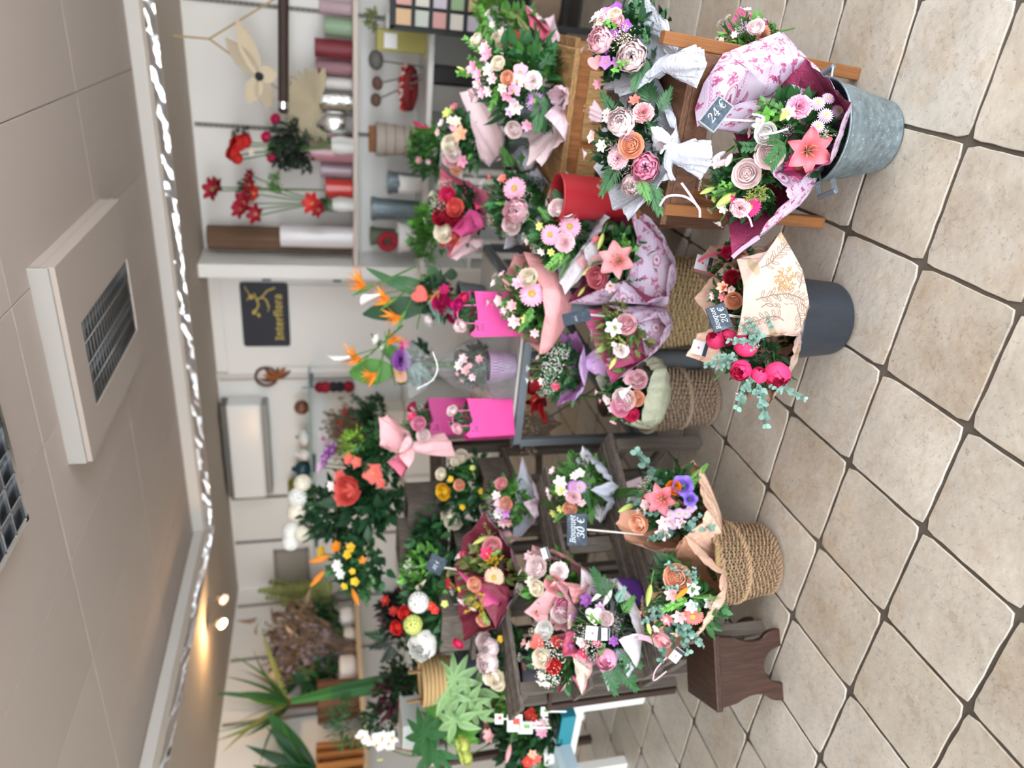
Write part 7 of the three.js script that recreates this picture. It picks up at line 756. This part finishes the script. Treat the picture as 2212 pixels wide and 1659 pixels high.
// counter goods
{
  const B = (n, label, cat, r, z, mat, d = 0.1, y = CT) => { const s = slot(...r, z, y), t = thing(n, label, cat, s.p); part('body', box(s.w, s.h, d, 0, s.h / 2, 0, 0.004), mat, t); return [t, s]; };
  const [yb, ys] = B('tall_box', 'tall yellow-green box with white label on the counter', 'box', [812, 72, 925, 118], -5.8, std('#a8a04a', 0.5), 0.12); part('label_sticker', box(ys.w * 0.7, ys.h * 0.26, 0.002, 0, ys.h * 0.72, 0.0615), M.whiteGloss, yb);
  const [mb0] = B('moss_box', 'white box topped with moss at the counter end', 'box', [832, 38, 925, 70], -5.85, M.plast, 0.14); clump('leaf', 'olive', mb0, V(0, 0.36, 0), 0.09);
  B('black_box', 'black storage box under the counter top', 'box', [925, 146, 992, 178], -5.7, M.black, 0.2, 0.463); B('grey_box', 'grey storage box beside the black one', 'box', [930, 185, 992, 240], -5.72, std('#8e8a86', 0.7), 0.2, 0.463);
  const s = slot(862, 132, 920, 254, -5.78, CT), w = thing('red_wreath', 'red and white berry wreath leaning on the counter', 'wreath', s.p); part('ring', new THREE.TorusGeometry(0.13, 0.03, 8, 28).rotateX(1.2).translate(0, 0.1, 0), std('#7d1f22', 0.8), w); const bm = new MB(), cm = new MB(); for (let k = 0; k < 120; k++) { const a = R() * 6.28, p = V(Math.cos(a) * (0.13 + RR(-0.035, 0.035)), 0, Math.sin(a) * (0.13 + RR(-0.035, 0.035))).applyAxisAngle(V(1, 0, 0), -0.35); (k % 3 ? bm : cm).add(octa, new THREE.Matrix4().makeScale(0.018, 0.018, 0.018).setPosition(p.x, p.y + 0.125 + RR(0, 0.02), p.z)); } part('red_berries', bm.build(), std('#c4241f', 0.4), w).userData.kind = 'stuff'; part('pale_berries', cm.build(), std('#e6d9cf', 0.6), w).userData.kind = 'stuff';
  const g = slot(812, 268, 876, 340, -5.8, CT), pb = thing('paper_basket', 'taupe striped paper basket with a wooden handle', 'basket', g.p); part('body', lathe([[0, 0], [g.w * 0.42, 0], [g.w * 0.5, g.h], [g.w * 0.47, g.h], [g.w * 0.4, 0.01], [0, 0.01]], 32), std('#b3a79c', 0.8), pb); for (let k = 0; k < 4; k++) part('stripe', new THREE.TorusGeometry(g.w * (0.43 + 0.018 * k), 0.004, 5, 32).rotateX(Math.PI / 2).translate(0, g.h * (0.2 + 0.2 * k), 0), std('#8d8177', 0.8), pb); part('handle', box(g.w * 0.8, 0.05, 0.02, 0, g.h + 0.03, 0, 0.008), M.woodO, pb);
  const pot = (n, label, r, z, mat, y = CT) => { const s2 = slot(...r, z, y), t = thing(n, label, 'pot', s2.p); part('shell', lathe([[0, 0], [s2.w * 0.4, 0], [s2.w * 0.48, s2.h * 0.9], [s2.w * 0.52, s2.h * 0.92], [s2.w * 0.52, s2.h], [s2.w * 0.45, s2.h], [s2.w * 0.36, 0.01], [0, 0.01]], 28), mat, t); return t; };
  pot('zinc_pot', 'dark ribbed zinc pot on the counter', [802, 430, 905, 478], -5.75, M.zinc); pot('zinc_pot', 'small zinc can stacked beside the striped basket', [838, 372, 900, 420], -5.75, M.zinc); pot('white_jar', 'white ceramic jar with dark lettering beside the zinc pot', [858, 482, 900, 545], -5.7, M.white); pot('white_jar', 'white ceramic jar in front of the small zinc can', [862, 380, 898, 420], -5.62, M.white); pot('green_tin', 'dull green tin under the red ring', [800, 492, 858, 530], -5.85, std('#5d6650', 0.6));
  const c = PZ(838, 522, -5.62), rc = thing('red_ring', 'red felt ring decoration leaning on the white jar', 'decoration', V(c.x, CT, -5.62)); part('ring', new THREE.TorusGeometry(0.055, 0.028, 10, 24).translate(0, c.y - CT, 0), std('#9a2230', 0.9), rc); part('peg', cyl(0.01, 0.01, c.y - CT - 0.05, 0, (c.y - CT - 0.05) / 2, 0), M.woodL, rc);
  const v = PZ(840, 140, -5.82), dv = thing('dried_bouquet', 'grey dried seed heads on dark stems above the wreath', 'dried flowers', V(v.x, CT, -5.82)); for (const [x, y, s3, m] of [[812, 130, 0.07, '#6c6a66'], [815, 180, 0.05, '#6b5144'], [812, 216, 0.05, '#6b5144']]) { const p = PZ(x, y, -5.82).sub(dv.position); part('seed_head', new THREE.IcosahedronGeometry(s3, 1).scale(1, 0.8, 1).translate(p.x, p.y, p.z), std(m, 0.9), dv); part('stem', bar(V(p.x * 0.3, 0, 0), p, 0.012), M.grey, dv); }
  // card rack
  const r0 = PZ(1030, 20, -5.3), r1 = PZ(842, 20, -5.3), rk = thing('card_rack', 'black rack holding rows of colourful seed packets', 'rack', V(r0.x, 0, -5.3)), hh = r1.y, W = 0.62; part('frame', merge([box(0.03, hh, 0.03, -0.16, hh / 2, 0), box(0.03, hh, 0.03, W - 0.16, hh / 2, 0), box(W, 0.03, 0.03, W / 2 - 0.16, hh - 0.015, 0), box(W, hh * 0.9, 0.008, W / 2 - 0.16, hh * 0.52, -0.03), box(W, 0.04, 0.3, W / 2 - 0.16, 0.02, 0)]), M.black, rk);
  const cc = ['#d9b48a', '#c9cfc4', '#d7a39a', '#e0d9cc', '#cdc3cf', '#9bb48a'].map((q) => std(q, 0.5)); for (let i = 0; i < 7; i++) { part('rail', box(W - 0.03, 0.025, 0.03, W / 2 - 0.16, hh - 0.15 - i * 0.115, 0.01), M.black, rk); for (let j = 0; j < 5; j++) part('seed_packet', box(0.095, 0.1, 0.006, -0.09 + j * 0.118, hh - 0.09 - i * 0.115, 0.0), cc[(i + j * 2) % 6], rk); }
  bq({ n: 'potted_plant', cat: 'plant', label: 'bushy green plant with a pink trumpet flower in front of the counter', c: [915, 320, 4.9], r: 0.17, base: P(985, 330, 4.9), pot: ['round', 0.1, 0.08, 0.12, M.plast], fol: [['leaf', 'mid', 1.0], ['leaf', 'dark', 1.0, 930, 340], ['fine', 'fresh', 1.0]], fl: [['calla', 'hot', 910, 275, 34, { a: 1.6 }], ['star', 'rose', 905, 346, 18], ['star', 'blush', 925, 350, 14]], sp: [['fern', 'fresh', 900, 310, 885, 270, 0, 0], ['fern', 'fresh', 900, 330, 875, 300, 0, 0]] });
  bq({ n: 'potted_plant', cat: 'plant', label: 'round fresh green leafy plant under the white jars', c: [920, 480, 4.95], r: 0.16, base: P(985, 490, 4.95), pot: ['round', 0.1, 0.08, 0.12, M.plast], fol: [['round', 'fresh', 1.0], ['round', 'lime', 0.7], ['leaf', 'mid', 1.1, 930, 520]] });
  bq({ n: 'potted_plant', cat: 'plant', label: 'yellow-green plant beside the seed packet rack', c: [1055, 18, 4.2], r: 0.13, base: P(1130, 10, 4.2), pot: ['round', 0.08, 0.06, 0.12, M.black], fol: [['fine', 'fresh', 1.0], ['leaf', 'olive', 0.9]] });
  plinth('white plinth under the bushy green plant', P(985, 330, 4.9), 0.34, M.white); plinth('white plinth under the round leafy plant', P(985, 490, 4.95), 0.34, M.white); plinth('black plant table beside the seed packet rack', P(1130, 10, 4.2), 0.25, M.black);
  { const p = PY(1222, 30, 0), t = thing('woven_planter', 'taupe woven cylindrical planter on the floor by the stool', 'planter', V(p.x + 0.05, 0.003, p.z - 0.2)), a = []; for (let k = 0; k < 18; k++) a.push(new THREE.TorusGeometry(0.19 + 0.001 * k, 0.012, 5, 40).rotateX(Math.PI / 2).translate(0, 0.012 + k * 0.02, 0)); part('coil', merge(a), std('#9b8672', 0.85), t); part('liner', cyl(0.18, 0.18, 0.02, 0, 0.3, 0), M.black, t); }
}
// ---------------------------------------------------------------- goods around the glass shelf
{
  const G = 1.767, z = -5.98, ball = (n, label, cat, x, y, r, mat, sy = 1) => { const p = PZ(x, y, z), D = depth(p), q = r * D / FPX, t = thing(n, label, cat, V(p.x, G, z)); part('body', new THREE.SphereGeometry(q, 24, 16).scale(1, sy, 1).translate(0, q * sy * 0.98, 0), mat, t); return [t, q * sy]; };
  const [g1, q1] = ball('glass_globe', 'brown glass globe on the glass shelf', 'globe', 655, 880, 16, std('#7a4f3c', 0.15)); part('stand', cyl(0.03, 0.04, 0.012, 0, 0.006, 0), M.woodD, g1);
  const [g2, q2] = ball('white_pumpkin', 'white ceramic pumpkin on the glass shelf', 'ornament', 655, 945, 18, M.white, 0.7); part('stalk', bar(V(0, q2 * 1.9, 0), V(0.01, q2 * 2.4, 0), 0.015), M.woodB, g2);
  const [g3b] = ball('white_vase', 'small white vase beside the teal ball', 'vase', 660, 982, 13, M.white); part('neck', cyl(0.02, 0.03, 0.05, 0, 0.12, 0), M.white, g3b);
  const [g4] = ball('teal_ball', 'dark teal glass ball at the shelf end', 'ball', 655, 1012, 18, std('#1e4450', 0.15)); part('neck', cyl(0.02, 0.03, 0.04, 0, 0.16, 0), std('#1e4450', 0.15), g4);
  const s = slot(622, 1022, 672, 1064, -6.0, G), ov = thing('olive_vase', 'olive green glass vase behind the teal ball', 'vase', V(s.p.x - 0.04, G, -6.02)); part('shell', lathe([[0, 0], [s.w * 0.35, 0], [s.w * 0.5, s.h * 0.4], [s.w * 0.4, s.h * 0.8], [s.w * 0.25, s.h], [s.w * 0.2, s.h], [s.w * 0.35, s.h * 0.75], [s.w * 0.3, 0.02], [0, 0.02]], 28), std('#6f7426', 0.15), ov);
  const c = PZ(575, 815, ZB + 0.06), w = thing('feather_wreath', 'small willow wreath with orange feathers on the rail', 'wreath', V(c.x, c.y, ZB + 0.05)); part('ring', new THREE.TorusGeometry(0.09, 0.014, 6, 28), M.woodB, w); for (let k = 0; k < 7; k++) { const mb = new MB(); leafGrid(mb, new THREE.Matrix4().makeTranslation(-0.02, -0.09, 0.02).multiply(new THREE.Matrix4().makeRotationZ(-2.6 + k * 0.45)), RR(0.12, 0.2), 0.04, {}); part('feather', mb.build(), ctrMat['f' + (k % 2)] ??= std(k % 2 ? '#b0642f' : '#6d3f2a', 0.8, { vertexColors: true }), w); }
  const r = PZ(725, 838, ZB + 0.1), rg = thing('red_garland', 'hanging garland with red pompoms and dark middle', 'garland', V(r.x, r.y, ZB + 0.08)); for (const [y, m, q] of [[0.14, '#8f1426', 0.05], [0.09, '#a01a30', 0.055], [0.02, '#2a2a30', 0.05], [-0.04, '#2a2a30', 0.05], [-0.12, '#8f1426', 0.055]]) part('pompom', new THREE.IcosahedronGeometry(q, 2).translate(0, y, 0), std(m, 0.9), rg); part('string', bar(V(0, -0.15, 0), V(0, 0.3, 0), 0.006), M.dark, rg);
  { const b = PZ(865, 925, -5.8), t = thing('twig_vase', 'vase of fine pinkish twigs on the cabinet', 'vase', V(b.x, 0.925, -5.8)); part('vase', lathe([[0, 0], [0.06, 0], [0.075, 0.12], [0.05, 0.22], [0.045, 0.22], [0.06, 0.12], [0.05, 0.01], [0, 0.01]]), M.plast, t); for (const dx of [-0.18, -0.05, 0.08, 0.2]) sprig('twigs', 'brown', t, V(0, 0.15, 0), V(dx, 0.7, RR(0.0, 0.1))); for (let k = 0; k < 5; k++) flower('five', 'dred', t, V(RR(-0.2, 0.2), RR(0.5, 0.8), 0.05), TOW, 0.05, 0); }
  bq({ n: 'potted_plant', cat: 'plant', label: 'dark green foliage plant in a cream crate on the back cabinet', c: [800, 895, 6.2], r: 0.17, base: PZ(868, 905, -5.88).setY(0.925), pot: ['box', 0.14, 0.1, 0.2, std('#d9d2c4', 0.7)], fol: [['leaf', 'deep', 1.1], ['leaf', 'dark', 0.8]], sp: [['ruscus', 'deep', 800, 890, 760, 850, 0, 0], ['ruscus', 'deep', 800, 890, 745, 890, 0, 0]], fl: [['star', 'dred', 745, 888, 24], ['star', 'dred', 735, 915, 20]] });
  { const a = PZ(598, 1262, ZB + 0.03), e = PZ(664, 1188, ZB + 0.03), t = thing('wall_mirror', 'grey-framed glass panel on the wall near the corner', 'mirror', V((a.x + e.x) / 2, e.y, ZB + 0.015)); const w2 = e.x - a.x, h2 = a.y - e.y; part('glass', box(w2, h2, 0.01, 0, h2 / 2, 0), std('#b9b4ac', 0.15, { metalness: 0.3 }), t); part('frame', merge([box(w2 + 0.04, 0.03, 0.02, 0, 0, 0.004), box(w2 + 0.04, 0.03, 0.02, 0, h2, 0.004), box(0.03, h2, 0.02, -w2 / 2, h2 / 2, 0.004), box(0.03, h2, 0.02, w2 / 2, h2 / 2, 0.004)]), std('#8f8a84', 0.5), t); }
}
// ---------------------------------------------------------------- plants on the left wall shelf
{
  const X = -5.46, Y = 1.387, at = (px, py, x = X) => PX(px, py, x);
  [[735, 1315, 1352], [743, 1358, 1388], [733, 1420, 1474]].forEach(([x0, y0, y1], k) => { const a = at(770, y0), b = at(770, y1), w = a.distanceTo(b), t = thing('white_pot', ['first', 'narrow', 'widest'][k] === 'first' ? 'white ceramic pot with ivy near the room corner' : k === 1 ? 'narrowest white ceramic pot with ivy' : 'widest white ribbed ceramic pot with ivy', 'plant', V(X, Y, (a.z + b.z) / 2)), h = at(x0, (y0 + y1) / 2).y - Y; part('pot', lathe([[0, 0], [w * 0.4, 0], [w * 0.5, h * 0.3], [w * 0.5, h * 0.9], [w * 0.46, h], [w * 0.4, h], [w * 0.4, 0.02], [0, 0.02]], 32), M.whiteGloss, t); clump('leaf', 'deep', t, V(0, h + 0.08, 0), 0.2); clump('leaf', 'dark', t, V(0.02, h + 0.2, 0.05), 0.2); for (let q = 0; q < 4; q++) sprig('ivy', q % 2 ? 'deep' : 'olive', t, V(0, h, 0), V(RR(0.0, 0.2), h + RR(0.25, 0.5), RR(-0.25, 0.25))); });
  { const p = at(770, 1402), t = thing('beige_jar', 'beige stone jar between the white pots', 'jar', V(X, Y, p.z)); part('shell', lathe([[0, 0], [0.05, 0], [0.055, 0.1], [0.045, 0.15], [0.04, 0.15], [0.045, 0.1], [0.04, 0.01], [0, 0.01]]), std('#b9a387', 0.8), t); }
  { const p = at(770, 1400, -5.4), t = thing('dried_branches', 'tall dried branches with curled brown leaves behind the ivy', 'dried plant', V(-5.4, Y + 0.015, p.z)); for (let k = 0; k < 9; k++) sprig('twigs', k % 3 ? 'brown' : 'dry', t, V(0, 0, RR(-0.1, 0.1)), V(RR(0.05, 0.2), RR(0.6, 0.9), RR(-0.4, 0.3))); for (let k = 0; k < 22; k++) { const mb = new MB(); leafGrid(mb, M4(V(), V(RR(-1, 1), RR(-1, 1), RR(-1, 1)).normalize(), 0), 0.14, 0.07, { curl: 0.9 }); part('curled_leaf', mb.build(), ctrMat['d' + (k % 3)] ??= std(['#6d584a', '#8a7767', '#c9b59a'][k % 3], 0.8, { vertexColors: true }), t).position.set(RR(0.02, 0.2), RR(0.45, 0.9), RR(-0.45, 0.4)); } }
  { const p = at(768, 1285, -5.38), t = thing('pampas_grass', 'pale dried pampas plumes near the corner', 'dried grass', V(-5.38, Y, p.z)); part('vase', lathe([[0, 0], [0.05, 0], [0.06, 0.12], [0.04, 0.2], [0.03, 0.2], [0.04, 0.01], [0, 0.01]]), M.grey, t); for (let k = 0; k < 6; k++) sprig('fern', 'olive', t, V(0, 0.15, 0), V(RR(0, 0.2), RR(0.7, 0.95), RR(-0.3, 0.25))); }
  { const a = at(772, 1472), b = at(772, 1542), w = a.distanceTo(b), z = (a.z + b.z) / 2, h = at(686, 1507).y - Y, t = thing('potted_palm', 'spiky palm in brown slatted basket pot on the plant shelf', 'plant', V(X, Y, z)); part('pot', lathe([[0, 0], [w * 0.42, 0], [w * 0.48, h * 0.95], [w * 0.44, h], [w * 0.4, 0.02], [0, 0.02]], 28), std('#7d5a44', 0.8), t); for (let k = 0; k < 22; k++) { const q = k / 22 * 6.28; part('slat', bar(V(Math.cos(q) * w * 0.43, 0, Math.sin(q) * w * 0.43), V(Math.cos(q) * w * 0.49, h, Math.sin(q) * w * 0.49), 0.022, 0.012), std(k % 2 ? '#8f6a52' : '#6f4d3a', 0.8), t); } part('trunk', bar(V(0, h * 0.8, 0), V(0.02, h + 0.25, 0), 0.05), M.woodB, t); for (let k = 0; k < 16; k++) { const e = k / 16 * 6.28, c = V(0.02, h + 0.22, 0); const mb = new MB(), d = V(Math.cos(e) * 0.35 + 0.35, 0.75 + 0.3 * Math.sin(k * 1.7), Math.sin(e)).normalize(); leafGrid(mb, M4(c, d, R() * 6), RR(0.45, 0.75), 0.055, { curl: 0.25, nv: 6 }); part('frond', mb.build(), lm(['dark', 'mid', 'olive'][k % 3]), t); } }
  { const a = at(776, 1655, -5.42), t = thing('potted_palm', 'broad-leaved palm in orange wooden pot at the shelf end', 'plant', V(-5.42, Y, a.z)); const h = at(684, 1640, -5.42).y - Y; for (let k = 0; k < 14; k++) { const q = k / 14 * 6.28; part('stave', bar(V(Math.cos(q) * 0.16, 0, Math.sin(q) * 0.16), V(Math.cos(q) * 0.18, h, Math.sin(q) * 0.18), 0.08, 0.02), std(k % 2 ? '#b77a42' : '#a76c38', 0.6), t); } part('soil', cyl(0.16, 0.16, 0.02, 0, h * 0.9, 0), M.woodD, t); for (let k = 0; k < 12; k++) { const e = k / 12 * 6.28, mb = new MB(), d = V(Math.cos(e) * 0.4 + 0.4, 0.9, Math.sin(e) * 0.9).normalize(); leafGrid(mb, M4(V(0, h, 0), d, R() * 6), RR(0.35, 0.6), k % 3 ? 0.1 : 0.17, { curl: 0.3, nv: 6, prof: k % 3 ? prof.point : prof.oval }); part('leaf', mb.build(), lm(['dark', 'deep', 'mid'][k % 3]), t); } }
  { const D = 5.0, b = P(905, 1472, D), t = thing('tall_cactus', 'tall slim green cactus leaning past the plant shelf', 'cactus', b); const pts = [V(0, 0, 0), P(830, 1478, D).sub(b), P(740, 1492, D).sub(b), P(690, 1502, D).sub(b), P(628, 1515, D).sub(b)], c = new THREE.CatmullRomCurve3(pts); part('trunk', new MB().grid(20, 30, (u, v) => { const p = c.getPoint(v), a = u * 6.283, q = (0.05 * (1 - v) + 0.018 + (v < 0.15 ? -0.01 : 0)) * (1 + 0.22 * Math.cos(a * 5)); return [p.x + RT.x * Math.cos(a) * q + TOW.x * Math.sin(a) * q, p.y, p.z + RT.z * Math.cos(a) * q + TOW.z * Math.sin(a) * q]; }, (u, v) => v > 0.6 ? [1.5, 1.4, 0.9] : 1).build(), lm('dark'), t); part('pot', lathe([[0, -0.12], [0.07, -0.12], [0.09, 0.02], [0.08, 0.02], [0.06, -0.11], [0, -0.11]]), M.woodB, t); }
  bq({ n: 'potted_plant', cat: 'plant', label: 'dark plant with red spotted flowers behind the white ball flowers', c: [850, 1330, 4.6], r: 0.17, base: P(935, 1340, 4.6), pot: ['round', 0.09, 0.07, 0.12, M.black], fol: [['leaf', 'black', 1.0], ['leaf', 'burg', 1.0], ['leaf', 'deep', 0.8]], fl: [['star', 'red', 832, 1298, 26], ['star', 'red', 850, 1320, 24], ['star', 'red', 853, 1360, 28], ['star', 'red', 880, 1332, 22]], sp: [['palm', 'black', 860, 1380, 800, 1400, 0, 0], ['palm', 'black', 860, 1390, 825, 1430, 0, 0], ['palm', 'deep', 850, 1380, 790, 1370, 0, 0]] });
  bq({ n: 'potted_plant', cat: 'plant', label: 'deep green bushy plant with burgundy leaves below the plant shelf', c: [870, 1500, 4.9], r: 0.2, base: P(960, 1500, 4.9), pot: ['round', 0.1, 0.08, 0.14, M.woodB], fol: [['leaf', 'deep', 1.0, 880, 1450], ['leaf', 'burg', 1.0, 860, 1500], ['leaf', 'deep', 0.9, 830, 1560], ['fine', 'dark', 1.0, 760, 1560]] });
}
scene.traverse((o) => { if (o.isMesh) { o.castShadow = true; o.receiveShadow = true; } });
renderer.render(scene, camera);
